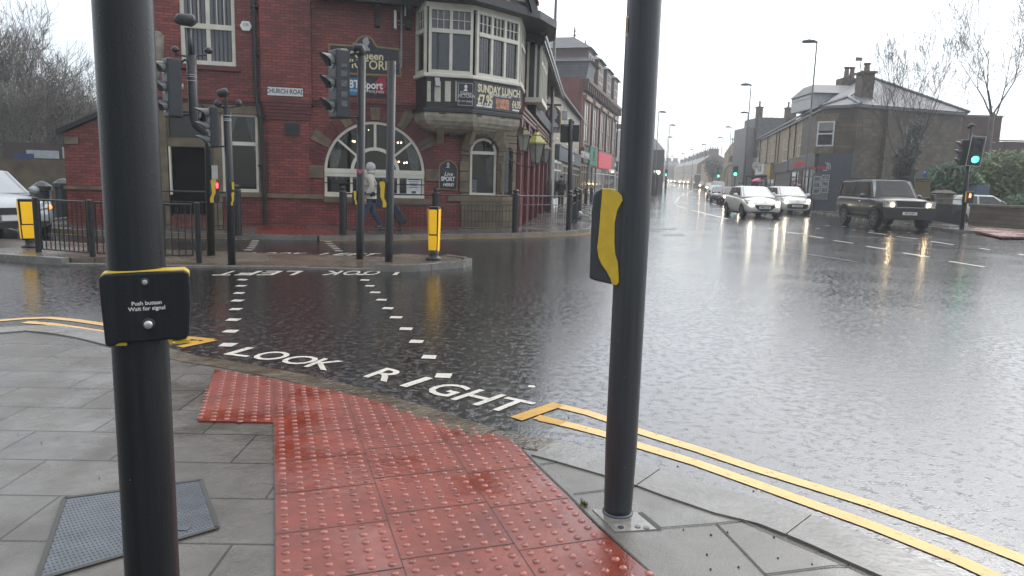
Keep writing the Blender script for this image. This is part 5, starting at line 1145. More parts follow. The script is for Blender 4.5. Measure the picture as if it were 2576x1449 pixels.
# carriage lanterns on brackets
BRASS = mk('wet_brass', (0.10, 0.09, 0.06), 0.3, metal=0.7); LGL = mk('lantern_glass', (0.22, 0.22, 0.19), 0.15, var=0.2)
def lantern(label, F, x, y, h, off, top=BRASS, arm=True):
    u, z = F.uv(x, y, off); t = thing('wall_lantern', label, 'lantern', F.sub(u, off, z).M, 'lanterns on the pub wall'); s = h / 0.75; M_ = F.sub(u, off, z).M
    r = MB(); w = 0.17 * s
    r.lathe([(w * 0.55, -0.36 * s), (w, 0.0), (w * 1.0, 0.01)], 6); g = r.build('glass_case', LGL, t, M_)
    r = MB(); r.lathe([(w * 1.22, 0.0), (w * 1.2, 0.03 * s), (w * 0.6, 0.13 * s), (w * 0.45, 0.15 * s), (w * 0.5, 0.17 * s), (w * 0.2, 0.22 * s)], 6); r.build('cap', top, t, M_)
    r = MB(); r.lathe([(0.015 * s, 0.2 * s), (0.035 * s, 0.25 * s), (0.012 * s, 0.29 * s), (0.025 * s, 0.32 * s), (0.01 * s, 0.35 * s), (0.003 * s, 0.42 * s)], 8); r.build('finial', BRASS, t, M_, smooth=True)
    r = MB()
    for k in range(6):
        a = k * math.pi / 3; r.tube([(w * 0.56 * math.cos(a), w * 0.56 * math.sin(a), -0.36 * s), (w * 1.02 * math.cos(a), w * 1.02 * math.sin(a), 0.0)], 0.009 * s, 4)
    r.lathe([(w * 0.62, -0.375 * s), (w * 0.62, -0.355 * s)], 6); r.build('frame', BLACK, t, M_)
    if arm:
        r = MB(); r.tube([(0, 0, -0.37 * s), (0, 0.05, -0.45 * s), (0, off * 0.5, -0.42 * s), (0, off, -0.30 * s)], 0.014, 6); r.tube([(0, off, 0.0), (0, off * 0.3, -0.02), (0, 0.0, 0.0)], 0.012, 6); r.build('bracket', BLACK, t, M_)
    return t
lantern('brass topped wall lantern under the oriel beside the small arched window', FA, 1134, 310, 0.62, 0.35)
lantern('wall lantern at the pub corner above the railings', FBW, 1318, 342, 0.8, 0.45)
GREENC = mk('lit_cap', (0.36, 0.34, 0.10), 0.35, var=0.2)  # flat yellow green colour for this one cap
lantern('largest wall lantern with a yellow green cap on the street side of the pub', FBW, 1350, 362, 1.05, 0.75, top=GREENC)
lantern('farthest wall lantern on the street side of the pub', FBW, 1371, 377, 0.9, 0.6)
lantern('small wall lantern above the pub doorway behind the cranked signal', FA, 496, 268, 0.6, 0.35)
# aerial mast with dish panel
u, z = FA.uv(1010, 60, 0.12); am = thing('aerial_mast', 'thin aerial mast with a white panel antenna left of the oriel', 'aerial', FA.sub(u, 0.12, 0).M)
z0, z1 = FA.uv(1007, 170, 0.12)[1], FA.uv(1012, -40, 0.12)[1]
mb = MB(); mb.tube([(u, -0.12, z0), (u, -0.12, z1)], 0.028, 8); mb.tube([(u, -0.12, z0 + 0.1), (u, 0, z0 + 0.1)], 0.015, 6); mb.tube([(u, -0.12, z0 + 0.9), (u, 0, z0 + 0.9)], 0.015, 6); mb.build('mast', GALV, am, FA.M)
a, b = FA.uv(990.5, 45, 0.2), FA.uv(990.5, 72, 0.2); MB().hexa([(a[0] - 0.0, -0.3, b[1]), (a[0] + 0.06, -0.3, b[1] - 0.02), (a[0] + 0.1, 0.0, b[1]), (a[0] + 0.04, 0.0, b[1])], [(a[0] - 0.0, -0.3, a[1] + 0.18), (a[0] + 0.06, -0.3, a[1] + 0.18), (a[0] + 0.1, 0.0, a[1] + 0.15), (a[0] + 0.04, 0.0, a[1] + 0.15)]).build('panel_antenna', WHITEP, am, FA.M)
a, b = FA.uv(1020, 0, 0.15), FA.uv(1020, 40, 0.15); MB().tube([(a[0], -0.17, b[1]), (a[0], -0.17, a[1] + 0.5)], 0.03, 10).build('white_antenna', WHITEP, am, FA.M)
mb = MB(); za_ = FA.uv(1000, 52, 0.12)[1]; mb.tube([(a[0] - 0.3, -0.12, za_), (u, -0.12, za_)], 0.02, 6)
for zz in (za_ + 0.25, za_ - 0.1, za_ + 0.5): mb.tube([(u - 0.1, -0.15, zz), (u + 0.1, -0.15, zz)], 0.01, 5)
explode(mb.build('clamps', GALV, am, FA.M))
# hanging pub sign over the street
hs_ = FBW.sub(13.6, 0, 0)
u_, z_ = 0, 0
hp = AT(1387, 300, 34.0); hg = thing('hanging_sign', 'hanging pub sign with a pale bust on a bracket over the street pavement', 'hanging sign', T(hp.x, hp.y, hp.z, 0.1)); HF = Frame((hp.x, hp.y), ang=0.1)
cc = [HF.uv(x, y) for x, y in ((1367, 283), (1375, 276), (1383, 267), (1395, 266), (1404, 272), (1411, 282), (1410, 334), (1366, 333))]
MB().prismxz(cc, -0.03, 0.03).build('board', GOLD, hg, HF.M); MB().prismxz(shrink(cc, 0.05), -0.036, -0.0305).build('face', mk('brown_sign', (0.04, 0.03, 0.028), 0.4), hg, HF.M)
bust(HF, HF.uv(1389, 300)[0], HF.uv(1389, 321)[1], 0.92, 0.038, hg)
u, z = HF.uv(1388, 327.5); text_mesh('VICTORIA', 0.235, SILH, 'lettering', hg, TXT(HF.M, u, z, 0.038), 0.003, sx=0.85)
mb = MB(); a, b = HF.uv(1362, 262), HF.uv(1412, 265); mb.box(a[0] - 0.3, b[0], -0.03, 0.03, a[1] - 0.06, a[1] + 0.03); mb.build('bracket', BLACK, hg, HF.M)
# ------------------------------------------------------------------ signals, posts, rails, bollards
SIGB = mk('signal_black', (0.02, 0.024, 0.028), 0.4, var=0.25, scale=8); VIS = mk('wet_visor', (0.10, 0.105, 0.11), 0.2, var=0.2)
REDL = mk('red_light', (0.9, 0.05, 0.03), 0.4, emis=9, ecol=(1.0, 0.03, 0.05)); GRNL = mk('green_light', (0.1, 0.9, 0.6), 0.4, emis=7, ecol=(0.05, 1.0, 0.58)); AMBL = mk('orange_light', (1, 0.3, 0.1), 0.4, emis=8, ecol=(1.0, 0.16, 0.05))
ORR = mk('dim_sticker', (0.30, 0.31, 0.32), 0.5)
def pole_thing(name, label, cat, P, z, h, r=0.07, group=None, taper=None, cap=True, mat=POLE):
    t = thing(name, label, cat, T(P[0], P[1], z), group)
    prof = [(r * 0.9, 0.0), (r, 0.12), (r, h)] if not taper else [(r, 0), (r, 1.4), (taper * 1.25, 1.5), (taper, h)]
    if cap: prof.append(((taper or r) * 0.6, h + 0.02))
    o = MB().lathe(prof, 20).build('pole', mat, t); 
    for p_ in o.data.polygons: p_.use_smooth = abs(p_.normal.z) < 0.5
    return t
def signal_head(parent, M, h=1.05, w=0.30, d=0.24, lit=None, backboard=False, name='signal_head'):
    """three lamp head; faces local -y; origin at its centre"""
    b = MB().box(-w / 2, w / 2, -d / 2, d / 2, -h / 2, h / 2).build(name, SIGB, parent, M, bevel=0.03)
    for k, lc in enumerate(('red', 'amber', 'green')):
        z = h * (0.325 - 0.325 * k); n = 12; r = w * 0.36; mb = MB()
        for q in range(n):
            a0, a1 = math.radians(-30 + 240 * q / n), math.radians(-30 + 240 * (q + 1) / n)
            L0, L1 = [0.07 + 0.15 * max(0, math.sin(a)) for a in (a0, a1)]
            P = lambda a, y, rr: (rr * math.cos(a), y, z + rr * math.sin(a))
            mb.add([P(a0, -d / 2, r), P(a1, -d / 2, r), P(a1, -d / 2 - L1, r * 1.03), P(a0, -d / 2 - L0, r * 1.03)], [(0, 1, 2, 3)])
            mb.add([P(a0, -d / 2, r * 0.95), P(a1, -d / 2, r * 0.95), P(a1, -d / 2 - L1, r * 0.99), P(a0, -d / 2 - L0, r * 0.99)], [(3, 2, 1, 0)])
        mb.build('visor', VIS, b, M, fix=False)
        lm = MB(); vs = [(r * 0.93 * math.cos(q * math.pi / 8), -d / 2 - 0.012, z + r * 0.93 * math.sin(q * math.pi / 8)) for q in range(16)]
        lm.add(vs, [list(range(16))]); lm.build('lens', GRNL if lit == lc else (REDL if lit == 'r' and k == 0 else DGLASS), b, M)
    if backboard:
        W, Hh = w * 0.5 + 0.07, h / 2 + 0.07; mb = MB()
        mb.box(-W, W, d / 2 - 0.12, d / 2 - 0.105, -Hh, Hh); mb.build('backing_board', SIGB, b, M, bevel=0.02)
        mb = MB()
        for q in ((-W, W, Hh - 0.03, Hh), (-W, W, -Hh, -Hh + 0.03), (-W, -W + 0.03, -Hh + 0.03, Hh - 0.03), (W - 0.03, W, -Hh + 0.03, Hh - 0.03)): mb.box(q[0], q[1], d / 2 - 0.135, d / 2 - 0.12, q[2], q[3])
        mb.build('white_border', mk('border_grey', (0.45, 0.46, 0.46), 0.35), b, M)
    return b
def ped_unit(parent, M, h=0.37, side=1, face=None):
    """push button unit: dark body reaching out along local x, wavy yellow plate on the side facing -y"""
    s = h / 0.37
    pr = [(-0.02, -0.17), (-0.02, 0.17), (0.03, 0.2), (0.09, 0.18), (0.13, 0.14), (0.13, -0.16), (0.08, -0.2), (0.02, -0.19)]
    b = MB().prismxz([(side * x * s, z * s) for x, z in pr], -0.06, 0.06).build('button_unit', SIGB, parent, M, bevel=0.008)
    yl = [(0.0, 0.19), (0.055, 0.19), (0.07, 0.17), (0.052, 0.08), (0.055, -0.03), (0.02, -0.11), (0.02, -0.19), (-0.035, -0.19), (-0.035, -0.12), (0.0, -0.05), (-0.01, 0.08), (-0.015, 0.16)]
    MB().prismxz([(side * (x + 0.02) * s, z * s) for x, z in yl], -0.075, -0.0605).build('yellow_side_plate', YEL, b, M)
    if face: MB().prismxz([(side * 0.10 * s - 0.012, 0.05), (side * 0.10 * s + 0.012, 0.05), (side * 0.10 * s + 0.02, 0.12), (side * 0.10 * s, 0.15), (side * 0.10 * s - 0.02, 0.12)], -0.066, -0.0602).build('red_man', face, b, M)
    return b
def detector(parent, M, s=1.0):
    return MB().lathe([(0.03 * s, -0.03), (0.08 * s, 0.0), (0.085 * s, 0.03), (0.05 * s, 0.07), (0.01 * s, 0.085)], 12).build('detector', SIGB, parent, M, smooth=True)
def VF(P, z=0.0): return Frame(P, ang=-math.atan2(P[0], P[1]), z=z)     # upright frame at P facing the camera

# (a) cranked pole
Pa = G(531, 642, 0.03); F_ = VF(Pa.xy); t = thing('signal_post', 'cranked black signal post with a side-on head and camera at the left', 'traffic signal', T(Pa.x, Pa.y, 0.03))
A_ = lambda x, y, w=0.0: F_.M @ Vector((F_.uv(x, y, w)[0], -w, F_.uv(x, y, w)[1]))
MB().tube([A_(531, 642), A_(525, 350), A_(521, 338), A_(492, 314), A_(488, 300), A_(481, 139)], [0.068, 0.07, 0.075, 0.075, 0.08, 0.085], 16).build('pole', POLE, t, Matrix(), smooth=True)
u, z = F_.uv(433, 222); sh = signal_head(t, F_.sub(u, 0, z, math.radians(-68)).M, h=0.98)
mb = MB(); mb.tube([A_(450, 163), A_(465, 150), A_(483, 162)], 0.02, 6); mb.tube([A_(450, 288), A_(488, 288)], 0.02, 6); mb.tube([A_(440, 137), A_(478, 143)], 0.016, 6); mb.tube([A_(480, 142), A_(520, 138)], 0.014, 6); mb.build('bracket', SIGB, t, Matrix())
detector(t, F_.sub(*[F_.uv(441, 128)[0], 0, F_.uv(441, 128)[1]]).M, 0.8); detector(t, F_.sub(F_.uv(525, 131)[0], 0, F_.uv(525, 131)[1]).M, 0.9)
MB().tube([A_(480, 140), A_(475, 72)], 0.04, 10).build('mast_top', SIGB, t, Matrix(), smooth=True)
MB().tube([A_(441, 52, 0.05), A_(450, 48), A_(484, 52), A_(492, 60)], [0.045, 0.10, 0.11, 0.05], 12).build('camera', SIGB, t, Matrix(), smooth=True)
mb = MB()
for yy in (189, 194, 204): q = A_(482.5, yy); mb.lathe([(0.09, -0.006), (0.09, 0.006)], 16, tuple(q))
mb.build('band', mk('steel_band', (0.4, 0.36, 0.36), 0.3, metal=0.6), t, Matrix())
u, z = F_.uv(537, 480); pu = ped_unit(t, F_.sub(u - 0.045, 0.02, z).M, h=0.4, side=1, face=REDL)
MB().box(-0.05, 0.05, -0.02, 0.0, -0.12, 0.12).build('white_notice', mk('pale_plate', (0.4, 0.4, 0.38), 0.5), t, F_.sub(F_.uv(540, 433)[0], 0.08, F_.uv(540, 433)[1]).M)
# (b) slim post with signal
Pb = G(583, 666, 0.03); F_ = VF(Pb.xy); t = thing('signal_post', 'slim black signal post with white bands and a camera on top', 'traffic signal', T(Pb.x, Pb.y, 0.03))
MB().tube([A_(583, 666), A_(579, 500), A_(571, 272)], [0.06, 0.062, 0.062], 16).build('pole', POLE, t, Matrix(), smooth=True)
u, z = F_.uv(537, 320); signal_head(t, F_.sub(u, 0, z, math.radians(-78)).M, h=0.64, w=0.2, d=0.13)
mb = MB(); mb.tube([A_(549, 368), A_(578, 369)], 0.015, 6); mb.tube([A_(545, 270), A_(572, 268)], 0.014, 6); mb.tube([A_(572, 272), A_(597, 267)], 0.012, 6); mb.build('bracket', SIGB, t, Matrix())
detector(t, F_.sub(F_.uv(548, 264)[0], 0, F_.uv(548, 264)[1]).M, 0.7); detector(t, F_.sub(F_.uv(601, 264)[0], 0, F_.uv(601, 264)[1]).M, 0.6)
MB().tube([A_(570, 272), A_(569, 245)], 0.025, 8).build('mast_top', SIGB, t, Matrix())
MB().tube([A_(545, 238), A_(551, 236), A_(568, 232), A_(574, 238)], [0.03, 0.065, 0.075, 0.03], 10).build('camera', SIGB, t, Matrix(), smooth=True)
mb = MB()
for yy in (291, 300, 304): q = A_(571.6, yy); mb.lathe([(0.066, -0.005), (0.066, 0.005)], 16, tuple(q))
mb.build('band', mk('white_band', (0.5, 0.5, 0.5), 0.4), t, Matrix())
u, z = F_.uv(587, 500); ped_unit(t, F_.sub(u - 0.03, 0.02, z).M, h=0.2, side=1); u, z = F_.uv(586, 467); MB().box(-0.018, 0.018, -0.03, 0.0, -0.06, 0.06).build('yellow_plate', YEL, t, F_.sub(u, 0.06, z).M)
# (c) post with big side-on head
Pc = G(905, 652, 0.03); F_ = VF(Pc.xy); t = thing('signal_post', 'black post with a large side-on three lamp head before the pub name board', 'traffic signal', T(Pc.x, Pc.y, 0.03))
MB().tube([A_(905, 652), A_(905.5, 620), A_(910, 141)], [0.064, 0.072, 0.072], 16).build('pole', POLE, t, Matrix(), smooth=True)
u, z = F_.uv(853, 213); signal_head(t, F_.sub(u, 0, z, math.radians(-62)).M, h=1.15, w=0.34, d=0.26)
mb = MB(); mb.tube([A_(862, 140), A_(900, 134)], 0.022, 6); mb.tube([A_(868, 152), A_(880, 160), A_(905, 152)], 0.018, 6); mb.tube([A_(865, 295), A_(905, 295)], 0.02, 6); mb.build('bracket', SIGB, t, Matrix())
MB().tube([A_(890, 128), A_(896, 120), A_(908, 120), A_(912, 130), A_(908, 142)], [0.03, 0.07, 0.075, 0.06, 0.05], 10).build('camera', SIGB, t, Matrix(), smooth=True)
mb = MB(); hx, hz = F_.uv(906, 432, 0.075); mb.prismxz([(hx + 0.05 * p[0], hz + 0.05 * p[1]) for p in ((0, -1), (0.8, 0), (0.95, .5), (.6, .9), (.2, .8), (0, .55), (-.2, .8), (-.6, .9), (-.95, .5), (-.8, 0))], -0.085, -0.07); mb.build('pink_heart_sticker', mk('pink', (0.5, 0.10, 0.14), 0.5), t, F_.M)
mb = MB(); sx_ = F_.sub(F_.uv(866, 170)[0], 0.16, 0)
for zz, c in ((168, 0), (188, 1), (213, 1), (240, 1), (263, 1)):
    z = F_.uv(866, zz)[1]; mb.box(-0.05, 0.05, -0.01, 0.0, z - (0.05 if c else 0.03), z + (0.05 if c else 0.03))
explode(mb.build('label_plate', mk('grey_label', (0.12, 0.13, 0.14), 0.4, var=0.4, scale=30), t, sx_.M))
u, z = F_.uv(890, 497, 0.0); ped_unit(t, F_.sub(u + 0.05, 0.0, z).M, h=0.23, side=-1)
# (d) plain post with yellow unit
Pd = G(978, 668, 0.03); F_ = VF(Pd.xy); t = thing('signal_post', 'plain black island post with a yellow button unit, nearest the slim yellow bollard', 'signal pole', T(Pd.x, Pd.y, 0.03))
MB().tube([A_(978, 668), A_(978.5, 630), A_(985.5, 154)], [0.062, 0.07, 0.07], 16).build('pole', POLE, t, Matrix(), smooth=True)
u, z = F_.uv(965, 489); ped_unit(t, F_.sub(u + 0.03, 0.0, z).M, h=0.41, side=-1)
mb = MB(); mb.tube([A_(993, 163), A_(1006, 163), ], 0.012, 6); mb.tube([A_(993, 175), A_(1003, 175)], 0.012, 6); mb.build('clamp', SIGB, t, Matrix())

# yellow keep left style bollards
def beacon(label, P, z, h, w, rz, curved=False):
    t = thing('traffic_bollard', label, 'bollard', T(P.x, P.y, z, rz), 'yellow bollards on the traffic island')
    M = WM[t.name]
    MB().lathe([(0.14, 0), (0.14, 0.03), (0.09, 0.05), (0.08, 0.1), (0.09, 0.16)], 16).build('base', BLACK, t, M, smooth=True)
    d = w * 0.36
    b = MB().hexa([(-w * .42, -d * .8, 0.13), (w * .42, -d * .8, 0.13), (w * .42, d * .8, 0.13), (-w * .42, d * .8, 0.13)], [(-w / 2, -d, h), (w / 2, -d, h), (w / 2, d, h), (-w / 2, d, h)]).build('body', BLACK, t, M, bevel=0.02)
    for sg_ in (-1, 1):
        y = sg_ * (d + 0.004); zz = lambda f: 0.13 + (h - 0.13) * f; fy = lambda f: sg_ * (d * (0.8 + 0.2 * f) + 0.003)
        for f0, f1 in ((0.05, 0.37), (0.40, 0.93)):
            MB().hexa([(-w * .36, fy(f0), zz(f0)), (w * .36, fy(f0), zz(f0)), (w * .36, fy(f0) + sg_ * .008, zz(f0)), (-w * .36, fy(f0) + sg_ * .008, zz(f0))], [(-w * .4, fy(f1), zz(f1)), (w * .4, fy(f1), zz(f1)), (w * .4, fy(f1) + sg_ * .008, zz(f1)), (-w * .4, fy(f1) + sg_ * .008, zz(f1))]).build('reflective_panel', YELR, t, M, bevel=0.004)
        x = w / 2 + 0.002
        MB().hexa([(sg_ * w * .425, -d * .7, zz(.04)), (sg_ * (w * .425 + .008), -d * .7, zz(.04)), (sg_ * (w * .425 + .008), d * .7, zz(.04)), (sg_ * w * .425, d * .7, zz(.04))], [(sg_ * x, -d * .85, zz(.95)), (sg_ * (x + .008), -d * .85, zz(.95)), (sg_ * (x + .008), d * .85, zz(.95)), (sg_ * x, d * .85, zz(.95))]).build('side_panel', YELR, t, M)
    return t
P = G(1091.5, 652, 0.11); beacon('slim yellow and black bollard on the right end of the island', P, 0.10, 0.93, 0.185, math.radians(-14))
P = G(77, 622, 0.10); beacon('broad yellow bollard at the left edge of the island beside the silver car', P, 0.10, 0.86, 0.30, math.radians(40))

# guard rails
def guard_rail(label, pts, h=0.98, post_r=0.045, fat=False, z0=0.03, group='pedestrian guard rails', gap=0.105, ends=True, posts=None, z2=0.74, br=0.0095):
    t = thing('guard_rail', label, 'railing', T(pts[0][0], pts[0][1], z0), group)
    for i, p in enumerate(pts):
        if posts is not None and i not in posts: continue
        if fat: prof = [(0.085, 0), (0.085, h - 0.12), (0.10, h - 0.11), (0.085, h - 0.08), (0.06, h - 0.075), (0.06, h - 0.05), (0.085, h - 0.04), (0.085, h + 0.0), (0.05, h + 0.03)]
        else: prof = [(post_r, -0.0), (post_r, h), (post_r * 0.5, h + 0.012)]
        MB().lathe(prof, 14, (p[0], p[1], z0)).build('post', BLACK, t, Matrix(), smooth=False)
    for i in range(len(pts) - 1):
        a, b = Vector(pts[i]), Vector(pts[i + 1]); d = (b - a); Lg = d.length; d.normalize(); a2, b2 = a + d * 0.09, b - d * 0.09
        mb = MB(); zt = z0 + h - (0.15 if fat else 0.03); zb = z0 + 0.13
        mb.tube([(a2.x, a2.y, zt), (b2.x, b2.y, zt)], 0.02, 6)
        zz = z0 + z2 if fat else zt
        if fat: mb.tube([(a2.x, a2.y, zz), (b2.x, b2.y, zz)], 0.012, 5)
        mb.tube([(a2.x, a2.y, zb), (b2.x, b2.y, zb)], 0.014, 5)
        mb.tube([(a2.x, a2.y, zb), (a2.x, a2.y, zt)], 0.014, 5); mb.tube([(b2.x, b2.y, zb), (b2.x, b2.y, zt)], 0.014, 5)
        n = int((Lg - 0.2) / gap)
        for k in range(1, n): q = a2 + (b2 - a2) * k / n; mb.tube([(q.x, q.y, zb), (q.x, q.y, zz)], br, 4)
        mb.build('rail_panel', BLACK, t, Matrix())
    return t
pr_ = lambda l, z: [tuple(G(x, y, z).xy) for x, y in l]
guard_rail('low black rail with slim posts behind the near left pole', pr_([(98, 645), (234, 656)], 0.03) + [(-5.9, 11.35), tuple(G(501, 662, 0.03).xy)], posts=(0, 1, 3), gap=0.095)
guard_rail('long black railing with capped posts round the pub corner', pr_([(863, 590), (1096, 587), (1295, 583), (1430, 577)], 0.1), h=1.14, fat=True, z0=0.1)
guard_rail('black railing with capped posts left of the pub side crossing', pr_([(380, 590), (599, 592)], 0.1), h=1.12, fat=True, z0=0.1)
sr = [tuple(G(1446, 562, 0.1).xy)]
guard_rail('row of black railings running up the street beside the pub', [tuple(G(1430, 577, 0.1).xy + Vector((0.12, 0.25)))] + sr + [(2.55, 28.0), (2.75, 31), (2.95, 34), (3.2, 37)], h=1.14, fat=True, z0=0.1, posts=(1, 2, 3, 4, 5))
# loose rail leaning by a sack on the pavement edge
P = G(1460, 545, 0.1); t = thing('fallen_rail', 'broken railing panel leaning over the street kerb beyond the corner railings', 'railing', T(P.x, P.y, 0.1)); mb = MB()
for k in range(3): mb.tube([(P.x - 0.35, P.y + 1.5 - 0.1 * k, 0.75 - 0.18 * k), (P.x + 0.75, P.y - 0.1 * k, 0.42 - 0.16 * k)], 0.015, 4)
for k in range(6): mb.tube([(P.x - 0.3 + 0.18 * k, P.y + 1.4 - 0.2 * k, 0.72 - 0.06 * k), (P.x - 0.3 + 0.18 * k, P.y + 1.25 - 0.2 * k, 0.3 - 0.05 * k)], 0.012, 4)
mb.build('rail_panel', BLACK, t, Matrix())
P = G(1452, 552, 0.1); o = MB().ico((0, 0, 0.16), 0.3, 2, 0.05, (0.8, 0.6, 0.6)).build('sack', mk('grey_sack', (0.14, 0.14, 0.14), 0.3), None, T(P.x, P.y, 0.1), smooth=True); tag(o, 'grey sack lying at the foot of the street railings by the kerb', 'sack')

# signal post at the pub corner
P = G(1429, 574, 0.1) + Vector((0.05, 0.5, 0)); F_ = VF(P.xy); t = thing('signal_post', 'black signal post with a white box on top at the pub corner', 'traffic signal', T(P.x, P.y, 0.1))
MB().tube([A_(1430, 572), A_(1434, 480), A_(1436, 300)], [0.085, 0.078, 0.072], 14).build('pole', POLE, t, Matrix(), smooth=True)
u, z = F_.uv(1427, 335); signal_head(t, F_.sub(u - 0.08, -0.12, z, math.radians(180 - 8)).M, h=0.56, w=0.26, d=0.16); u, z = F_.uv(1444, 335)
b = MB().box(-0.17, 0.17, -0.02, 0.02, -0.26, 0.26).build('board', SIGB, t, F_.sub(u, -0.03, z).M)
mb = MB()
for q in ((-0.17, 0.17, 0.245, 0.26), (0.158, 0.17, -0.26, 0.245)): mb.box(q[0], q[1], -0.03, -0.02, q[2], q[3])
mb.build('white_edge', ORR, b, WM[b.name])
u, z = F_.uv(1420.5, 291); MB().box(-0.09, 0.09, -0.06, 0.06, -0.14, 0.14).build('white_box', mk('box_grey', (0.34, 0.35, 0.35), 0.4), t, F_.sub(u, 0.05, z).M, bevel=0.01)
mb = MB(); mb.tube([A_(1420, 283), A_(1420, 245)], 0.008, 5); mb.tube([A_(1421, 303), A_(1421, 316), A_(1436, 316)], 0.012, 5); mb.build('aerial', GALV, t, Matrix())
MB().tube([A_(1438, 300), A_(1441, 306), A_(1441, 312)], [0.03, 0.05, 0.03], 8).build('detector', SIGB, t, Matrix())

# street lamps
LAMPB = mk('lamp_grey', (0.06, 0.062, 0.065), 0.4)
def lamp(x, y, head_y, base_y, side, label, dist=None, head=True, r=0.07):
    """column seen with its foot under (x, base)"""
    if dist is None: P = G(x, base_y, 0.1)
    else: d = ray(x, base_y); P = Vector((d.x / d.y * dist, dist, terrain(dist) + 0.1))
    d = ray(0, 0)
    # height from the head row at this distance
    lo, hi = 3, 20
    def row(z): 
        v = Vector((P.x, P.y, z)) - CAMP; return 724.5 - PX_F * v.dot(UPV) / v.dot(FWD)
    for _ in range(40):
        md = (lo + hi) / 2
        if row(P.z + md) > head_y: lo = md
        else: hi = md
    h = lo; t = thing('street_lamp', label, 'street lamp', T(P.x, P.y, P.z), 'street lamps along the main road')
    M = WM[t.name]
    MB().lathe([(r * 1.5, 0), (r * 1.5, 1.5), (r, 1.6), (r * 0.62, h)], 10).build('column', LAMPB, t, M, smooth=True)
    if head:
        s = 1 if side > 0 else -1
        MB().tube([(-s * 0.05, 0, h - 0.02), (s * 0.15, 0, h + 0.04), (s * 0.5, 0, h + 0.05), (s * 0.85, 0, h + 0.01), (s * 0.98, 0, h - 0.02)], [0.05, 0.10, 0.13, 0.10, 0.03], 8).build('lantern', LAMPB, t, M, smooth=True)
    return t
lamp(1380, 0, -300, 533, -1, 'tall lamp column rising out of the picture beside the pub', r=0.085)
lamp(2018, 0, 106, 530, -1, 'nearest grey street lamp in front of the corner shop on the right')
lamp(1868, 0, 214, 500, -1, 'tall street lamp by the stone terrace, second from the right', dist=67)
lamp(1867, 0, 284, 480, -1, 'shorter street lamp close behind the second one from the right', dist=93)
lamp(1828, 0, 320, 480, -1, 'street lamp before the church roof', dist=118)
lamp(1808, 0, 346, 480, -1, 'street lamp in front of the brick gable end', dist=148)
lamp(1768, 0, 364, 480, -1, 'street lamp in front of the row of chimneys', dist=165)
lamp(1738, 0, 377, 480, -1, 'street lamp over the queue near the terrace roofs', dist=190)
lamp(1716, 0, 386, 480, -1, 'distant street lamp left of the terrace roofs', dist=212)
lamp(1689, 0, 393, 480, -1, 'farthest visible street lamp at the bend of the road', dist=235)
lamp(1646, 0, 282, 480, 1, 'street lamp just right of the near right pole', dist=93)
lamp(1675, 0, 315, 480, 1, 'street lamp on the left pavement by the dark block', dist=116)
lamp(1672, 0, 345, 480, 1, 'small far lamp beside the left pavement lamp', dist=140)

# right side: green signal, railings, bollards
P = G(2419, 578, 0.1) + Vector((0.2, 0.25, 0)); F_ = VF(P.xy); t = thing('signal_post', 'signal post showing a bright green light with a pale border at the right edge', 'traffic signal', T(P.x, P.y, 0.1))
MB().tube([A_(2419, 575), A_(2430, 470), A_(2442, 335)], [0.085, 0.075, 0.07], 14).build('pole', POLE, t, Matrix(), smooth=True)
u, z = F_.uv(2455, 381); Mh = F_.sub(u, 0.25, z, math.radians(10)).M @ Matrix.Rotation(math.radians(4.5), 4, 'Y'); signal_head(t, Mh, h=1.0, w=0.36, lit='green', backboard=True)
u, z = F_.uv(2423, 384); signal_head(t, F_.sub(u, 0.05, z, math.radians(-65)).M @ Matrix.Rotation(math.radians(4), 4, 'Y'), h=0.98, w=0.3)
MB().tube([A_(2434, 322), A_(2444, 315), A_(2454, 316)], [0.05, 0.08, 0.03], 10).build('camera', SIGB, t, Matrix(), smooth=True); MB().tube([A_(2442, 336), A_(2443, 320)], 0.025, 8).build('mast_top', SIGB, t, Matrix())
u, z = F_.uv(2440, 495); b = MB().box(-0.13, 0.13, -0.08, 0.08, -0.24, 0.20).build('button_unit', SIGB, t, F_.sub(u, 0.12, z).M, bevel=0.02); MB().prismxz([(-0.16, -0.22), (-0.13, -0.22), (-0.11, -0.1), (-0.12, 0.2), (-0.16, 0.2)], -0.09, 0.0).build('yellow_side_plate', YEL, b, WM[b.name])
MB().prismxz([(-0.03, -0.03), (0.03, -0.03), (0.04, 0.08), (0.0, 0.14), (-0.03, 0.08)], -0.09, -0.081).build('red_man', AMBL, b, WM[b.name])
P2 = G(2419, 577, 0.1); guard_rail('black railing with capped posts behind the dark four wheel drive', [tuple(P2.xy), tuple((G(2340, 562, 0.1)).xy), tuple(G(2250, 553, 0.1).xy)], h=1.3, fat=True, z0=0.1, gap=0.15, z2=0.95, br=0.018)
for (x, y, lab) in ((2125, 536, 'short black bollard in front of the grey corner shop window'), (2185, 540, 'short black bollard beside the dark four wheel drive')):
    P = G(x, y, 0.1); t = thing('street_bollard', lab, 'bollard', T(P.x, P.y, 0.1), 'short black bollards'); MB().lathe([(0.12, 0), (0.12, 0.68), (0.13, 0.7), (0.13, 0.74), (0.11, 0.75), (0.11, 0.80), (0.13, 0.82), (0.12, 0.88)], 14).build('shaft', BLACK, t, WM[t.name])
for (x, y, lab) in ((1473, 512, 'short black bollard on the left street pavement past the railings'), (1487, 508, 'farther short bollard next to the near right pole unit')):
    P = G(x, y, 0.1); t = thing('street_bollard', lab, 'bollard', T(P.x, P.y, 0.1), 'short black bollards'); MB().lathe([(0.12, 0), (0.12, 0.8), (0.14, 0.82), (0.14, 0.86), (0.11, 0.9), (0.12, 1.0)], 12).build('shaft', BLACK, t, WM[t.name])
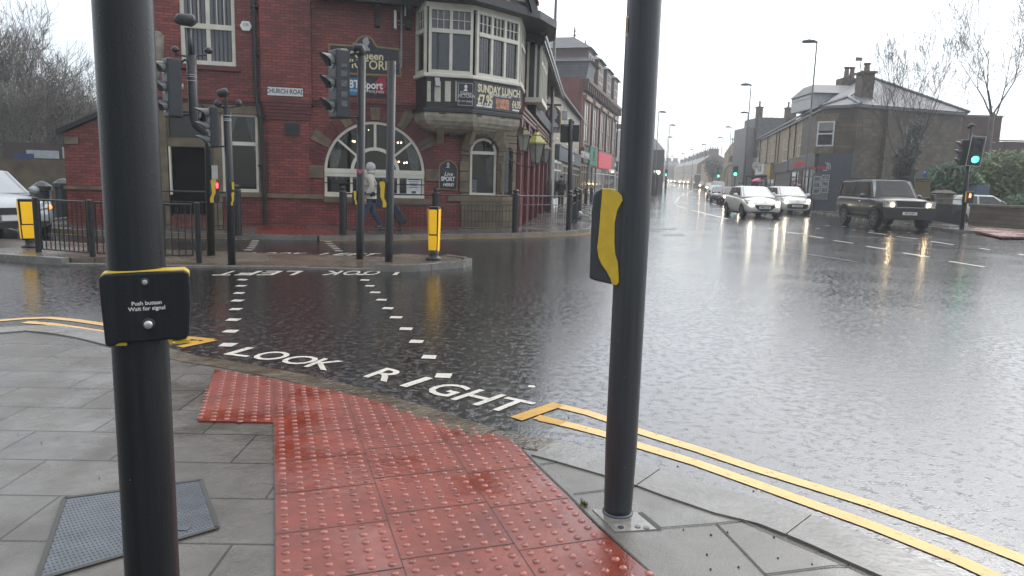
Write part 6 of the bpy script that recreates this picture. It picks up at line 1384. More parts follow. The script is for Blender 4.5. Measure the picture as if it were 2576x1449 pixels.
# far signals with green lamps
for (x, y, hh, dist, lab, bb) in ((1850, 437, 0, 84, 'distant green traffic signal with pale border by the bus shelter', True), (1807, 442, 0, 118, 'small distant green signal in front of the church arch', False), (1676, 439, 0, 118, 'small distant green signal on the left pavement', False)):
    Q_ = AT(x, y, dist); t = thing('signal_post', lab, 'traffic signal', T(Q_.x, Q_.y, terrain(dist))); z = Q_.z
    MB().lathe([(0.06, 0), (0.06, z + 0.3 - terrain(dist))], 8).build('pole', POLE, t)
    F2_ = VF(Q_.xy); signal_head(t, F2_.sub(0, 0.2, z + 0.3).M, h=1.1, w=0.5, lit='green', backboard=bb)
# ------------------------------------------------------------------ BUILDINGS along the street
WHF = mk('white_frame', (0.60, 0.62, 0.62), 0.4); TAN = mk_brick('tan_stone', (0.42, 0.33, 0.20), (0.33, 0.26, 0.16), (0.2, 0.16, 0.11), bw=0.55, bh=0.28, ms=0.012, rough=0.65, stain=0.3, sscale=0.7)
GREYS = mk('grey_stone', (0.22, 0.22, 0.21), 0.6, var=0.25); SHOPG = mk('shopfront_grey', (0.045, 0.052, 0.062), 0.4, var=0.15); SHUT = mk('roller_shutter', (0.16, 0.155, 0.14), 0.5)
PARCH = mk('tan_surround', (0.30, 0.21, 0.15), 0.6, var=0.25); LEAD = mk('lead_grey', (0.14, 0.15, 0.16), 0.35, var=0.2); POT = mk('chimney_pot', (0.16, 0.12, 0.09), 0.6); CHST = mk('chimney_stone', (0.10, 0.085, 0.065), 0.7, var=0.5, scale=4)
def simple_win(F, x0, x1, z0, z1, parent, mat=WHF, mid=True, fw=0.06, y=-0.02, glass=DGLASS, vert=False):
    mb = MB(); mb.box(x0, x1, y, 0.05, z0, z0 + fw); mb.box(x0, x1, y, 0.05, z1 - fw, z1); mb.box(x0, x0 + fw, y, 0.05, z0 + fw, z1 - fw); mb.box(x1 - fw, x1, y, 0.05, z0 + fw, z1 - fw)
    if mid: zz = (z0 + z1) / 2; mb.box(x0 + fw, x1 - fw, y - 0.01, 0.05, zz - fw / 2, zz + fw / 2)
    if vert: xx = (x0 + x1) / 2; mb.box(xx - fw / 3, xx + fw / 3, y + 0.003, 0.05, z0 + fw, z1 - fw)
    w_ = mb.build('window', mat, parent, F.M); MB().add([(x0, y + 0.035, z0), (x1, y + 0.035, z0), (x1, y + 0.035, z1), (x0, y + 0.035, z1)], [(0, 1, 2, 3)]).build('pane', glass, w_, F.M); return w_
def boxwall(F, L_, H, mat, parent, depth=8, z0=-0.3, x0=0.0): return MB().box(x0, L_, 0.0, depth, z0, H).build('wall', mat, parent, F.M)
def chimney(F, x, y, z0, z1, w, d, parent, pots=2, top=True):
    mb = MB(); mb.box(x - w / 2, x + w / 2, y - d / 2, y + d / 2, z0, z1); mb.box(x - w / 2 - 0.08, x + w / 2 + 0.08, y - d / 2 - 0.08, y + d / 2 + 0.08, z1, z1 + 0.14)
    c = mb.build('chimney', CHST, parent, F.M)
    for k in range(pots):
        px_ = x + (k - (pots - 1) / 2) * w / max(1, pots) ; MB().lathe([(0.13, 0), (0.10, 0.5), (0.14, 0.52), (0.14, 0.62), (0.11, 0.63)], 8, (px_, y, z1 + 0.14)).build('chimney_pot', POT, c, F.M)
    return c
def fascia(name, label, F, x0, x1, z0, z1, mat, parent_mat=None, text=None, tmat=None, tsize=0.4, sx=1.0, proud=0.25, group='shop fascia signs'):
    t = thing(name, label, 'shop sign', F.sub((x0 + x1) / 2, 0, z0).M, group)
    b = MB().box(x0, x1, -proud, -0.004, z0, z1).build('board', mat, t, F.M)
    MB().box(x0 - 0.03, x1 + 0.03, -proud - 0.05, -0.004, z1 + 0.002, z1 + 0.07).build('cornice', LEAD, t, F.M)
    if text: text_mesh(text, tsize, tmat, 'lettering', t, TXT(F.M, (x0 + x1) / 2, (z0 + z1) / 2, proud + 0.01), 0.01, sx=sx, bold=0.006)
    return t
def shopfront(F, x0, x1, z1, parent, mat, glass=DGLASS, n=3, z0=0.1, stall=0.5, doorat=None):
    mb = MB(); y = -0.12
    mb.box(x0, x1, y, -0.003, z0 - 0.4, z0 + stall); mb.box(x0, x1, y, -0.003, z1 - 0.15, z1 - 0.003)
    for k in range(n + 1):
        xx = x0 + (x1 - x0) * k / n; a, b = max(x0, xx - 0.05), min(x1, xx + 0.05); mb.box(a, b, y, -0.003, z0 + stall, z1 - 0.15)
    mb.box(x0 + 0.05, x1 - 0.05, y + 0.02, -0.004, z0 + (z1 - z0) * 0.78, z0 + (z1 - z0) * 0.78 + 0.06)
    s_ = mb.build('shopfront', mat, parent, F.M)
    MB().box(x0 + 0.03, x1 - 0.03, y + 0.05, -0.005, z0 + stall, z1 - 0.15).build('pane', glass, s_, F.M)
    return s_

# ---- right: the stone terrace
FRW = Frame((35.3, 117.5), to=(20.6, 49.0)); LR = (Vector((35.3, 117.5)) - Vector((20.6, 49.0))).length
u_of = lambda x, y=440: FRW.uv(x, y)[0]
ter = thing('stone_terrace', 'two storey tan stone terrace of shops along the right side of the street', 'terrace', FRW.M)
uT0 = u_of(1903); ze = 7.0
boxwall(FRW, LR - 6, ze, TAN, ter, depth=7, x0=uT0); boxwall(FRW, LR, ze - .01, TAN, ter, depth=0.5, x0=LR - 6)
mb = MB(); mb.hexa([(uT0, -0.3, ze), (LR - 0.4, -0.3, ze), (LR - 6, 4.2, ze + 2.6), (uT0, 4.2, ze + 2.6)], [(uT0, -0.3, ze + 0.1), (LR - 0.4, -0.3, ze + 0.1), (LR - 6, 4.2, ze + 2.72), (uT0, 4.2, ze + 2.72)]); mb.build('roof', SLATE, ter, FRW.M)
mb = MB(); mb.tube([(uT0, -0.34, ze + 0.02), (LR, -0.34, ze + 0.02)], 0.07, 6); mb.box(uT0, LR, -0.2, -0.004, ze - 0.22, ze - 0.02); mb.build('gutter', LEAD, ter, FRW.M)
for x0, x1 in ((1997.5, 2003), (2010, 2020), (1974, 1988), (1943, 1950), (1921, 1927), (1909, 1916), (1932, 1938)):
    a, b = u_of(x0, 340), u_of(x1, 340)
    if b - a < 0.8: b = a + 0.8
    simple_win(FRW, a, b, 3.9, 5.9, ter, vert=(b - a > 1.4)); MB().box(a - 0.15, b + 0.15, -0.06, -0.021, 5.92, 6.2).build('lintel', TAN, ter, FRW.M)
for k in range(5):
    a = u_of(1901) + 0 + k * 0; 
for x in (2005, 1990, 1965, 1958, 1936, 1918):
    a = u_of(x, 330); MB().tube([(a, -0.1, 2.9), (a, -0.1, ze - 0.05)], 0.05, 6).build('downpipe', BLACKW, ter, FRW.M)
shopfront(FRW, u_of(1992, 450), LR - 0.3, 3.0, ter, SHOPG, n=4); shopfront(FRW, u_of(1952, 450), u_of(1991, 450), 2.9, ter, SHOPG, n=1, glass=SHUT, stall=0.05); shopfront(FRW, u_of(1908), u_of(1951), 2.9, ter, CREAM, n=5)
REDT = mk('sign_red', (0.45, 0.02, 0.03), 0.5, emis=0.12, ecol=(0.8, 0.03, 0.04))
fascia('shop_fascia', 'dark grey fascia with red lettering on the terrace next to the corner', FRW, u_of(1992, 410), LR - 0.25, 3.0, 4.0 - 0.12, SHOPG, text='jan forster', tmat=REDT, tsize=0.8, sx=1.6)
fascia('shop_fascia', 'dark purple fascia over the roller shutter on the terrace', FRW, u_of(1953, 410), u_of(1990.5, 410), 2.92, 3.75, mk('purple_board', (0.035, 0.025, 0.05), 0.4))
fascia('shop_fascia', 'yellow fascia board on the stone terrace', FRW, u_of(1941, 410), u_of(1952.5, 410), 2.4, 3.85, mk('yellow_board', (0.42, 0.33, 0.09), 0.5), proud=0.5)
fascia('shop_fascia', 'white fascia board on the stone terrace', FRW, u_of(1913, 415), u_of(1935, 415), 2.9, 4.0, WHITEP, text='W.B', tmat=INK, tsize=0.8, sx=2.0, proud=0.5)
fascia('shop_fascia', 'brown fascia at the far part of the stone terrace', FRW, u_of(1895, 425), u_of(1912, 425), 2.7, 3.5, mk('brown_board', (0.09, 0.035, 0.05), 0.5))
q = AT(1902.5, 417, 76); t = thing('round_bank_sign', 'round white projecting bank sign above the bus shelter', 'projecting sign', T(q.x, q.y, q.z)); VFm = VF(q.xy, q.z)
MB().prismxz([(0.42 * math.cos(k * math.pi / 10), 0.42 * math.sin(k * math.pi / 10)) for k in range(20)], -0.06, 0.06).build('disc', WHITEP, t, VFm.M); text_mesh('HSBC', 0.26, INK, 'lettering', t, TXT(VFm.M, 0, -0.1, 0.065), 0.002)
MB().prismxz([(-0.14, 0.08), (0.0, 0.16), (0.14, 0.08), (0.0, 0.24)], -0.066, -0.0605).build('logo', INK, t, VFm.M); MB().box(0.4, 1.1, -0.02, 0.02, -0.02, 0.02).build('bracket', BLACK, t, VFm.M)
# grey building mass with chimneys rising behind the terrace
hb = thing('slate_hall', 'tall grey slate roofed building with a thin chimney behind the stone terrace', 'house', T(30, 86, 0))
FH = Frame((29.2, 85.0), to=(38.5, 85.0)); a0 = FH.uv(1905, 330)[0]; a1 = FH.uv(1985, 330)[0]; zr = FH.uv(1950, 296)[1]
MB().hexa([(a0, 0, 5.5), (a1, 0, 5.5), (a1, 0, zr), (a0, 0, zr)], [(a0, 5, 5.5), (a1, 5, 5.5), (a1, 5, zr), (a0, 5, zr)]).build('roof', SLATE, hb, FH.M)
b0 = FH.uv(1880, 330)[0]; zr2 = FH.uv(1890, 320)[1]; MB().box(b0, a0 - 0.01, 0.5, 5, 0, zr2).build('wall', GREYS, hb, FH.M); zz = FH.uv(1883, 314)[1]; MB().box(b0 - 0.02, b0 + 0.28, 0.4, 1.2, zr2 + 0.002, zz).build('gable_stub', GREYS, hb, FH.M)
chimney(FH, FH.uv(1913, 280)[0], 0.4, 5, FH.uv(1913, 271)[1], 0.65, 0.6, hb, pots=1); chimney(FH, FH.uv(1992, 280)[0], 0.4, 5, FH.uv(1992, 273)[1], 1.15, 0.8, hb, pots=2)
mb = MB()
for x in (1928, 1942, 1956, 1970): u = FH.uv(x, 294)[0]; mb.tube([(u - 0.12, 0.1, zr), (u - 0.14, 0.1, zr + 0.14), (u + 0.14, 0.1, zr + 0.14), (u + 0.12, 0.1, zr)], 0.03, 4)
mb.build('ridge_tile', SLATE, hb, FH.M)

# ---- right: the dark stone corner building
C0, C1, C2 = (20.6, 49.0), (22.2, 47.5), (31.0, 50.7)
cb = thing('corner_building', 'dark stone corner building with a slate hip roof and grey shop front', 'corner house', T(22.2, 47.5, 0))
F1c, F2c = Frame(C0, to=C1), Frame(C1, to=C2); l1 = (Vector(C1) - Vector(C0)).length; l2 = (Vector(C2) - Vector(C1)).length
MB().prismxy([C0, C1, C2, (30.4, 56), (22, 56)], -0.2, 7.0).build('wall', DSTONE, cb, Matrix())
mb = MB(); mb.prismxy([(20.45, 48.95), (22.2, 47.3), (31.2, 50.55), (30.6, 56), (22, 56)], 6.86, 7.04); mb.build('cornice', LEAD, cb, Matrix())
pk_ = AT(2197, 197.5, 52.5); ap = (pk_.x, pk_.y, pk_.z); ro = MB()
c0, c1, c2, c3, c4_ = (20.4, 49.0, 7.04), (22.2, 47.25, 7.04), (31.3, 50.5, 7.04), (30.8, 57, 7.04), (21.8, 57, 7.04); ap2 = (ap[0] - 0.4, ap[1] + 1.8, ap[2]); hipk = AT(2134, 245, 49.6); hk = tuple(hipk)
ro.add([c0, c1, c2, c3, c4_, ap, ap2, hk], [(0, 1, 7), (1, 2, 5, 7), (2, 3, 6, 5), (3, 4, 6), (4, 0, 7, 5, 6)]); ro.build('roof', SLATE, cb, Matrix())
mb = MB()
for a, b in ((c0, hk), (c1, hk), (hk, ap), (c2, ap), (ap, ap2)): mb.tube([(a[0], a[1], a[2] + 0.03), (b[0], b[1], b[2] + 0.03)], 0.11, 6)
mb.build('ridge', LEAD, cb, Matrix())
q0, q1 = AT(2162, 230, 48.9), AT(2192, 230, 48.9); zt0 = AT(2177, 186, 48.9).z; MB().box(q0.x, q1.x, 48.6, 49.6, 7.0, zt0).build('chimney', CHST, cb, Matrix()); MB().box(q0.x - 0.1, q1.x + 0.1, 48.5, 49.7, zt0, zt0 + 0.15).build('chimney_cap', CHST, cb, Matrix())
MB().lathe([(0.2, 0), (0.17, 0.45), (0.25, 0.5), (0.25, 0.58)], 10, ((q0.x + q1.x) / 2 + 0.05, 49.1, zt0 + 0.15)).build('chimney_pot', POT, cb, Matrix())
q0, q1 = AT(2118, 200, 54), AT(2166, 200, 54); zt0 = AT(2140, 196, 54).z; MB().box(q0.x, q1.x, 54, 55, 8.0, zt0).build('chimney', CHST, cb, Matrix())
for x in (2129, 2143): p = AT(x, 190, 54.5); MB().lathe([(0.22, 0), (0.16, 0.7), (0.22, 0.75), (0.22, 0.85)], 8, (p.x, 54.5, zt0)).build('chimney_pot', POT, cb, Matrix())
p = AT(2170, 180, 54); mb = MB(); mb.tube([(p.x, 54, zt0), (p.x - 0.3, 54, p.z + 0.9)], 0.03, 5); mb.box(p.x - 0.6, p.x - 0.1, 53.98, 54.02, p.z + 0.75, p.z + 1.0); mb.build('tv_aerial', LEAD, cb, Matrix())
# white dormer
dq = AT(2044, 262, 52); dq2 = AT(2135, 262, 52); zd = AT(2090, 235, 52).z; zt2 = AT(2090, 215, 52).z
mb = MB(); mb.box(dq.x, dq2.x, 52, 56, 7.2, zd); dm = mb.build('dormer', mk('dormer_white', (0.5, 0.52, 0.53), 0.5), cb, Matrix())
mb = MB(); mb.hexa([(dq.x - 0.15, 51.7, zd), (dq2.x + 0.4, 51.7, zd), (dq2.x + 0.4, 56, zd), (dq.x - 0.15, 56, zd)], [(dq.x + 0.45, 53.2, zt2 + 0.2), (dq2.x + 0.4, 53.2, zt2 + 0.2), (dq2.x + 0.4, 55, zt2 + 0.2), (dq.x + 0.45, 55, zt2 + 0.2)]); mb.build('dormer_roof', SLATE, dm, Matrix())
FD = Frame((dq.x - 0.02, 56), to=(dq.x - 0.02, 52)); simple_win(FD, 0.4, 3.6, 8.0, zd - 0.1, dm, vert=True)
# shop front wrapping the corner
GF = mk('shop_blue_grey', (0.055, 0.068, 0.085), 0.45, var=0.15)
zg = F1c.uv(2080, 386)[1]
MB().box(-0.02, l1 + 0.02, -0.08, -0.003, 0.1, zg).build('shopfront', GF, cb, F1c.M); xr = F2c.uv(2140, 430)[0]
MB().box(0.0, xr, -0.08, -0.003, 0.1, zg).build('shopfront', GF, cb, F2c.M)
r = (F1c.uv(2043, 470)[0], F1c.uv(2088, 470)[0], F1c.uv(2065, 504)[1], F1c.uv(2065, 436)[1]); w_ = simple_win(F1c, r[0], r[1], r[2], r[3], cb, mid=False, y=-0.12, mat=GF, glass=mk('lit_display', (0.16, 0.17, 0.16), 0.2, var=0.3, scale=3))
CARD = mk('display_card', (0.40, 0.42, 0.44), 0.5, var=0.1); PHO = mk('display_photo', (0.14, 0.15, 0.16), 0.4, var=0.9, scale=6)
for i in range(2):
    for j in range(3):
        x0 = r[0] + 0.10 + i * (r[1] - r[0] - 0.1) / 2; z0 = r[2] + 0.42 + j * 0.42 + (0.1 if i else 0.0); c_ = MB().box(x0, x0 + 0.5, -0.125, -0.12, z0, z0 + 0.36).build('display_card', CARD, w_, F1c.M); MB().box(x0 + 0.05, x0 + 0.45, -0.13, -0.126, z0 + 0.05, z0 + 0.31).build('photo', PHO, w_, F1c.M)
u, z = F1c.uv(2064, 421.5); text_mesh('jan forster', 0.30, REDT, 'lettering', cb, TXT(F1c.M, u - 0.05, z, 0.09), 0.01, sx=0.85, bold=0.004)
mb = MB(); u, z = F1c.uv(2086, 419)
for k in range(3): bar2(mb, (u + k * 0.1 - 0.1, z - 0.2), (u + k * 0.1 - 0.1, z + 0.12), 0.03, -0.1, -0.085); bar2(mb, (u + k * 0.1 - 0.1, z + 0.12), (u + k * 0.1 - 0.24, z + 0.26), 0.03, -0.1, -0.085)
mb.build('logo', WHF, cb, F1c.M); u, z = F1c.uv(2077, 428.5); MB().box(u - 0.13, u + 0.13, -0.1, -0.085, z - 0.025, z + 0.025).build('lettering_bar', WHF, cb, F1c.M)
r = (F1c.uv(2056, 336)[0], F1c.uv(2099, 336)[0], F1c.uv(2076, 368)[1], F1c.uv(2078, 305)[1]); simple_win(F1c, *r, cb, fw=0.09, y=-0.06); zz = (r[2] + r[3]) / 2
MB().box(r[0] + 0.1, r[1] - 0.1, -0.032, -0.026, zz + 0.2, r[3] - 0.08).build('blind', mk('pale_blind', (0.22, 0.24, 0.2), 0.6), cb, F1c.M); MB().box(r[0] - 0.2, r[1] + 0.2, -0.05, -0.004, r[3] + 0.02, r[3] + 0.5).build('lintel', STONE, cb, F1c.M); MB().box(r[0] - 0.1, r[1] + 0.1, -0.12, -0.004, r[2] - 0.5, r[2] - 0.02).build('sill', STONE, cb, F1c.M)
u0 = F2c.uv(2278, 346)[0]; simple_win(F2c, u0, u0 + 0.55, F2c.uv(2284, 376)[1], F2c.uv(2284, 316)[1], cb)
mb = MB(); u0 = F2c.uv(2215, 400)[0]; mb.box(u0, u0 + 0.5, -0.25, -0.003, 0.1, 6.8); mb.build('chimney_breast', CHST, cb, F2c.M)
u0 = F2c.uv(2155, 480)[0]; MB().box(u0 - 0.35, u0 + 0.15, -0.1, -0.003, 0.1, F2c.uv(2150, 452)[1]).build('blue_panel', mk('pale_blue_panel', (0.08, 0.12, 0.18), 0.5), cb, F2c.M)
# flat roofed brick building and the tiled one beyond
br = thing('brick_annexe', 'dark brick flat roofed building right of the slate hip roof', 'building', T(34, 53, 0)); FQ = Frame((31.0, 53.5), to=(37.2, 53.5)); x1 = FQ.uv(2517, 330)[0]
DBR = mk_brick('dark_brick', (0.115, 0.05, 0.036), (0.08, 0.038, 0.03), (0.06, 0.05, 0.042), stain=0.35)
MB().box(-0.6, x1, 0, 8, 0, FQ.uv(2450, 294)[1]).build('wall', DBR, br, FQ.M); MB().box(-0.6, x1 + 0.05, -0.06, 8, FQ.uv(2450, 294)[1] + 0.002, FQ.uv(2450, 289)[1]).build('parapet', LEAD, br, FQ.M)
simple_win(FQ, FQ.uv(2360, 390)[0], FQ.uv(2392, 390)[0], FQ.uv(2376, 404)[1], FQ.uv(2376, 378)[1], br, vert=False); simple_win(FQ, FQ.uv(2358, 415)[0], FQ.uv(2389, 415)[0], FQ.uv(2376, 450)[1], FQ.uv(2376, 412)[1], br)
z_ = FQ.uv(2400, 354)[1]; MB().box(FQ.uv(2362, 354)[0], x1 - 0.3, -0.05, -0.003, z_ - 0.08, z_).build('concrete_band', GREYS, br, FQ.M)
tb = thing('tiled_house', 'low building with a dark tiled roof at the far right edge behind the hedge', 'house', T(46, 60, 0)); FT = Frame((41.5, 60), to=(58, 60)); zt_ = FT.uv(2560, 321)[1]; zb_ = FT.uv(2560, 356)[1]
MB().hexa([(FT.uv(2500, 340)[0], 0, zb_), (14, 0, zb_), (14, 6, zt_ + 1.2), (FT.uv(2500, 340)[0], 6, zt_ + 1.2)], [(FT.uv(2500, 340)[0], 0, zb_ + 0.1), (14, 0, zb_ + 0.1), (14, 6, zt_ + 1.35), (FT.uv(2500, 340)[0], 6, zt_ + 1.35)]).build('roof', mk_brick('dark_tile', (0.09, 0.085, 0.08), (0.07, 0.066, 0.062), (0.17, 0.17, 0.17), bw=0.4, bh=0.34, ms=0.03, rough=0.3), tb, FT.M); MB().box(-1, 14, 0.4, 6, 0, zb_).build('wall', DBR, tb, FT.M)

# ---- left of the street: cream shop, brick block with dormers, stone gable
cr = thing('cream_shop', 'pale two storey shop between the pub and the tall brick block', 'shop', T(2, 38.4, 0)); FS = Frame((1.95, 38.4), to=(4.95, 56.8)); LS = (Vector((1.95, 38.4)) - Vector((4.95, 56.8))).length
PALEW = mk('pale_render', (0.30, 0.27, 0.20), 0.6, var=0.2)
boxwall(FS, LS, 6.3, PALEW, cr, depth=7); mb = MB(); mb.hexa([(0, -0.3, 6.3), (LS, -0.3, 6.3), (LS, 4, 8.2), (0, 4, 8.2)], [(0, -0.3, 6.42), (LS, -0.3, 6.42), (LS, 4, 8.35), (0, 4, 8.35)]); mb.build('roof', SLATE, cr, FS.M)
for a in (1.5, 4.5, 7.8, 11.2, 14.8): simple_win(FS, a, a + 1.3, 3.9, 5.6, cr, vert=True, mat=WHITEP)
shopfront(FS, 0.2, 4.0, 2.7, cr, WHITEP, n=2); shopfront(FS, 4.4, LS - 0.2, 2.6, cr, PALEW, n=6)
fascia('shop_fascia', 'dark slate blue fascia on the pale shop left of the street', FS, FS.uv(1396, 385)[0], LS - 0.5, 2.72, 3.5, mk('fascia_blue', (0.04, 0.06, 0.075), 0.4), text='ROWELL', tmat=PALE, tsize=0.5, sx=1.6)
bb = thing('brick_block', 'tall three storey red brick block with slate dormers on the left side of the street', 'building', T(5.07, 57, 0)); FB_ = Frame((5.07, 57.0), to=(10.75, 78.2)); LBk = (Vector((5.07, 57.0)) - Vector((10.75, 78.2))).length
ZE = 9.6; boxwall(FB_, LBk, ZE, BRICK2, bb, depth=11)
mb = MB(); mb.box(-0.1, LBk, -0.5, -0.003, ZE - 0.35, ZE - 0.1); mb.box(-0.1, LBk, -0.35, -0.003, ZE - 0.9, ZE - 0.35)
for k in range(22): a = LBk * k / 21; mb.box(a - 0.1, a + 0.1, -0.45, -0.35, ZE - 0.9, ZE - 0.36)
mb.build('cornice', mk('brown_cornice', (0.10, 0.055, 0.045), 0.6, var=0.2), bb, FB_.M)
for k in range(5):
    a = 0.9 + k * LBk / 5; wd = LBk / 5 - 2.2
    simple_win(FB_, a, a + wd, 4.6, 7.9, bb, mat=PARCH, vert=True, fw=0.14, y=-0.08); MB().box(a - 0.35, a, -0.12, -0.003, 4.3, 8.0).build('pilaster', PARCH, bb, FB_.M); MB().box(a + wd, a + wd + 0.35, -0.12, -0.003, 4.3, 8.0).build('pilaster', PARCH, bb, FB_.M)
    MB().box(a - 0.4, a + wd + 0.4, -0.3, -0.003, 8.02, 8.35).build('hood', PARCH, bb, FB_.M); u = a + wd + 1.1; MB().tube([(u, -0.15, 4.3), (u, -0.15, ZE - 0.4)], 0.08, 6).build('downpipe', BLACKW, bb, FB_.M)
mb = MB(); mb.hexa([(0, 0.0, ZE), (LBk, 0.0, ZE), (LBk, 11, ZE), (0, 11, ZE)], [(2.2, 3.0, ZE + 3.5), (LBk - 2, 3.0, ZE + 3.5), (LBk - 2, 8, ZE + 3.5), (2.2, 8, ZE + 3.5)]); mb.build('roof', SLATE, bb, FB_.M)
for k in range(4):
    a = 0.5 + k * (LBk - 0.5) / 4; d_ = MB().box(a, a + 3.2, -0.25, 3.0, ZE - 0.05, ZE + 2.3).build('dormer', mk('dormer_brown', (0.13, 0.085, 0.07), 0.6, var=0.2), bb, FB_.M)
    MB().hexa([(a - 0.25, -0.55, ZE + 2.3), (a + 3.45, -0.55, ZE + 2.3), (a + 3.45, 4.5, ZE + 2.3), (a - 0.25, 4.5, ZE + 2.3)], [(a + 1.3, 1.2, ZE + 3.4), (a + 1.9, 1.2, ZE + 3.4), (a + 1.9, 5, ZE + 3.4), (a + 1.3, 5, ZE + 3.4)]).build('dormer_roof', SLATE, d_, FB_.M)
    MB().lathe([(0.06, 0), (0.12, 0.2), (0.05, 0.35), (0.1, 0.45), (0.02, 0.95)], 6, (a + 1.6, 1.2, ZE + 3.4)).build('finial', LEAD, d_, FB_.M); FBd = FB_.sub(0, 0.26, 0); simple_win(FBd, a + 0.5, a + 2.7, ZE + 0.5, ZE + 2.0, d_, vert=True, mat=WHITEP)
# side hip roof of the block as seen over the pub
FG2 = Frame((5.07 - 12, 57 + 3.2), to=(5.0, 56.9))
MB().box(0.5, 12.2, -0.0, 3, 6, ZE).build('side_wall', BRICK2, bb, FG2.M); zt3 = FG2.uv(1420, 120)[1]; zt4 = FG2.uv(1420, 155)[1]
MB().hexa([(0.2, -0.3, zt4), (13.2, -0.3, zt4), (13.2, 4, zt4), (0.2, 4, zt4)], [(0.2, 2.2, zt3 + 0.3), (11.2, 2.2, zt3 + 0.3), (11.2, 4, zt3 + 0.3), (0.2, 4, zt3 + 0.3)]).build('hip_roof', SLATE, bb, FG2.M); MB().hexa([(2.0, 0.15, ZE - 2.5), (12.6, 0.15, ZE - 0.4), (12.6, 3, ZE - 0.4), (2.0, 3, ZE - 2.5)], [(2.0, 0.0, zt4), (12.9, 0.0, zt4), (12.9, 3, zt4), (2.0, 3, zt4)]).build('slate_cheek', SLATE, bb, FG2.M)
MB().lathe([(0.1, 0), (0.18, 0.2), (0.08, 0.3), (0.03, 1.0)], 6, (11.2, 2.3, zt3 + 0.3)).build('finial', LEAD, bb, FG2.M)
def fz(x, y): return FB_.uv(x, y)
shopfront(FB_, 0.1, fz(1474, 430)[0], 3.0, bb, PARCH, n=3); shopfront(FB_, fz(1476, 430)[0], fz(1496, 430)[0], 3.0, bb, mk('green_front', (0.03, 0.07, 0.055), 0.4), n=2); shopfront(FB_, fz(1497, 430)[0], LBk - 0.1, 3.0, bb, WHITEP, n=3)
fascia('shop_fascia', 'brown fascia with pale lettering on the brick block', FB_, 0.2, fz(1472, 380)[0], 3.1, 4.25, mk('fascia_brown', (0.085, 0.065, 0.055), 0.5), text='LIONS PHARMACY', tmat=PALE, tsize=0.75, sx=0.75)
fa = fascia('shop_fascia', 'green fascia with a round emblem on the brick block', FB_, fz(1475.5, 390)[0], fz(1495, 390)[0], 3.0, 4.5, mk('fascia_green', (0.03, 0.19, 0.115), 0.5), proud=0.3)
mb = MB(); ux = (fz(1475.5, 390)[0] + fz(1495, 390)[0]) / 2; ring(mb, ux, 3.95, 0.22, 0.36, 0, 360, -0.33, -0.3, 20); mb.box(ux - 0.9, ux + 0.9, -0.32, -0.3, 3.4, 3.5); mb.build('emblem', mk('dark_green', (0.01, 0.05, 0.035), 0.5), fa, FB_.M)
fa = fascia('shop_fascia', 'bright red pink fascia on the brick block left of the near right pole', FB_, fz(1497, 390)[0], fz(1529, 395)[0], 2.9, 4.35, mk('fascia_red', (0.62, 0.035, 0.075), 0.45, emis=0.12, ecol=(0.8, 0.05, 0.1)), proud=0.35)
text_mesh('cafe', 0.7, WHITEP, 'lettering', fa, TXT(FB_.M, LBk - 2.3, 3.5, 0.36), 0.01, sx=1.4)
sg_ = thing('grey_gable_house', 'narrow grey stone gable house beyond the brick block', 'house', T(10.9, 78.6, 0)); FX = Frame((10.9, 78.6), to=(13.6, 89.5)); zq = FX.uv(1530, 281)[1]; LX = 11
MB().prismxz([(0, 0), (LX, 0), (LX, 7.5), (LX * .9, zq - 0.2), (0, zq - 1.2)], 0, 6).build('wall', GREYS, sg_, FX.M); MB().lathe([(0.12, 0), (0.2, 0.3), (0.08, 0.45), (0.14, 0.7), (0.02, 1.3)], 6, (LX * .9, 0.1, zq - 0.2)).build('finial', GREYS, sg_, FX.M)
for a in (2.0, 6.5): simple_win(FX, a, a + 1.6, 3.8, 6.4, sg_, vert=True)
fascia('shop_fascia', 'grey fascia beside the bright red one, half behind the near right pole', FX, 0.3, LX - 0.5, 2.9, 3.9, SHOPG); shopfront(FX, 0.3, LX - 0.5, 2.85, sg_, WHITEP, n=6)
t = thing('brick_house', 'plain red brick house just left of the near right pole, beyond the stone gable', 'house', T(14, 92, 0)); FX = Frame((13.9, 92), to=(19.5, 104)); MB().box(0, 13, 0, 7, -0.3, FX.uv(1556, 306)[1]).build('wall', BRICK2, t, FX.M); simple_win(FX, 2, 4, 4, 6, t)
t = thing('dark_block', 'dark flat sided block with a grey roof on the left side of the far street', 'building', T(20.5, 112, 0.5)); FX = Frame((18.6, 112.5), to=(24.6, 112.5)); x1 = FX.uv(1671, 400)[0]; zt1, zt0 = FX.uv(1655, 347)[1], FX.uv(1655, 377)[1]
DKW = mk('dark_cladding', (0.055, 0.052, 0.052), 0.5, var=0.2); MB().box(-6, x1, 0, 30, 0, zt0).build('wall', DKW, t, FX.M); MB().hexa([(-6, 0, zt0), (x1, 0, zt0), (x1, 30, zt0), (-6, 30, zt0)], [(-6, 2, zt1), (x1 - 1.2, 2, zt1), (x1 - 1.2, 28, zt1), (-6, 28, zt1)]).build('roof', LEAD, t, FX.M)
MB().box(-1.0, x1 - 1, -1.2, 0.0, 0, 3.2).build('porch', DKW, t, FX.M)

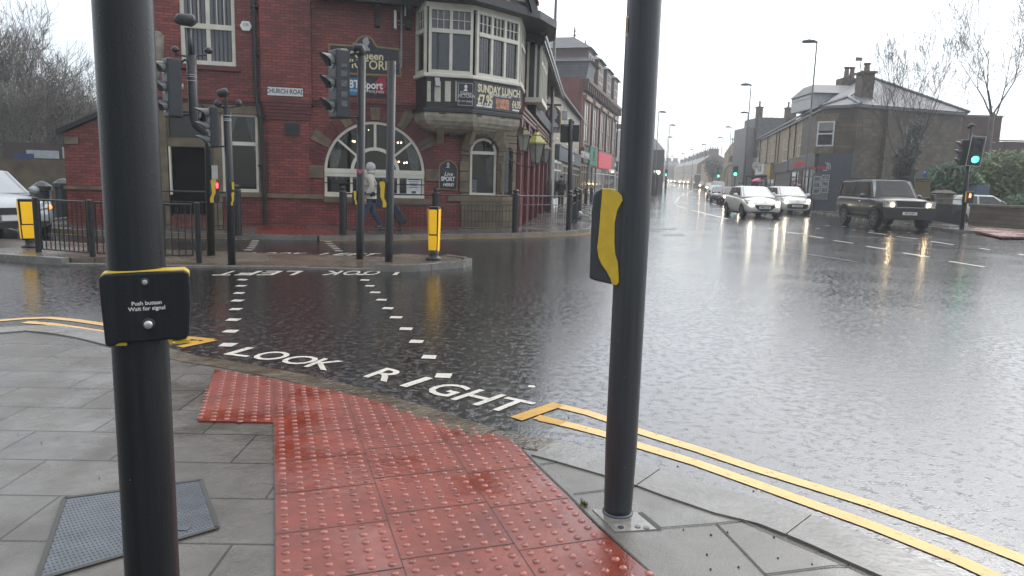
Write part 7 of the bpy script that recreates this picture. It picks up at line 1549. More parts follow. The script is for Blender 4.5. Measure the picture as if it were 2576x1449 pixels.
# ---- far end
cx_ = 0
ch = thing('church', 'pale sandstone church with a cross on its gable behind the distant trees', 'church', T(43, 140, 0.8)); FK = VF((42.4, 138))
gx = [FK.uv(x, y) for x, y in ((1822.5, 386), (1842.5, 358), (1873.7, 362))]; xb, xe = gx[0][0], FK.uv(1880, 420)[0]
MB().prismxz([(xb, 0), (xe, 0), (xe, FK.uv(1880, 372)[1]), (gx[1][0] + (gx[1][0] - xb), gx[0][1]), gx[1], gx[0]], 0, 2).build('wall', TAN, ch, FK.M)
MB().hexa([(gx[1][0] + .1, 0.3, gx[1][1] - .1), (xe + 3, 0.3, gx[1][1] - 0.4), (xe + 3, 9, gx[1][1] - 0.4), (gx[1][0] + .1, 9, gx[1][1] - .1)][::-1], [(gx[1][0] + .1, 0.3, gx[1][1]), (xe + 3, 0.3, gx[1][1] - 0.3), (xe + 3, 9, gx[1][1] - 0.3), (gx[1][0] + .1, 9, gx[1][1])]).build('roof', SLATE, ch, FK.M)
MB().box(gx[1][0] + 1.0, xe + 3, 0.35, 9, 3, gx[1][1] - 0.45).build('roof_side', SLATE, ch, FK.M)
mb = MB(); cz = gx[1][1]; mb.box(gx[1][0] - 0.08, gx[1][0] + 0.08, 0, 0.15, cz - 0.1, cz + 0.9); mb.box(gx[1][0] - 0.3, gx[1][0] + 0.3, 0, 0.15, cz + 0.5, cz + 0.66); mb.build('cross', LEAD, ch, FK.M)
mb = MB(); ucx, uz = FK.uv(1846, 428)[0], FK.uv(1846, 436)[1]; ring(mb, ucx, uz, 1.5, 1.8, 0, 180, -0.15, 0.0, 16); mb.box(ucx - 1.8, ucx - 1.5, -0.15, 0, 0.8, uz); mb.box(ucx + 1.5, ucx + 1.8, -0.15, 0, 0.8, uz); mb.build('arch_moulding', STONE, ch, FK.M)
pp = archpoly(FK.uv(1843, 400)[0], FK.uv(1843, 400)[1], 0.7, FK.uv(1843, 408)[1], 10); MB().add([(p[0], -0.02, p[1]) for p in pp], [list(range(len(pp)))]).build('window', DGLASS, ch, FK.M)
t = thing('stone_wing', 'low tan stone hall with arched doorway left of the church', 'hall', T(43, 150, 1)); FY = Frame((42, 150), to=(47, 150)); x0, x1 = FY.uv(1782, 440)[0], FY.uv(1824, 440)[0]; MB().box(x0, x1, 0, 6, 0, FY.uv(1800, 412)[1]).build('wall', TAN, t, FY.M); simple_win(FY, x0 + 1, x0 + 1.7, 3, 5, t)
# brick gable terrace
gt = thing('brick_gable_terrace', 'distant brick terrace with a large gable end and a row of chimneys', 'terrace', T(56, 200, 1.5)); FZ = Frame((51, 200), to=(60, 200))
g0, g1, g2, g3 = [FZ.uv(*q) for q in ((1755, 412), (1798, 384), (1818, 398), (1818, 470))]
MB().prismxz([(g0[0], 0), (g3[0], 0), (g3[0], g2[1]), g1, g0], 0, 0.6).build('gable_wall', mk_brick('gable_brick', (0.17, 0.05, 0.045), (0.13, 0.042, 0.04), (0.10, 0.07, 0.06), bw=0.5, bh=0.2, stain=0.2), gt, FZ.M)
fr = AT(1696, 420, 330); frr = AT(1752, 405, 330); GA = Vector(FZ.M @ Vector((g0[0], 0, g0[1]))); GB = Vector(FZ.M @ Vector((g1[0], 0, g1[1]))); fe = AT(1697, 420, 345); fp = AT(1716, 409, 345)
MB().add([tuple(GA), tuple(GB), tuple(fp), tuple(fe), (GB.x + 4, GB.y, GB.z - 3), (fp.x + 5, fp.y, fp.z - 3)], [(0, 1, 2, 3), (1, 4, 5, 2)]).build('roof', SLATE, gt, Matrix())
MB().add([tuple(GA), tuple(fe), (fe.x, fe.y, 2), (GA.x, GA.y, 0.5)], [(0, 1, 2, 3)]).build('front_wall', TAN, gt, Matrix())
for k in range(14):
    f = (k + 0.5) / 14; a = GA.lerp(fe, f); d_ = (fe - GA).normalized(); Fz_ = Frame((a.x - 0.05, a.y), ang=math.atan2(-d_.y, -d_.x)); 
    simple_win(Fz_, -1.2, 1.2, a.z - 3.2, a.z - 1.0, gt, vert=True, y=-0.06)
for k, f in enumerate((0.02, 0.12, 0.22, 0.32, 0.44, 0.58, 0.75, 0.95)):
    a = GB.lerp(fp, f); Fz_ = Frame((a.x, a.y), ang=0.0); chimney(Fz_, 0, 0, a.z - 1, a.z + 1.0, 2.6, 1.0, gt, pots=4)
t = thing('far_houses', 'pale far houses closing the view at the bend of the road', 'houses', T(80, 370, 4)); FZ = Frame((70, 372), to=(100, 372)); x0, x1 = FZ.uv(1668, 430)[0], FZ.uv(1710, 430)[0]
MB().box(x0, x1, 0, 8, 0, FZ.uv(1690, 416)[1]).build('wall', BRICK2, t, FZ.M); MB().hexa([(x0, 0, FZ.uv(1690, 416)[1]), (x1, 0, FZ.uv(1690, 416)[1]), (x1, 8, FZ.uv(1690, 416)[1]), (x0, 8, FZ.uv(1690, 416)[1])], [(x0, 4, FZ.uv(1690, 404)[1]), (x1, 4, FZ.uv(1690, 404)[1]), (x1, 5, FZ.uv(1690, 404)[1]), (x0, 5, FZ.uv(1690, 404)[1])]).build('roof', SLATE, t, FZ.M)
for f in (0.05, 0.4, 0.8): chimney(FZ, x0 + (x1 - x0) * f, 4, FZ.uv(1690, 408)[1], FZ.uv(1690, 398)[1], 2.2, 1.2, t, pots=3)

# ---- lower pieces on the far left, seen left of the near left pole
lw = thing('yard_wall', 'brown stone yard wall with a white and blue board above, left background', 'wall', T(-24, 30, 0)); FL = Frame((-26, 29.0), to=(-16.6, 31.3)); xl0, xl1 = FL.uv(-40, 440)[0], FL.uv(166, 440)[0]
GRW = mk('mossy_wall', (0.105, 0.085, 0.05), 0.7, var=0.5, scale=1.5, bump=0.4)
MB().box(xl0, xl1, 0, 0.4, 0, FL.uv(80, 400)[1]).build('wall', GRW, lw, FL.M); MB().box(FL.uv(4, 380)[0], FL.uv(162, 380)[0], 0.1, 0.3, FL.uv(80, 400)[1], FL.uv(80, 359)[1]).build('dark_hoarding', mk('hoarding', (0.06, 0.045, 0.04), 0.6), lw, FL.M)
MB().box(FL.uv(65, 385)[0], FL.uv(147, 385)[0], 0.05, 0.095, FL.uv(100, 398)[1], FL.uv(100, 378)[1]).build('white_board', mk('pale_board', (0.38, 0.42, 0.45), 0.5), lw, FL.M); MB().box(FL.uv(35, 390)[0], FL.uv(84, 390)[0], 0.02, 0.048, FL.uv(60, 399)[1], FL.uv(60, 386)[1]).build('blue_board', mk('blue_board', (0.015, 0.05, 0.16), 0.5), lw, FL.M)
MB().box(FL.uv(157, 385)[0], FL.uv(165, 385)[0], 0.0, 0.098, FL.uv(160, 398)[1], FL.uv(160, 370)[1]).build('white_post', mk('pale_board', (0.38, 0.42, 0.45)), lw, FL.M)
for (x, y0, y1, lab) in ((28, 452, 530, 'dark blue topped post by the silver car windscreen'), (112, 455, 560, 'dark gate post with a rounded cap in front of the mossy yard wall'), (165, 448, 560, 'dark square gate pier beside the brick wing of the pub')):
    p = AT(x, y1, 22.0); p0 = AT(x, y0, 22.0); t = thing('gate_post', lab, 'post', T(p.x, p.y, 0), 'dark gate posts by the yard wall'); w = 0.22
    MB().lathe([(w, 0), (w, p0.z - 0.3), (w + 0.06, p0.z - 0.28), (w + 0.06, p0.z - 0.16), (w * .6, p0.z - 0.05), (0.02, p0.z)], 10).build('shaft', mk('dark_post', (0.03, 0.036, 0.04), 0.4), t, WM[t.name])
# stone garden wall on the right
sw_ = thing('stone_wall', 'low dark stone garden wall at the right edge with a flat coping', 'wall', T(21, 32.5, 0.1)); FW_ = Frame((20.8, 32.7), to=tuple(G(2600, 577, 0.1).xy)); zt_ = FW_.uv(2500, 515)[1]; LW = 9
MB().box(0, LW, 0, 0.45, 0.1, zt_ - 0.12).build('wall', mk_brick('garden_stone', (0.11, 0.085, 0.055), (0.07, 0.055, 0.04), (0.035, 0.03, 0.022), bw=0.6, bh=0.2, ms=0.015, rough=0.5, stain=0.5), sw_, FW_.M); MB().box(-0.05, LW, -0.06, 0.5, zt_ - 0.12, zt_).build('coping', CHST, sw_, FW_.M, bevel=0.02)
t = thing('gate_pier', 'squat stone gate pier with chamfered cap behind the right hand railing', 'gate pier', T(20, 34, 0.1)); p0, p1 = AT(2366, 500, 34), AT(2398, 500, 34); zc_, zb2 = AT(2380, 478, 34).z, AT(2380, 486, 34).z
MB().box(p0.x, p1.x, 34, 34.7, 0.1, zb2).build('shaft', CHST, t, Matrix()); MB().hexa([(p0.x - 0.08, 33.9, zb2), (p1.x + 0.08, 33.9, zb2), (p1.x + 0.08, 34.8, zb2), (p0.x - 0.08, 34.8, zb2)], [(p0.x + 0.12, 34.1, zc_), (p1.x - 0.12, 34.1, zc_), (p1.x - 0.12, 34.6, zc_), (p0.x + 0.12, 34.6, zc_)]).build('cap', CHST, t, Matrix())
t = thing('waste_container', 'blue grey waste container behind the stone wall near the green signal', 'bin', T(22.5, 36, 0.1)); p0, p1 = AT(2450, 494, 37), AT(2483, 494, 37); MB().hexa([(p0.x, 37, 0.2), (p1.x, 37, 0.2), (p1.x, 37.8, 0.2), (p0.x, 37.8, 0.2)], [(p0.x, 36.9, AT(2466, 466, 37).z), (p1.x + .05, 36.9, AT(2466, 466, 37).z), (p1.x, 37.8, AT(2466, 464, 37).z), (p0.x, 37.8, AT(2466, 464, 37).z)]).build('body', mk('bin_blue', (0.06, 0.09, 0.13), 0.5), t, Matrix(), bevel=0.03)
MB().lathe([(0.5, 0), (0.5, 0.06)], 12, ((p0.x + p1.x) / 2, 37.35, AT(2466, 464, 37).z + 0.01)).build('lid', mk('bin_lid', (0.03, 0.045, 0.06)), t, Matrix())
# notice board with P sign
t = thing('notice_board', 'brown notice board with a grey gable and blue P sign behind the dark car', 'notice board', T(19, 36, 0.1)); FN_ = VF(AT(2321, 497, 36).xy); N_ = lambda x, y: FN_.uv(x, y)
MB().prismxz([N_(2302, 500), N_(2340, 500), N_(2340, 449), N_(2302, 449)], 0.0, 0.12).build('board', mk('notice_brown', (0.15, 0.12, 0.06), 0.6), t, FN_.M); MB().prismxz([N_(2299, 447), N_(2342, 447), N_(2327, 421)], -0.02, 0.1).build('gable', LEAD, t, FN_.M)
MB().prismxz([N_(2304, 457), N_(2338, 457), N_(2338, 450), N_(2304, 450)], -0.03, 0.0).build('header', mk('notice_dark', (0.035, 0.03, 0.02)), t, FN_.M); u, z = N_(2321, 453.5); text_mesh('Information', 0.11, mk('notice_gold', (0.35, 0.28, 0.12)), 'lettering', t, TXT(FN_.M, u, z, 0.035), 0.002)
MB().prismxz([N_(2323, 446), N_(2330, 446), N_(2330, 428), N_(2323, 428)], -0.04, -0.021).build('parking_plate', mk('parking_blue', (0.02, 0.07, 0.3), 0.4), t, FN_.M); u, z = N_(2326.5, 434); text_mesh('P', 0.2, WHITEP, 'lettering', t, TXT(FN_.M, u, z, 0.045), 0.002)
MB().prismxz([N_(2283, 500), N_(2300, 500), N_(2300, 451), N_(2283, 451)], 0.15, 0.25).build('side_panel', mk('notice_dark'), t, FN_.M) if 'notice_dark' not in MATS else MB().prismxz([N_(2283, 500), N_(2300, 500), N_(2300, 451), N_(2283, 451)], 0.15, 0.25).build('side_panel', MATS['notice_dark'], t, FN_.M)
# bus shelter with a red panel and the small street clutter beyond
t = thing('bus_shelter', 'dark framed bus shelter with a pink red panel on the right pavement', 'bus shelter', T(24, 78, 0.3)); FSh = VF(AT(1900, 470, 72).xy); B_ = lambda x, y: FSh.uv(x, y)
MB().prismxz([B_(1876, 445), B_(1930, 446), B_(1930, 441), B_(1876, 442)], -0.8, 0.8).build('roof', BLACKW, t, FSh.M); a, b = B_(1893, 445), B_(1905, 500); MB().box(a[0], b[0], 0.0, 0.06, 0.4, a[1]).build('advert_panel', mk('advert_pink', (0.35, 0.04, 0.09), 0.4), t, FSh.M)
for x in (1878, 1928, 1892): a = B_(x, 445); MB().box(a[0] - 0.05, a[0] + 0.05, -0.05, 0.05, 0.3, a[1]).build('post', BLACKW, t, FSh.M)
a, b = B_(1878, 447), B_(1891, 447); MB().box(a[0], b[0], -0.01, 0.01, 0.7, a[1] - 0.1).build('glass_side', GLASS, t, FSh.M)
t = thing('left_bus_shelter', 'dark shelter with a lit white sign on the left pavement by the near right pole', 'bus shelter', T(19.5, 100, 0.6)); FSh = VF(AT(1648, 470, 100).xy)
MB().prismxz([B_(1636, 444), B_(1662, 444), B_(1662, 440), B_(1636, 440)], -0.8, 0.8).build('roof', BLACKW, t, FSh.M); a, b = B_(1638, 444), B_(1654, 470); MB().box(a[0], b[0], 0, 0.1, 0.3, a[1]).build('side_panel', BLACKW, t, FSh.M); a, b = B_(1645, 434), B_(1661, 429); MB().box(a[0], b[0], -0.1, 0, a[1], b[1]).build('lit_sign', mk('lit_sign_white', (0.7, 0.7, 0.65), 0.4, emis=1.0, ecol=(0.9, 0.9, 0.8)), t, FSh.M)
a = B_(1657, 435); MB().ico((a[0], -0.15, a[1]), 0.2, 1).build('lamp', mk('white_lamp', (1, 1, 0.9), 0.4, emis=6), t, FSh.M)
# ------------------------------------------------------------------ VEHICLES (local -y is the front, x across, origin on the ground in the middle)
def paint(n, c, r=0.22, m=0.0): return mk(n, c, r, metal=m, var=0.05, scale=2, coat=0.6 if n != 'car_black' else 0.15)
PW, PBK, PSV, PDK, PRD, PGD, PGR = paint('car_white', (0.6, 0.6, 0.57)), paint('car_black', (0.004, 0.0045, 0.005), 0.35), paint('car_silver', (0.30, 0.32, 0.34), 0.3, 0.3), paint('car_dark_grey', (0.06, 0.065, 0.072)), paint('car_maroon', (0.07, 0.03, 0.035)), paint('car_champagne', (0.26, 0.23, 0.17)), paint('car_blue_grey', (0.14, 0.17, 0.2))
ARCH = mk('arch_lining', (0.018, 0.018, 0.02), 0.7, spec=0.15); TYRE = mk('tyre', (0.012, 0.012, 0.013), 0.6); RIM = mk('alloy', (0.11, 0.115, 0.12), 0.5, metal=0.3); TRIMB = mk('car_trim', (0.015, 0.015, 0.017), 0.45)
CGL = mk('car_glass', (0.028, 0.032, 0.034), 0.06, var=0.2, spec=0.9); WSG = mk('windscreen', (0.27, 0.29, 0.295), 0.16, var=0.25, scale=2.5, spec=0.5)
HLA = mk('headlamp_on', (1, 0.96, 0.85), 0.3, emis=50, ecol=(1.0, 0.87, 0.62)); HLW = mk('headlamp_warm', (1, 0.9, 0.7), 0.3, emis=45, ecol=(1.0, 0.72, 0.38)); HLC = mk('headlamp_case', (0.32, 0.33, 0.34), 0.12); PLT = mk('number_plate', (0.62, 0.62, 0.60), 0.4, var=0.04); CHR = mk('car_chrome', (0.5, 0.5, 0.5), 0.15, metal=0.9, var=0.03)
IND = mk('indicator', (0.8, 0.2, 0.05), 0.3, emis=2.0, ecol=(1, 0.25, 0.05))
KIND = {
 'hatch': dict(L=3.97, W=1.74, H=1.46, st=[(-.5, .33, .50, .54, .62), (-.485, .24, .60, .64, .84), (-.44, .20, .70, .77, .95), (-.34, .19, .80, .88, .99), (-.24, .19, .88, .97, 1), (-.05, .19, .93, .96, 1), (.2, .19, .97, .98, 1), (.38, .2, 1.0, 1.0, .98), (.46, .24, .96, .96, .93), (.495, .34, .75, .78, .82)], gh=(-.25, -.05, .34, .46), belt=(.95, 1.0), roof=.72, wb=.9, wr=.305, wy=(-.325, .315)),
 'city': dict(L=3.43, W=1.63, H=1.47, st=[(-.5, .33, .52, .56, .64), (-.485, .24, .64, .68, .86), (-.44, .2, .76, .82, .96), (-.34, .19, .86, .92, 1), (-.28, .19, .92, .98, 1), (0, .19, .95, .98, 1), (.3, .19, .98, 1, 1), (.44, .22, .98, .98, .96), (.495, .3, .8, .82, .85)], gh=(-.30, -.08, .40, .47), belt=(.96, 1.0), roof=.74, wb=.92, wr=.285, wy=(-.34, .345)),
 'suv': dict(L=4.7, W=1.95, H=1.89, st=[(-.5, .42, .88, .92, .84), (-.488, .38, 1.06, 1.10, .93), (-.42, .36, 1.13, 1.19, .98), (-.24, .36, 1.17, 1.24, 1), (0, .36, 1.18, 1.2, 1), (.3, .36, 1.2, 1.2, 1), (.47, .38, 1.2, 1.2, .98), (.495, .45, 1.15, 1.15, .94)], gh=(-.235, -.13, .455, .485), belt=(1.17, 1.2), roof=.80, wb=.91, wr=.40, wy=(-.335, .265)),
 'saloon': dict(L=4.5, W=1.78, H=1.45, st=[(-.5, .33, .52, .56, .66), (-.485, .24, .62, .66, .88), (-.43, .2, .72, .78, .97), (-.32, .19, .80, .88, 1), (-.2, .19, .88, .94, 1), (0, .19, .92, .94, 1), (.3, .19, .95, .96, 1), (.45, .22, .95, .98, .96), (.495, .32, .8, .84, .88)], gh=(-.215, -.05, .24, .38), belt=(.92, .96), roof=.70, wb=.89, wr=.315, wy=(-.31, .29)),
 'van': dict(L=4.4, W=1.82, H=1.85, st=[(-.5, .33, .6, .65, .7), (-.48, .24, .75, .8, .9), (-.42, .2, .9, .96, .97), (-.34, .19, .98, 1.04, 1), (0, .19, 1.03, 1.05, 1), (.4, .19, 1.05, 1.05, 1), (.495, .3, 1.0, 1.0, .96)], gh=(-.36, -.2, .46, .49), belt=(1.0, 1.05), roof=.82, wb=.93, wr=.31, wy=(-.33, .32)),
}
def car(name, label, kind, pm, P, rz, sc=1.0, plate=None, lights='on', group=None, detail=True, cat='car', hlm=None):
    k = KIND[kind]; L_, W, H = k['L'], k['W'] / 2, k['H']; t = thing(name, label, cat, T(P[0], P[1], P[2] if len(P) > 2 else 0, rz) @ Matrix.Scale(sc, 4), group); M = WM[t.name]
    mb = MB(); rows = []
    for (f, zb, zs, zt, w) in k['st']:
        y = f * L_; w *= W; half = [(0.0, zb), (.78 * w, zb), (.96 * w, zb + .07), (w, (zb * .45 + zs * .55)), (.985 * w, zs - .06), (.91 * w, zs), (.5 * w, zt), (0, zt + .01)]
        full = half + [(-x, z) for x, z in half[-2:0:-1]]; rows.append([(x, y, z) for x, z in full])
    n = len(rows[0])
    for r in rows: mb.v += r
    for i in range(len(rows) - 1):
        for j in range(n): a = i * n + j; b = i * n + (j + 1) % n; mb.f.append([a, b, b + n, a + n]); mb.mi.append(0)
    mb.f.append(list(range(n))[::-1]); mb.f.append([(len(rows) - 1) * n + j for j in range(n)]); mb.mi += [0, 0]
    mb.build('body', pm, t, M, smooth=True, subsurf=1)
    g0, g1, g2, g3 = [q * L_ for q in k['gh']]; b0, b1 = k['belt']; wb, wt = W * k['wb'], W * k['roof']; wt2 = wt * .97
    # cabin
    mb = MB(); zr = H - .05
    secs = [(g0, b0, wb, b0 - .02), (g1, zr, wt, H - .015), ((g1 + g2) / 2, zr + .01, wt, H), (g2, zr - .03, wt2, H - .05), (g3, b1, wb * .93, b1 - .02)]
    rows = []
    for i, (y, z, w, zc) in enumerate(secs):
        if i in (0, 4): rows.append([(-wb if i == 0 else -w, y, b0 - .04 if i == 0 else b1 - .04), (-w, y, z), (-w * .55, y - (.06 if i == 0 else 0), z + .005), (w * .55, y - (.06 if i == 0 else 0), z + .005), (w, y, z), (w, y, b0 - .04 if i == 0 else b1 - .04)])
        else: rows.append([(-wb, y, b0 - .04), (-w, y, z), (-w * .6, y, zc), (w * .6, y, zc), (w, y, z), (wb, y, b0 - .04)])
    for r in rows: mb.v += r
    for i in range(4):
        for j in range(5): a = i * 6 + j; mb.f.append([a, a + 1, a + 7, a + 6]); mb.mi.append(0)
    mb.f.append([0, 1, 2, 3, 4, 5][::-1]); mb.f.append([24, 25, 26, 27, 28, 29]); mb.mi += [0, 0]
    cabin = mb.build('cabin', pm, t, M, smooth=False, bevel=0.07 if kind == 'suv' else 0.04)
    def lerp(a, b, f): return Vector(a) + (Vector(b) - Vector(a)) * f
    # windscreen
    A, B_, C, D_ = (-wb, g0, b0), (wb, g0, b0), (wt, g1, zr), (-wt, g1, zr); nrm = (Vector(B_) - Vector(A)).cross(Vector(D_) - Vector(A)).normalized(); nrm = nrm if nrm.y < 0 else -nrm
    def patch(nm, q, mat, e=.06, off=.012, par=cabin, e2=None, th=.008):
        e2 = e if e2 is None else e2; q = [Vector(v) for v in q]; nn = (q[1] - q[0]).cross(q[3] - q[0]).normalized(); c = sum(q, Vector()) / 4
        if nn.dot(c - Vector((0, (g1 + g2) / 2, .8))) < 0: nn = -nn
        f = lambda s, u: (q[0] * (1 - s) + q[1] * s) * (1 - u) + (q[3] * (1 - s) + q[2] * s) * u
        p = [f(e, e2), f(1 - e, e2), f(1 - e, 1 - e2), f(e, 1 - e2)]
        m_ = MB(); m_.hexa([tuple(v + nn * (off - th)) for v in p], [tuple(v + nn * off) for v in p]); return m_.build(nm, mat, par, M)
    patch('windscreen', (A, B_, C, D_), WSG, .045, .014)
    patch('rear_window', ((wb * .93, g3, b1), (-wb * .93, g3, b1), (-wt2, g2, zr - .03), (wt2, g2, zr - .03)), CGL, .08, .014)
    for s in (-1, 1):
        ym = g1 + (g2 - g1) * .42; yq = g1 + (g2 - g1) * .93
        B0 = lambda y: (s * wb, y, b0 + (b1 - b0) * (y - g0) / (g3 - g0)); T0 = lambda y: (s * wt, y, zr)
        yb0 = g0 + (g1 - g0) * .35
        patch('side_window', (B0(yb0), B0(ym), T0(ym), T0(g1 + .03)), CGL, .03, .012, e2=.08); patch('side_window', (B0(ym + .05), B0(yq), T0(yq * .96), T0(ym + .05)), CGL, .03, .012, e2=.08)
        if kind == 'suv': patch('side_window', (B0(yq + .05), B0(g3 - .08), T0(g2 - .02), T0(yq + .05)), CGL, .03, .012, e2=.08)
        m_ = MB(); m_.ico((s * (W + .10), g0 + .38, b0 + .07), .12, 2, 0, (1.0, .5, .75)); m_.tube([(s * W * .93, g0 + .36, b0 + .01), (s * (W + .05), g0 + .38, b0 + .04)], .02, 5); m_.build('door_mirror', pm if kind != 'suv' else PDK, t, M, smooth=True)
        if detail:
            m_ = MB(); z1 = .62 * b0 / .95; m_.box(*sorted((s * (W * .985), s * (W + .012))), g0 + .75, g0 + .93, b0 - .16, b0 - .12); m_.build('door_handle', CHR, t, M)
            m_ = MB(); m_.box(*sorted((s * (W * .9), s * (W + .008))), L_ * k['wy'][0] + k['wr'] + .1, L_ * k['wy'][1] - k['wr'] - .1, k['st'][3][1] - .02, k['st'][3][1] + .06); m_.build('sill', TRIMB, t, M)
    for fy in k['wy']:
        for s in (-1, 1):
            y = fy * L_; r = k['wr']; x0 = s * (W - .21)
            ar_ = MB(); pts = [(s * (W + .004), y + (r * 1.16) * math.cos(a), r + (r * 1.16) * math.sin(a)) for a in [math.pi * q / 12 for q in range(13)]]; ar_.add(pts + [(s * (W + .004), y, .16)], [list(range(13)) + [13]]); ar_.build('wheel_arch', ARCH, t, M)
            m_ = MB(); prof = [(r * .1, 0), (r * .96, 0.0), (r, .03), (r, .18), (r * .96, .215), (r * .66, .21), (r * .62, .17), (r * .1, .165)]
            Mw = M @ Matrix.Translation((x0 if s > 0 else x0, y, r)) @ Matrix.Rotation(s * math.pi / 2, 4, 'Y')
            m_.lathe(prof, 24); w_ = m_.build('wheel', TYRE, t, Mw, smooth=False)
            if detail:
                m_ = MB()
                for q in range(6):
                    a = q * math.pi / 3; m_.hexa([(.04 * math.cos(a - .9), .04 * math.sin(a - .9), .195), (r * .6 * math.cos(a - .12), r * .6 * math.sin(a - .12), .205), (r * .6 * math.cos(a + .12), r * .6 * math.sin(a + .12), .205), (.04 * math.cos(a + .9), .04 * math.sin(a + .9), .195)], [(.04 * math.cos(a - .9), .04 * math.sin(a - .9), .215), (r * .6 * math.cos(a - .12), r * .6 * math.sin(a - .12), .217), (r * .6 * math.cos(a + .12), r * .6 * math.sin(a + .12), .217), (.04 * math.cos(a + .9), .04 * math.sin(a + .9), .215)])
                m_.lathe([(r * .58, .198), (r * .64, .198), (r * .64, .218), (r * .58, .218)], 20, cap=False); m_.build('rim', RIM, w_, Mw)
    # front end
    yf = -.5 * L_; fz = lambda z: z
    def fq(nm, pts, mat, yy, par=t, th=.03): return MB().prismxz(pts, yy, yy + th).build(nm, mat, par, M)
    hz = {'hatch': .70, 'city': .74, 'suv': .985, 'saloon': .66, 'van': .82}[kind]; hm = hlm or HLA
    for s in (-1, 1):
        if kind == 'suv':
            fq('headlight', [(s * x, z) for x, z in ((W * .56, hz - .14), (W * .93, hz - .14), (W * .95, hz + .11), (W * .60, hz + .12))], HLC, yf - .012, th=.2)
            m_ = MB(); m_.ico((s * W * .66, yf - .02, hz - .05), .058, 2); m_.build('lamp_bulb', hm if lights == 'on' else HLC, t, M); m_ = MB(); m_.ico((s * W * .80, yf + .0, hz + .03), .065, 2); m_.build('lamp_lens', HLC, t, M)
        else:
            m_ = MB(); q = [(s * W * .52, yf + .02, hz - .06), (s * W * .86, yf + .17, hz - .02), (s * W * .94, yf + .48, hz + .13), (s * W * .62, yf + .18, hz + .08)]
            m_.hexa([(v[0], v[1] + .05, v[2] - .03) for v in q], [(v[0] * 1.015, v[1] - .035, v[2] + .02) for v in q]); hl = m_.build('headlight', HLC, t, M, bevel=.02)
            if lights == 'on': m_ = MB(); m_.ico((s * W * .70, yf + .03, hz + .0), .062 if detail else .11, 2); m_.build('lamp_bulb', hm, hl, M)
    pz = .48
    if kind == 'hatch':
        fq('grille', [(-.42, .60), (.42, .60), (.45, .55), (.30, .40), (.15, .34), (-.15, .34), (-.30, .40), (-.45, .55)], TRIMB, yf - .012); pz = .49
        m_ = MB(); pts = [(-.43, .61), (-.46, .55), (-.31, .385), (-.15, .325), (.15, .325), (.31, .385), (.46, .55), (.43, .61)]
        for a, b in zip(pts[:-1], pts[1:]): bar2(m_, a, b, .022, yf - .02, yf + .01)
        m_.build('grille_trim', CHR, t, M); fq('air_intake', [(-.62, .27), (-.4, .30), (.4, .30), (.62, .27), (.4, .24), (-.4, .24)], TRIMB, yf + .005)
        m_ = MB(); m_.tube([(-.05, yf - .01, .71), (0, yf - .02, .74), (.05, yf - .01, .71)], .012, 5); m_.tube([(-.04, yf - .015, .76), (.0, yf - .02, .73), (.04, yf - .015, .76)], .01, 5); m_.build('badge', CHR, t, M)
        for s in (-1, 1): m_ = MB(); m_.ico((s * .66, yf + .09, .31), .06, 1, 0, (1, .5, .8)); m_.build('fog_lamp', HLC, t, M)
    elif kind == 'city':
        fq('grille', [(-.56, .50), (-.52, .545), (-.28, .57), (.28, .57), (.52, .545), (.56, .50), (.52, .36), (.40, .31), (-.40, .31), (-.52, .36)], TRIMB, yf - .012); pz = .46
        m_ = MB(); m_.tube([(-.07, yf - .015, .70), (0, yf - .02, .74), (.07, yf - .015, .70)], .012, 5); m_.tube([(-.07, yf - .02, .66), (0, yf - .03, .70), (.07, yf - .02, .66)], .012, 5); m_.build('badge', CHR, t, M)
    elif kind == 'suv':
        fq('grille', [(-.49, .86), (.49, .86), (.55, 1.09), (-.55, 1.09)], TRIMB, yf - .02); m_ = MB(); bar2(m_, (-.50, .85), (.50, .85), .022, yf - .03, yf); bar2(m_, (-.50, .85), (-.56, 1.09), .022, yf - .03, yf); bar2(m_, (.50, .85), (.56, 1.09), .022, yf - .03, yf); m_.build('grille_trim', CHR, t, M)
        fq('bumper', [(-.86, .42), (.86, .42), (.93, .66), (.93, .84), (-.93, .84), (-.93, .66)], TRIMB, yf - .03, th=.14); pz = .63; fq('air_intake', [(-.55, .40), (.55, .40), (.62, .52), (-.62, .52)], TRIMB, yf - .036)
        m_ = MB(); m_.box(-.74, -.70, -.6, 1.7, 1.90, 1.94); m_.box(.70, .74, -.6, 1.7, 1.90, 1.94); explode(m_.build('roof_rail', TRIMB, t, M))
        for s in (-1, 1): m_ = MB(); m_.tube([(s * .1 - .05, g0 - .03, b0 + .06), (s * .1 + .55 * (1 if s > 0 else -.2), g0 - .0, b0 + .07)], .012, 4); m_.build('wiper', TRIMB, t, M)
    else:
        fq('grille', [(-.40, .66), (.40, .66), (.36, .52), (-.36, .52)] if kind == 'saloon' else [(-.5, .62), (.5, .62), (.45, .40), (-.45, .40)], TRIMB, yf - .014); fq('air_intake', [(-.65, .36), (.65, .36), (.55, .24), (-.55, .24)], TRIMB, yf - .01); pz = .45
    if plate is not None:
        p_ = MB().box(-.26, .26, yf - .05, yf - .02, pz - .057, pz + .057).build('number_plate', PLT, t, M)
        if plate: text_mesh(plate, .105, INK, 'plate_lettering', p_, M @ Matrix.Translation((0, yf - .052, pz)) @ Matrix.Rotation(math.pi / 2, 4, 'X'), .001, sx=.95, bold=.002)
    return t
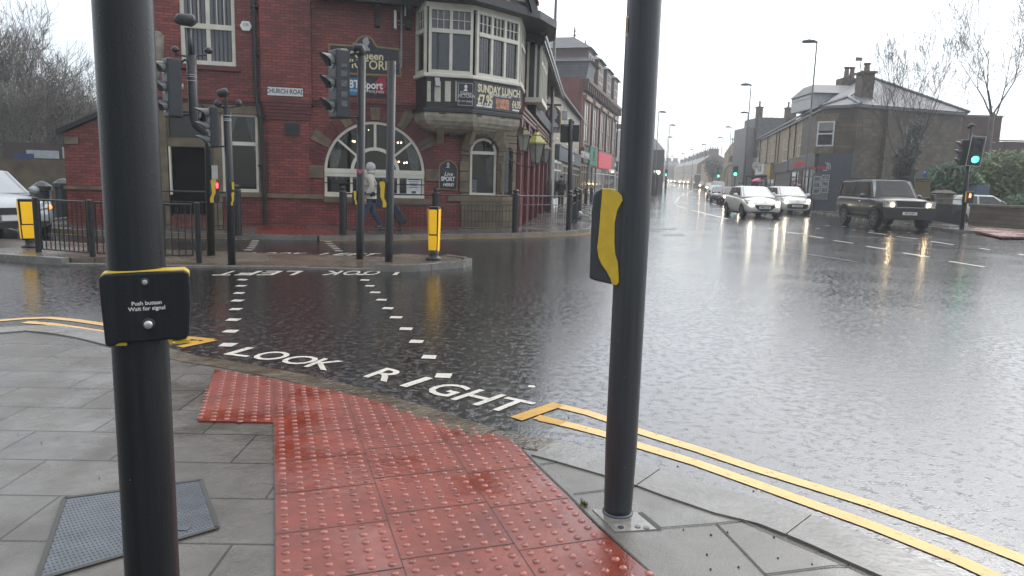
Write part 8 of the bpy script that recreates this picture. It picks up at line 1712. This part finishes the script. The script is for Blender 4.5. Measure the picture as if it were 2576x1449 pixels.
# nearest three
def gxy(x, y): q = G(x, y, 0); return q
def heading_place(front_mid, az, L_, sc):
    """place a car whose front bumper centre stands at front_mid and which points along azimuth az (0 = towards the camera, -y)"""
    d = Vector((math.sin(az), -math.cos(az))); c = Vector(front_mid[:2]) - d * (L_ / 2 * sc); return (c.x, c.y, terrain(c.y)), az
fm = gxy(1922, 549.5); pos, rz = heading_place(fm, math.radians(-1), 3.97, 1.09); car('white_hatchback', 'white hatchback with bright headlights leading the queue, left of the smaller white car', 'hatch', PW, pos, rz, 1.09, 'FM63 LKF', cat='car', group='cars in the oncoming queue')
fm = gxy(2004, 540.5); pos, rz = heading_place(fm, math.radians(-1), 3.43, 1.12); car('white_city_car', 'small white city car with a wide dark grille in front of the grey corner shop', 'city', PW, pos, rz, 1.12, 'GX08 EJK', group='cars in the oncoming queue')
fm = gxy(2283, 580); fm.x += 0.0; pos, rz = heading_place(fm, math.radians(-3), 4.7, 1.05); car('four_wheel_drive', 'large black four wheel drive car turning at the right of the junction', 'suv', PBK, pos, rz, 1.05, 'RF14 JFV', hlm=HLW, cat='car')
# silver car at the far left: heading right and a little towards the viewer
car('silver_saloon', 'silver saloon passing behind the broad yellow bollard at the left edge', 'saloon', PSV, (-12.32, 16.3, 0), math.radians(54), 1.0, '', lights='off')
tag(bpy.data.objects['silver_saloon'], cat='car')
MB().ico((0, 0, 0), 0.05, 1).build('indicator', IND, bpy.data.objects['silver_saloon'], WM['silver_saloon'] @ Matrix.Translation((0.72, -2.12, 0.66)))
# the queue behind
q = [('dark_red_car', 'dark maroon car directly behind the leading white hatchback', 'saloon', PRD, 1840, 516, 1.0), ('dark_blue_car', 'dark blue car half hidden behind the maroon one in the queue', 'hatch', PGR, 1829, 509.5, 1.0), ('grey_car', 'dark grey car between the maroon and the silver hatchback', 'hatch', PDK, 1812, 511, 1.0),
     ('silver_hatchback', 'silver hatchback at the left side of the near queue', 'hatch', PSV, 1799, 501.5, 1.02), ('silver_people_carrier', 'tall silver people carrier behind the silver hatchback', 'van', PSV, 1806, 493, 1.0),
     ('bronze_car', 'brown car with warm headlights before the people carrier in the queue', 'hatch', PGD, 1787, 482, 1.0), ('champagne_car', 'champagne car with glowing headlights in the middle of the queue', 'saloon', PGD, 1768.5, 475, 1.05),
     ('maroon_hatchback', 'reddish car ahead of the far bus in the queue', 'hatch', PRD, 1753, 469.6, 1.0), ('white_van', 'white car far back in the queue below the bus', 'van', PW, 1735, 464.8, 1.0), ('pale_car', 'pale car with lights on, left of the far white one', 'hatch', PSV, 1724.5, 463.9, 1.05),
     ('pale_car', 'second pale car of the far group of four', 'hatch', PW, 1714, 462.8, 1.05), ('grey_car', 'grey car at the left of the far group of four', 'hatch', PGR, 1704.5, 461.8, 1.0), ('dark_car', 'small dark car near the end of the visible queue', 'saloon', PDK, 1692, 460.4, 1.1), ('dark_car', 'last visible dark car at the bend', 'hatch', PDK, 1684.5, 458.5, 1.1), ('roof_grey_car', 'grey car half hidden behind the brown one in the queue', 'hatch', PDK, 1784, 476.5, 1.0)]
for nm, lab, kd, pm, x, y, sc in q:
    fm = G(x, y, 0); dirn = math.radians(-14); pos, rz = heading_place(fm, dirn, KIND[kd]['L'], sc)
    car(nm, lab, kd, pm, pos, rz, sc, None if y < 490 else '', hlm=HLW if y < 490 else HLA, detail=y > 490, group='cars in the oncoming queue', lights='off' if 'grey' in nm or nm in ('silver_people_carrier', 'silver_hatchback', 'dark_car') and y > 470 else 'on')
# far bus
pb2 = AT(1759, 462, 178); t = thing('bus', 'dark red bus with a pale roof in the distant queue', 'bus', T(pb2.x, pb2.y, terrain(178), math.radians(-12))); M = WM[t.name]
MB().box(-1.3, 1.3, -1, 9, .4, 3.0).build('body', PRD, t, M, bevel=.1); MB().box(-1.25, 1.25, -1.05, 8.9, 3.0, 3.15).build('roof', PW, t, M, bevel=.1); MB().box(-1.15, 1.15, -1.03, -1.0, 1.2, 2.5).build('windscreen', CGL, t, M)
for s in (-1, 1): MB().box(*sorted((s * 1.3, s * 1.32)), -.6, 8.6, 1.4, 2.4).build('side_window', CGL, t, M); MB().lathe([(.45, 0), (.5, .05), (.5, .25)], 12).build('wheel', TYRE, t, M @ Matrix.Translation((s * 1.05, .5, .5)) @ Matrix.Rotation(s * math.pi / 2, 4, 'Y'))
# white car parked beyond the stone wall
wp = AT(2487, 512, 35.5); c_ = car('parked_white_car', 'white car parked beyond the low stone wall at the right edge', 'hatch', PW, (wp.x + .2, 36.2, 0), math.radians(75), 1.0, lights='off', group=None); 
# ------------------------------------------------------------------ TREES, hedges
BARK = mk('bare_bark', (0.072, 0.066, 0.058), 0.7, var=0.3, scale=3); BARKL = mk('bare_bark_left', (0.12, 0.12, 0.10), 0.7, var=0.4, scale=0.7); TWIG = mk('twig_mass', (0.13, 0.115, 0.105), 0.8, var=0.4, scale=0.8)  # left bark paled, with distance haze put into its colour
LEAFD = mk('evergreen_leaf', (0.032, 0.095, 0.03), 0.5, var=0.6, scale=0.8); IVYM = mk('ivy_leaf', (0.02, 0.038, 0.02), 0.45, var=0.5, scale=1.5); HEDGE = mk('hedge_leaf', (0.075, 0.12, 0.02), 0.5, var=0.5, scale=0.7)
def branchy(mb, p, d, ln, r, depth, rng, spread=0.5, up=0.25, nseg=3, twigs=True, fork=(2, 3), shrink=0.72, rmin=0.006):
    pts = [p]; rs = [r]; dd = d.copy()
    for i in range(nseg):
        dd = (dd + Vector((rng.uniform(-1, 1), rng.uniform(-1, 1), rng.uniform(-.6, 1) + up)) * 0.16).normalized(); pts.append(pts[-1] + dd * ln / nseg); rs.append(max(rmin, r * (1 - 0.35 * (i + 1) / nseg)))
    mb.tube(pts, rs, 5 if r > 0.05 else 3, cap=False)
    if depth <= 0: return
    for k in range(rng.randint(*fork)):
        a = rng.uniform(0, 6.28); o = dd.orthogonal().normalized(); o = (Matrix.Rotation(a, 3, dd) @ o); sp = spread * rng.uniform(.6, 1.2)
        nd = (dd * math.cos(sp) + o * math.sin(sp) + Vector((0, 0, up * .35))).normalized(); branchy(mb, pts[-1], nd, ln * shrink * rng.uniform(.8, 1.15), rs[-1] * .72, depth - 1, rng, spread, up, nseg, twigs, fork, shrink, rmin)
    if depth >= 1:
        for k in range(2):
            q = pts[rng.randint(1, nseg)]; a = rng.uniform(0, 6.28); o = Matrix.Rotation(a, 3, dd) @ dd.orthogonal().normalized(); nd = (dd * .5 + o * .8).normalized()
            branchy(mb, q, nd, ln * .55, rs[-1] * .45, depth - 2 if depth > 2 else 0, rng, spread, up, nseg, twigs, fork, shrink, rmin)
def bare_tree(name, label, P, h, r, seed, depth=5, spread=0.5, up=0.3, mat=BARK, first=None, group=None, lean=(0, 0), trunkf=.3, shrink=.74, rmin=.006):
    rng = random.Random(seed); t = thing(name, label, 'tree', T(P[0], P[1], P[2] if len(P) > 2 else 0), group); M = WM[t.name]; th = first or h * trunkf
    mb = MB(); top = Vector((lean[0], lean[1], th)); mb.tube([Vector((0, 0, 0)), Vector((lean[0] * .4, lean[1] * .4, th * .5)), top], [r * 1.3, r * 1.05, r * .9], 8); mb.build('trunk', mat, t, M, smooth=True)
    mb = MB(); ln = (h - th) * .30
    for k in range(5): a = k * 1.2566 + rng.uniform(-.4, .4); branchy(mb, top - Vector((0, 0, rng.uniform(0, th * .15))), Vector((math.cos(a) * .42, math.sin(a) * .42, 1)).normalized(), ln * rng.uniform(.85, 1.1), r * .30, depth, rng, spread, up, shrink=shrink, rmin=rmin)
    mb.build('crown', mat, t, M); return t
def leafmass(name, mat, parent, M, blobs, n, s, seed=1, kind=None):
    rng = random.Random(seed); mb = MB()
    tot = sum(b[1][0] * b[1][1] * b[1][2] for b in blobs)
    for c, rr in blobs:
        m_ = int(n * rr[0] * rr[1] * rr[2] / tot)
        for _ in range(m_):
            v = Vector((rng.gauss(0, 1), rng.gauss(0, 1), rng.gauss(0, 1))).normalized() * (rng.uniform(.5, 1.08)); p = Vector((c[0] + v.x * rr[0], c[1] + v.y * rr[1], c[2] + v.z * rr[2]))
            a = Vector((rng.uniform(-1, 1), rng.uniform(-1, 1), rng.uniform(-1, 1))).normalized(); b = a.orthogonal().normalized(); q = s * rng.uniform(.6, 1.4)
            mb.add([p - a * q, p + b * q * .5, p + a * q, p - b * q * .5], [(0, 1, 2, 3)])
    return mb.build(name, mat, parent, M, fix=False)
p1 = AT(2272, 500, 41); bare_tree('bare_tree', 'bare tree with a dark ivied trunk in front of the corner building', (p1.x, 41, 0.1), 11.3, 0.17, 11, depth=5, spread=.42, up=.55, trunkf=.22, shrink=.76)
t = bpy.data.objects['bare_tree']; z0 = 1
leafmass('ivy', IVYM, t, WM[t.name], [((0, -.1, 1.6), (.75, .6, 1.6)), ((0.15, -.1, 4.0), (.5, .45, 1.6)), ((-.5, -.1, 3.0), (.4, .4, .9))], 4500, .09, 3)
p2 = AT(2470, 500, 47); bare_tree('bare_tree', 'large bare spreading tree against the sky at the right edge', (p2.x, 47, 0.1), 14.5, 0.18, 5, depth=5, spread=.55, up=.36, first=6.6, shrink=.80)
p3 = AT(2370, 500, 72); bare_tree('bare_tree', 'low distant bare tree showing over the brick annexe roof', (p3.x, 72, 0.1), 11.2, 0.15, 8, depth=4, spread=.6, up=.2, shrink=.75)
# bush and hedge on the right
t = thing('evergreen_bush', 'dense dark green bush behind the railing between notice board and green signal', 'bush', T(22, 37, 0.1)); c = AT(2385, 455, 39); leafmass('foliage', LEAFD, t, Matrix(), [((c.x, 39, 1.5), (1.9, 1.2, 1.5)), ((c.x + .3, 39, 2.3), (1.1, .9, .9)), ((c.x - 1.3, 39, 1.0), (1.2, .9, 1.1))], 9000, .12, 6); MB().tube([(c.x, 39, 0), (c.x, 39, 1.8)], .08, 6).build('stem', BARK, t, Matrix())
t = thing('tall_hedge', 'tall yellow green hedge filling the right edge behind the stone wall', 'hedge', T(29, 42, 0.1)); c = AT(2530, 420, 42); leafmass('foliage', HEDGE, t, Matrix(), [((c.x, 42, 2.0), (2.6, 1.4, 2.0)), ((c.x + 2.5, 42, 2.3), (2.5, 1.4, 2.2)), ((c.x - 1.0, 42, 1.6), (1.6, 1.2, 1.5))], 16000, .13, 9); MB().box(c.x - 1, c.x + 3, 41.8, 42.2, 0, 1.2).build('stem', BARK, t, Matrix())
p = AT(2548, 500, 33.6); t = thing('clipped_shrub', 'small round shrub above the stone wall at the right edge', 'bush', T(p.x, 33.6, 0.1)); leafmass('foliage', LEAFD, t, Matrix(), [((p.x + .6, 33.9, 1.0), (.9, .5, .55))], 1800, .07, 4)
# left background trees
for k, (x, hy, dist, sd, lab, r) in enumerate(((5, 25, 38, 21, 'tallest bare tree at the left edge', .3), (62, 95, 40, 22, 'bare tree second from the left edge', .25), (110, 150, 42, 23, 'slim bare tree in the middle of the left thicket', .2), (-50, 60, 36, 27, 'bare tree partly cut by the left edge', .26), (150, 195, 48, 24, 'rounded bare tree left of the near pole', .2), (205, 235, 55, 25, 'low bare tree just left of the near left pole', .18), (245, 250, 62, 26, 'farthest bare tree seen past the near left pole', .18), (30, 190, 34, 31, 'lower bush like tree at the left edge', .18), (95, 210, 36, 32, 'lower tree above the blue board on the left', .16), (165, 240, 40, 33, 'low brown tree above the white board', .15))):
    d = ray(x, hy); top = CAMP + d * (dist / d.y); bare_tree('bare_tree', lab, (top.x, dist, 0), top.z * 1.0, r, sd, depth=5, spread=.55, up=.3, mat=BARKL if k % 2 else TWIG, group='bare trees behind the yard wall', trunkf=.14, shrink=.78, rmin=.009)
o = leafmass('undergrowth', mk('winter_scrub', (0.05, 0.052, 0.035), 0.8, var=0.7, scale=0.5), None, Matrix(), [((AT(x, 300, 40).x, 40 + (i % 3) * 2, z), (2.6, 1.2, z * .9)) for i, (x, z) in enumerate(((-60, 3.2), (0, 3.4), (60, 3.2), (110, 2.9), (160, 2.6), (210, 2.4), (260, 2.2), (300, 2.2)))], 16000, .11, 12); o['kind'] = 'stuff'; o['label'] = 'brown green scrub below the bare trees on the left'; o['category'] = 'undergrowth'
# little green plant on the corner of the far hall
t = thing('far_tree', 'small green tree in front of the far brick gable', 'tree', T(50, 150, 1)); c = AT(1795, 420, 149); leafmass('foliage', mk('far_leaf', (0.06, 0.09, 0.05), 0.6), t, Matrix(), [((c.x, 149, c.z), (1.9, 1.2, 1.9))], 900, .3, 2); MB().tube([(c.x, 149, .8), (c.x, 149, c.z)], .15, 5).build('trunk', BARK, t, Matrix())
# tuft of grass at the foot of the near right pole
p = G(1468, 1272, .024); mb = MB(); rng = random.Random(4)
for k in range(26): a = rng.uniform(0, 6.28); l_ = rng.uniform(.01, .035); mb.add([(p.x + rng.uniform(-.02, .02), p.y + rng.uniform(-.015, .015), .024)] * 1 + [(p.x + .004, p.y, .024), (p.x + math.cos(a) * l_, p.y + math.sin(a) * l_, .024 + rng.uniform(.01, .035))], [(0, 1, 2)])
o = mb.build('grass_tuft', mk('grass', (0.09, 0.12, 0.03), 0.6), None, Matrix(), fix=False); tag(o, 'tiny tuft of grass in the joint beside the red tactile paving', 'grass', kind='stuff')

# ------------------------------------------------------------------ PEOPLE
def skinned(name, mat, verts, edges, parent, M, root=0, sub=2):
    me = bpy.data.meshes.new(name); me.from_pydata([v[0] for v in verts], edges, []); o = bpy.data.objects.new(name, me); COL.objects.link(o); place(o, parent, M); me.materials.append(mat)
    sk = o.modifiers.new('skin', 'SKIN'); 
    if not me.skin_vertices: 
        bm = bmesh.new(); bm.from_mesh(me); bm.verts.layers.skin.verify(); bm.to_mesh(me); bm.free()
    for i, v in enumerate(verts):
        r = v[1]; r = (r, r) if not isinstance(r, tuple) else r; me.skin_vertices[0].data[i].radius = r; me.skin_vertices[0].data[i].use_root = (i == root)
    sk.use_smooth_shade = True; ss = o.modifiers.new('sub', 'SUBSURF'); ss.levels = sub; ss.render_levels = sub
    return o
SKIN = mk('skin', (0.36, 0.22, 0.16), 0.5); JEANS = mk('jeans', (0.035, 0.06, 0.11), 0.8, var=0.25, scale=8); PUFF = mk('puffer_cream', (0.44, 0.42, 0.36), 0.6, var=0.12, scale=10, bump=0.5, bscale=12); HOODM = mk('hood_grey', (0.42, 0.42, 0.42), 0.8); SHOE = mk('shoe_dark', (0.03, 0.04, 0.06), 0.6); DKC = mk('dark_coat', (0.022, 0.025, 0.03), 0.7)
def person(label, P, rz, coat, legm, hood=None, stride=0.35, arm=None, h=1.75, long=False, hair=None, group=None):
    """figure facing local +x; body, then clothes over it"""
    s = h / 1.75; t = thing('person', label, 'person', T(P[0], P[1], P[2], rz) @ Matrix.Scale(s, 4), group); M = WM[t.name]; k = stride
    V = [((0, 0, .96), (.13, .15)), ((0.01, 0, 1.15), (.11, .14)), ((0.02, 0, 1.36), (.12, .18)), ((0.02, 0, 1.47), (.06, .07)), ((0.03, 0, 1.54), (.055, .055)),
         ((0.035, 0, 1.64), (.095, .078)), ((0.03, 0, 1.72), (.06, .055)),
         ((0.02, .09, .90), .085), ((k * .45, .09, .50), .058), ((k * .85, .09, .09), .042), ((k * .85 + .15, .09, .045), .035),
         ((-0.02, -.09, .90), .085), ((-k * .15, -.09, .50), .058), ((-k * .85, -.09, .12), .042), ((-k * .85 + .12, -.09, .05), .035),
         ((0.02, .19, 1.40), .055), ((-.06 + k * .1, .24, 1.14), .043), ((.05 + k * .2, .24, .92), .034), ((.08 + k * .22, .24, .83), .03),
         ((0.02, -.19, 1.40), .055), ((-.10, -.24, 1.14), .043), ((-.16 if not arm else arm[0], -.25, .92 if not arm else arm[1]), .034), ((-.18 if not arm else arm[0] - .05, -.25, .83 if not arm else arm[1] - .07), .03)]
    E_ = [(0, 1), (1, 2), (2, 3), (3, 4), (4, 5), (5, 6), (0, 7), (7, 8), (8, 9), (9, 10), (0, 11), (11, 12), (12, 13), (13, 14), (2, 15), (15, 16), (16, 17), (17, 18), (2, 19), (19, 20), (20, 21), (21, 22)]
    b = skinned('body', SKIN, V, E_, t, M)
    # face: nose, eyes, mouth
    mb = MB(); mb.ico((.135, 0, 1.63), .02, 1, 0, (1, .7, 1.2)); mb.build('nose', SKIN, t, M, smooth=True)
    for sy in (-1, 1): MB().ico((.118, sy * .033, 1.655), .011, 1).build('eye', INK, t, M); MB().ico((.04, sy * .082, 1.64), .025, 1, 0, (.6, .4, 1.2)).build('ear', SKIN, t, M)
    MB().box(.118, .128, -.022, .022, 1.588, 1.596).build('mouth', mk('lips', (.25, .1, .09)), t, M)
    # hands with fingers
    for (hx, hy, hz) in (V[18][0], V[22][0]):
        mb = MB(); mb.hexa([(hx - .03, hy - .014, hz - .09), (hx + .03, hy - .014, hz - .09), (hx + .03, hy + .014, hz - .09), (hx - .03, hy + .014, hz - .09)], [(hx - .028, hy - .014, hz), (hx + .028, hy - .014, hz), (hx + .028, hy + .014, hz), (hx - .028, hy + .014, hz)])
        for f in range(4): x = hx - .024 + f * .016; l_ = (.065, .075, .07, .055)[f]; mb.tube([(x, hy, hz - .085), (x + .004, hy + .004, hz - .085 - l_ * .6), (x + .012, hy + .015, hz - .085 - l_)], [.009, .008, .006], 5)
        mb.tube([(hx + .026, hy, hz - .02), (hx + .05, hy + .01, hz - .055), (hx + .055, hy + .015, hz - .085)], [.011, .01, .007], 5); mb.build('hand', SKIN, t, M, smooth=True)
    # trousers
    T_ = [((0, 0, .95), (.145, .165))] + [((v[0][0], v[0][1], v[0][2]), r) for v, r in ((V[7], .105), (V[8], .08), (V[9], .068), (V[11], .105), (V[12], .08), (V[13], .068))]
    skinned('trousers', legm, T_, [(0, 1), (1, 2), (2, 3), (0, 4), (4, 5), (5, 6)], t, M)
    for a, b_ in ((V[9], V[10]), (V[13], V[14])):
        mb = MB(); mb.tube([(a[0][0] - .06, a[0][1], b_[0][2] + .0), (a[0][0] + .05, a[0][1], b_[0][2] + .01), (b_[0][0] + .05, a[0][1], b_[0][2] - .01)], [.042, .05, .03], 8); mb.build('shoe', SHOE, t, M, smooth=True)
    # coat
    zl = .62 if long else .84
    Cc = [((0, 0, zl), (.17, .19)), ((0.0, 0, 1.02), (.175, .19)), ((0.01, 0, 1.2), (.165, .19)), ((0.02, 0, 1.38), (.14, .19)), ((0.02, 0, 1.49), (.08, .09)), ((0.02, .21, 1.40), .085), (V[16][0], .078), (V[17][0], .062), ((0.02, -.21, 1.40), .085), (V[20][0], .078), (V[21][0], .062)]
    skinned('coat', coat, Cc, [(0, 1), (1, 2), (2, 3), (3, 4), (3, 5), (5, 6), (6, 7), (3, 8), (8, 9), (9, 10)], t, M, root=1)
    if hood:
        mb = MB(); mb.ico((.0, 0, 1.655), .128, 2, 0, (1.05, .92, 1.1)); mb.ico((-.01, 0, 1.53), .11, 2, 0, (1.0, 1.1, .6)); mb.build('hood', hood, t, M, smooth=True)
    else: mb = MB(); mb.ico((.012, 0, 1.69), .105, 2, 0, (1.02, .9, .85)); mb.build('hair', hair or mk('dark_hair', (.02, .016, .013), .6), t, M, smooth=True)
    return t
P = G(924, 583, .1); gp = Vector((P.x, P.y, .1)); dA = FA.a
person('person in a cream puffer coat and pale hood walking left by the arched window', (gp.x - .02, gp.y + .55, .1), dA + math.pi, PUFF, JEANS, hood=HOODM, stride=.33, arm=(-.26, .98))
# wheeled case trailing behind
cs = thing('wheeled_suitcase', 'dark wheeled suitcase tilted behind the person in the cream coat', 'suitcase', T(gp.x + .85, gp.y + .75, .1)); q0 = Vector((gp.x + .24, gp.y + .70, .93)); q1 = Vector((gp.x + .72, gp.y + .82, .16)); ax = (q0 - q1).normalized(); sd = Vector((-.237, .971, 0)).normalized(); up_ = ax.cross(sd)
if up_.z < 0: up_ = -up_
def obb(c, a, b, d_, la, lb, ld): 
    return [tuple(c + a * sa * la + b * sb * lb + d_ * sd_ * ld) for sd_ in (-1, 1) for sa, sb in ((-1, -1), (1, -1), (1, 1), (-1, 1))]
cc_ = q1 + ax * .36 + up_ * .14; v = obb(cc_, ax, sd, up_, .30, .20, .12); MB().hexa(v[:4], v[4:]).build('case_body', mk('case_fabric', (.022, .025, .035), .6), cs, Matrix(), bevel=.04)
mb = MB(); 
for b_ in (-.1, .1): mb.tube([q1 + sd * b_ + ax * .6, q0 + sd * b_ * .8 - ax * .02], .009, 5)
mb.tube([q0 + sd * .09, q0 - sd * .09], .014, 6); mb.build('handle', GALV, cs, Matrix())
for b_ in (-.17, .17): c = q1 + sd * b_; MB().lathe([(.045, -.015), (.045, .015)], 12).build('wheel', TYRE, cs, Matrix.Translation((c.x, c.y, .146)) @ Matrix.Rotation(math.pi / 2, 4, 'X'))
for b_ in (-.15, .15): c = q1 + sd * b_ - ax * .05; MB().tube([c, c - ax * .2 + Vector((.12, 0, .02))], .008, 4).build('strut', GALV, cs, Matrix())
P = G(1410, 522, .1); person('person in dark clothes on the street pavement beside the corner signal post', (P.x, P.y, .1), math.radians(80), DKC, DKC, stride=.1, h=1.8)
P = G(1519 - 2, 505, .1); 
for (x, y, dist, lab, cm) in ((1902, 466, 68, 'person under the pink umbrella by the bus shelter', mk('beige_coat', (.25, .2, .17))), (1919, 468, 64, 'person with pale hair beside the pink umbrella', mk('grey_coat', (.12, .12, .13))), (1860, 466, 78, 'dark clothed person waiting left of the bus shelter', DKC), (1868, 467, 76, 'second dark clothed person near the bus shelter', DKC), (1999, 470, 52, 'person walking past the roller shutter behind the small white car', DKC), (2012, 468, 50, 'person with pale hat behind the small white car', mk('grey_coat', (.12, .12, .13)))):
    q = AT(x, y, dist); person(lab, (q.x, dist, terrain(dist) + .1), math.radians(200 if dist > 60 else 90), cm, DKC, stride=.15, h=1.72, hair=HOODM if 'pale' in lab else None)
q = AT(1907, 452, 67.4); t = thing('umbrella', 'bright pink umbrella held open by the bus shelter', 'umbrella', T(q.x, 67.4, q.z)); mb = MB(); prof = [(.62, -.16), (.5, -.04), (.28, .08), (.02, .15)]
mb.lathe(prof, 8); mb.build('canopy', mk('umbrella_pink', (.62, .09, .22), .4), t, WM[t.name]); MB().tube([(0, 0, -.75), (0, 0, .2)], .012, 5).build('shaft', BLACK, t, WM[t.name])

# ------------------------------------------------------------------ damp air
mt = bpy.data.materials.new('damp_air'); mt.use_nodes = True; n_ = mt.node_tree.nodes; n_.remove(n_['Principled BSDF']); pv = n_.new('ShaderNodeVolumePrincipled'); pv.inputs['Color'].default_value = (.93, .95, .97, 1); pv.inputs['Density'].default_value = 0.0015; pv.inputs['Anisotropy'].default_value = 0.3
mt.node_tree.links.new(pv.outputs[0], n_['Material Output'].inputs['Volume'])
o = MB().box(-150, 280, -30, 560, -1.0, 40).build('haze', mt, None, Matrix()); o['kind'] = 'stuff'; o['label'] = 'thin rain haze filling the air over the street'; o['category'] = 'haze'
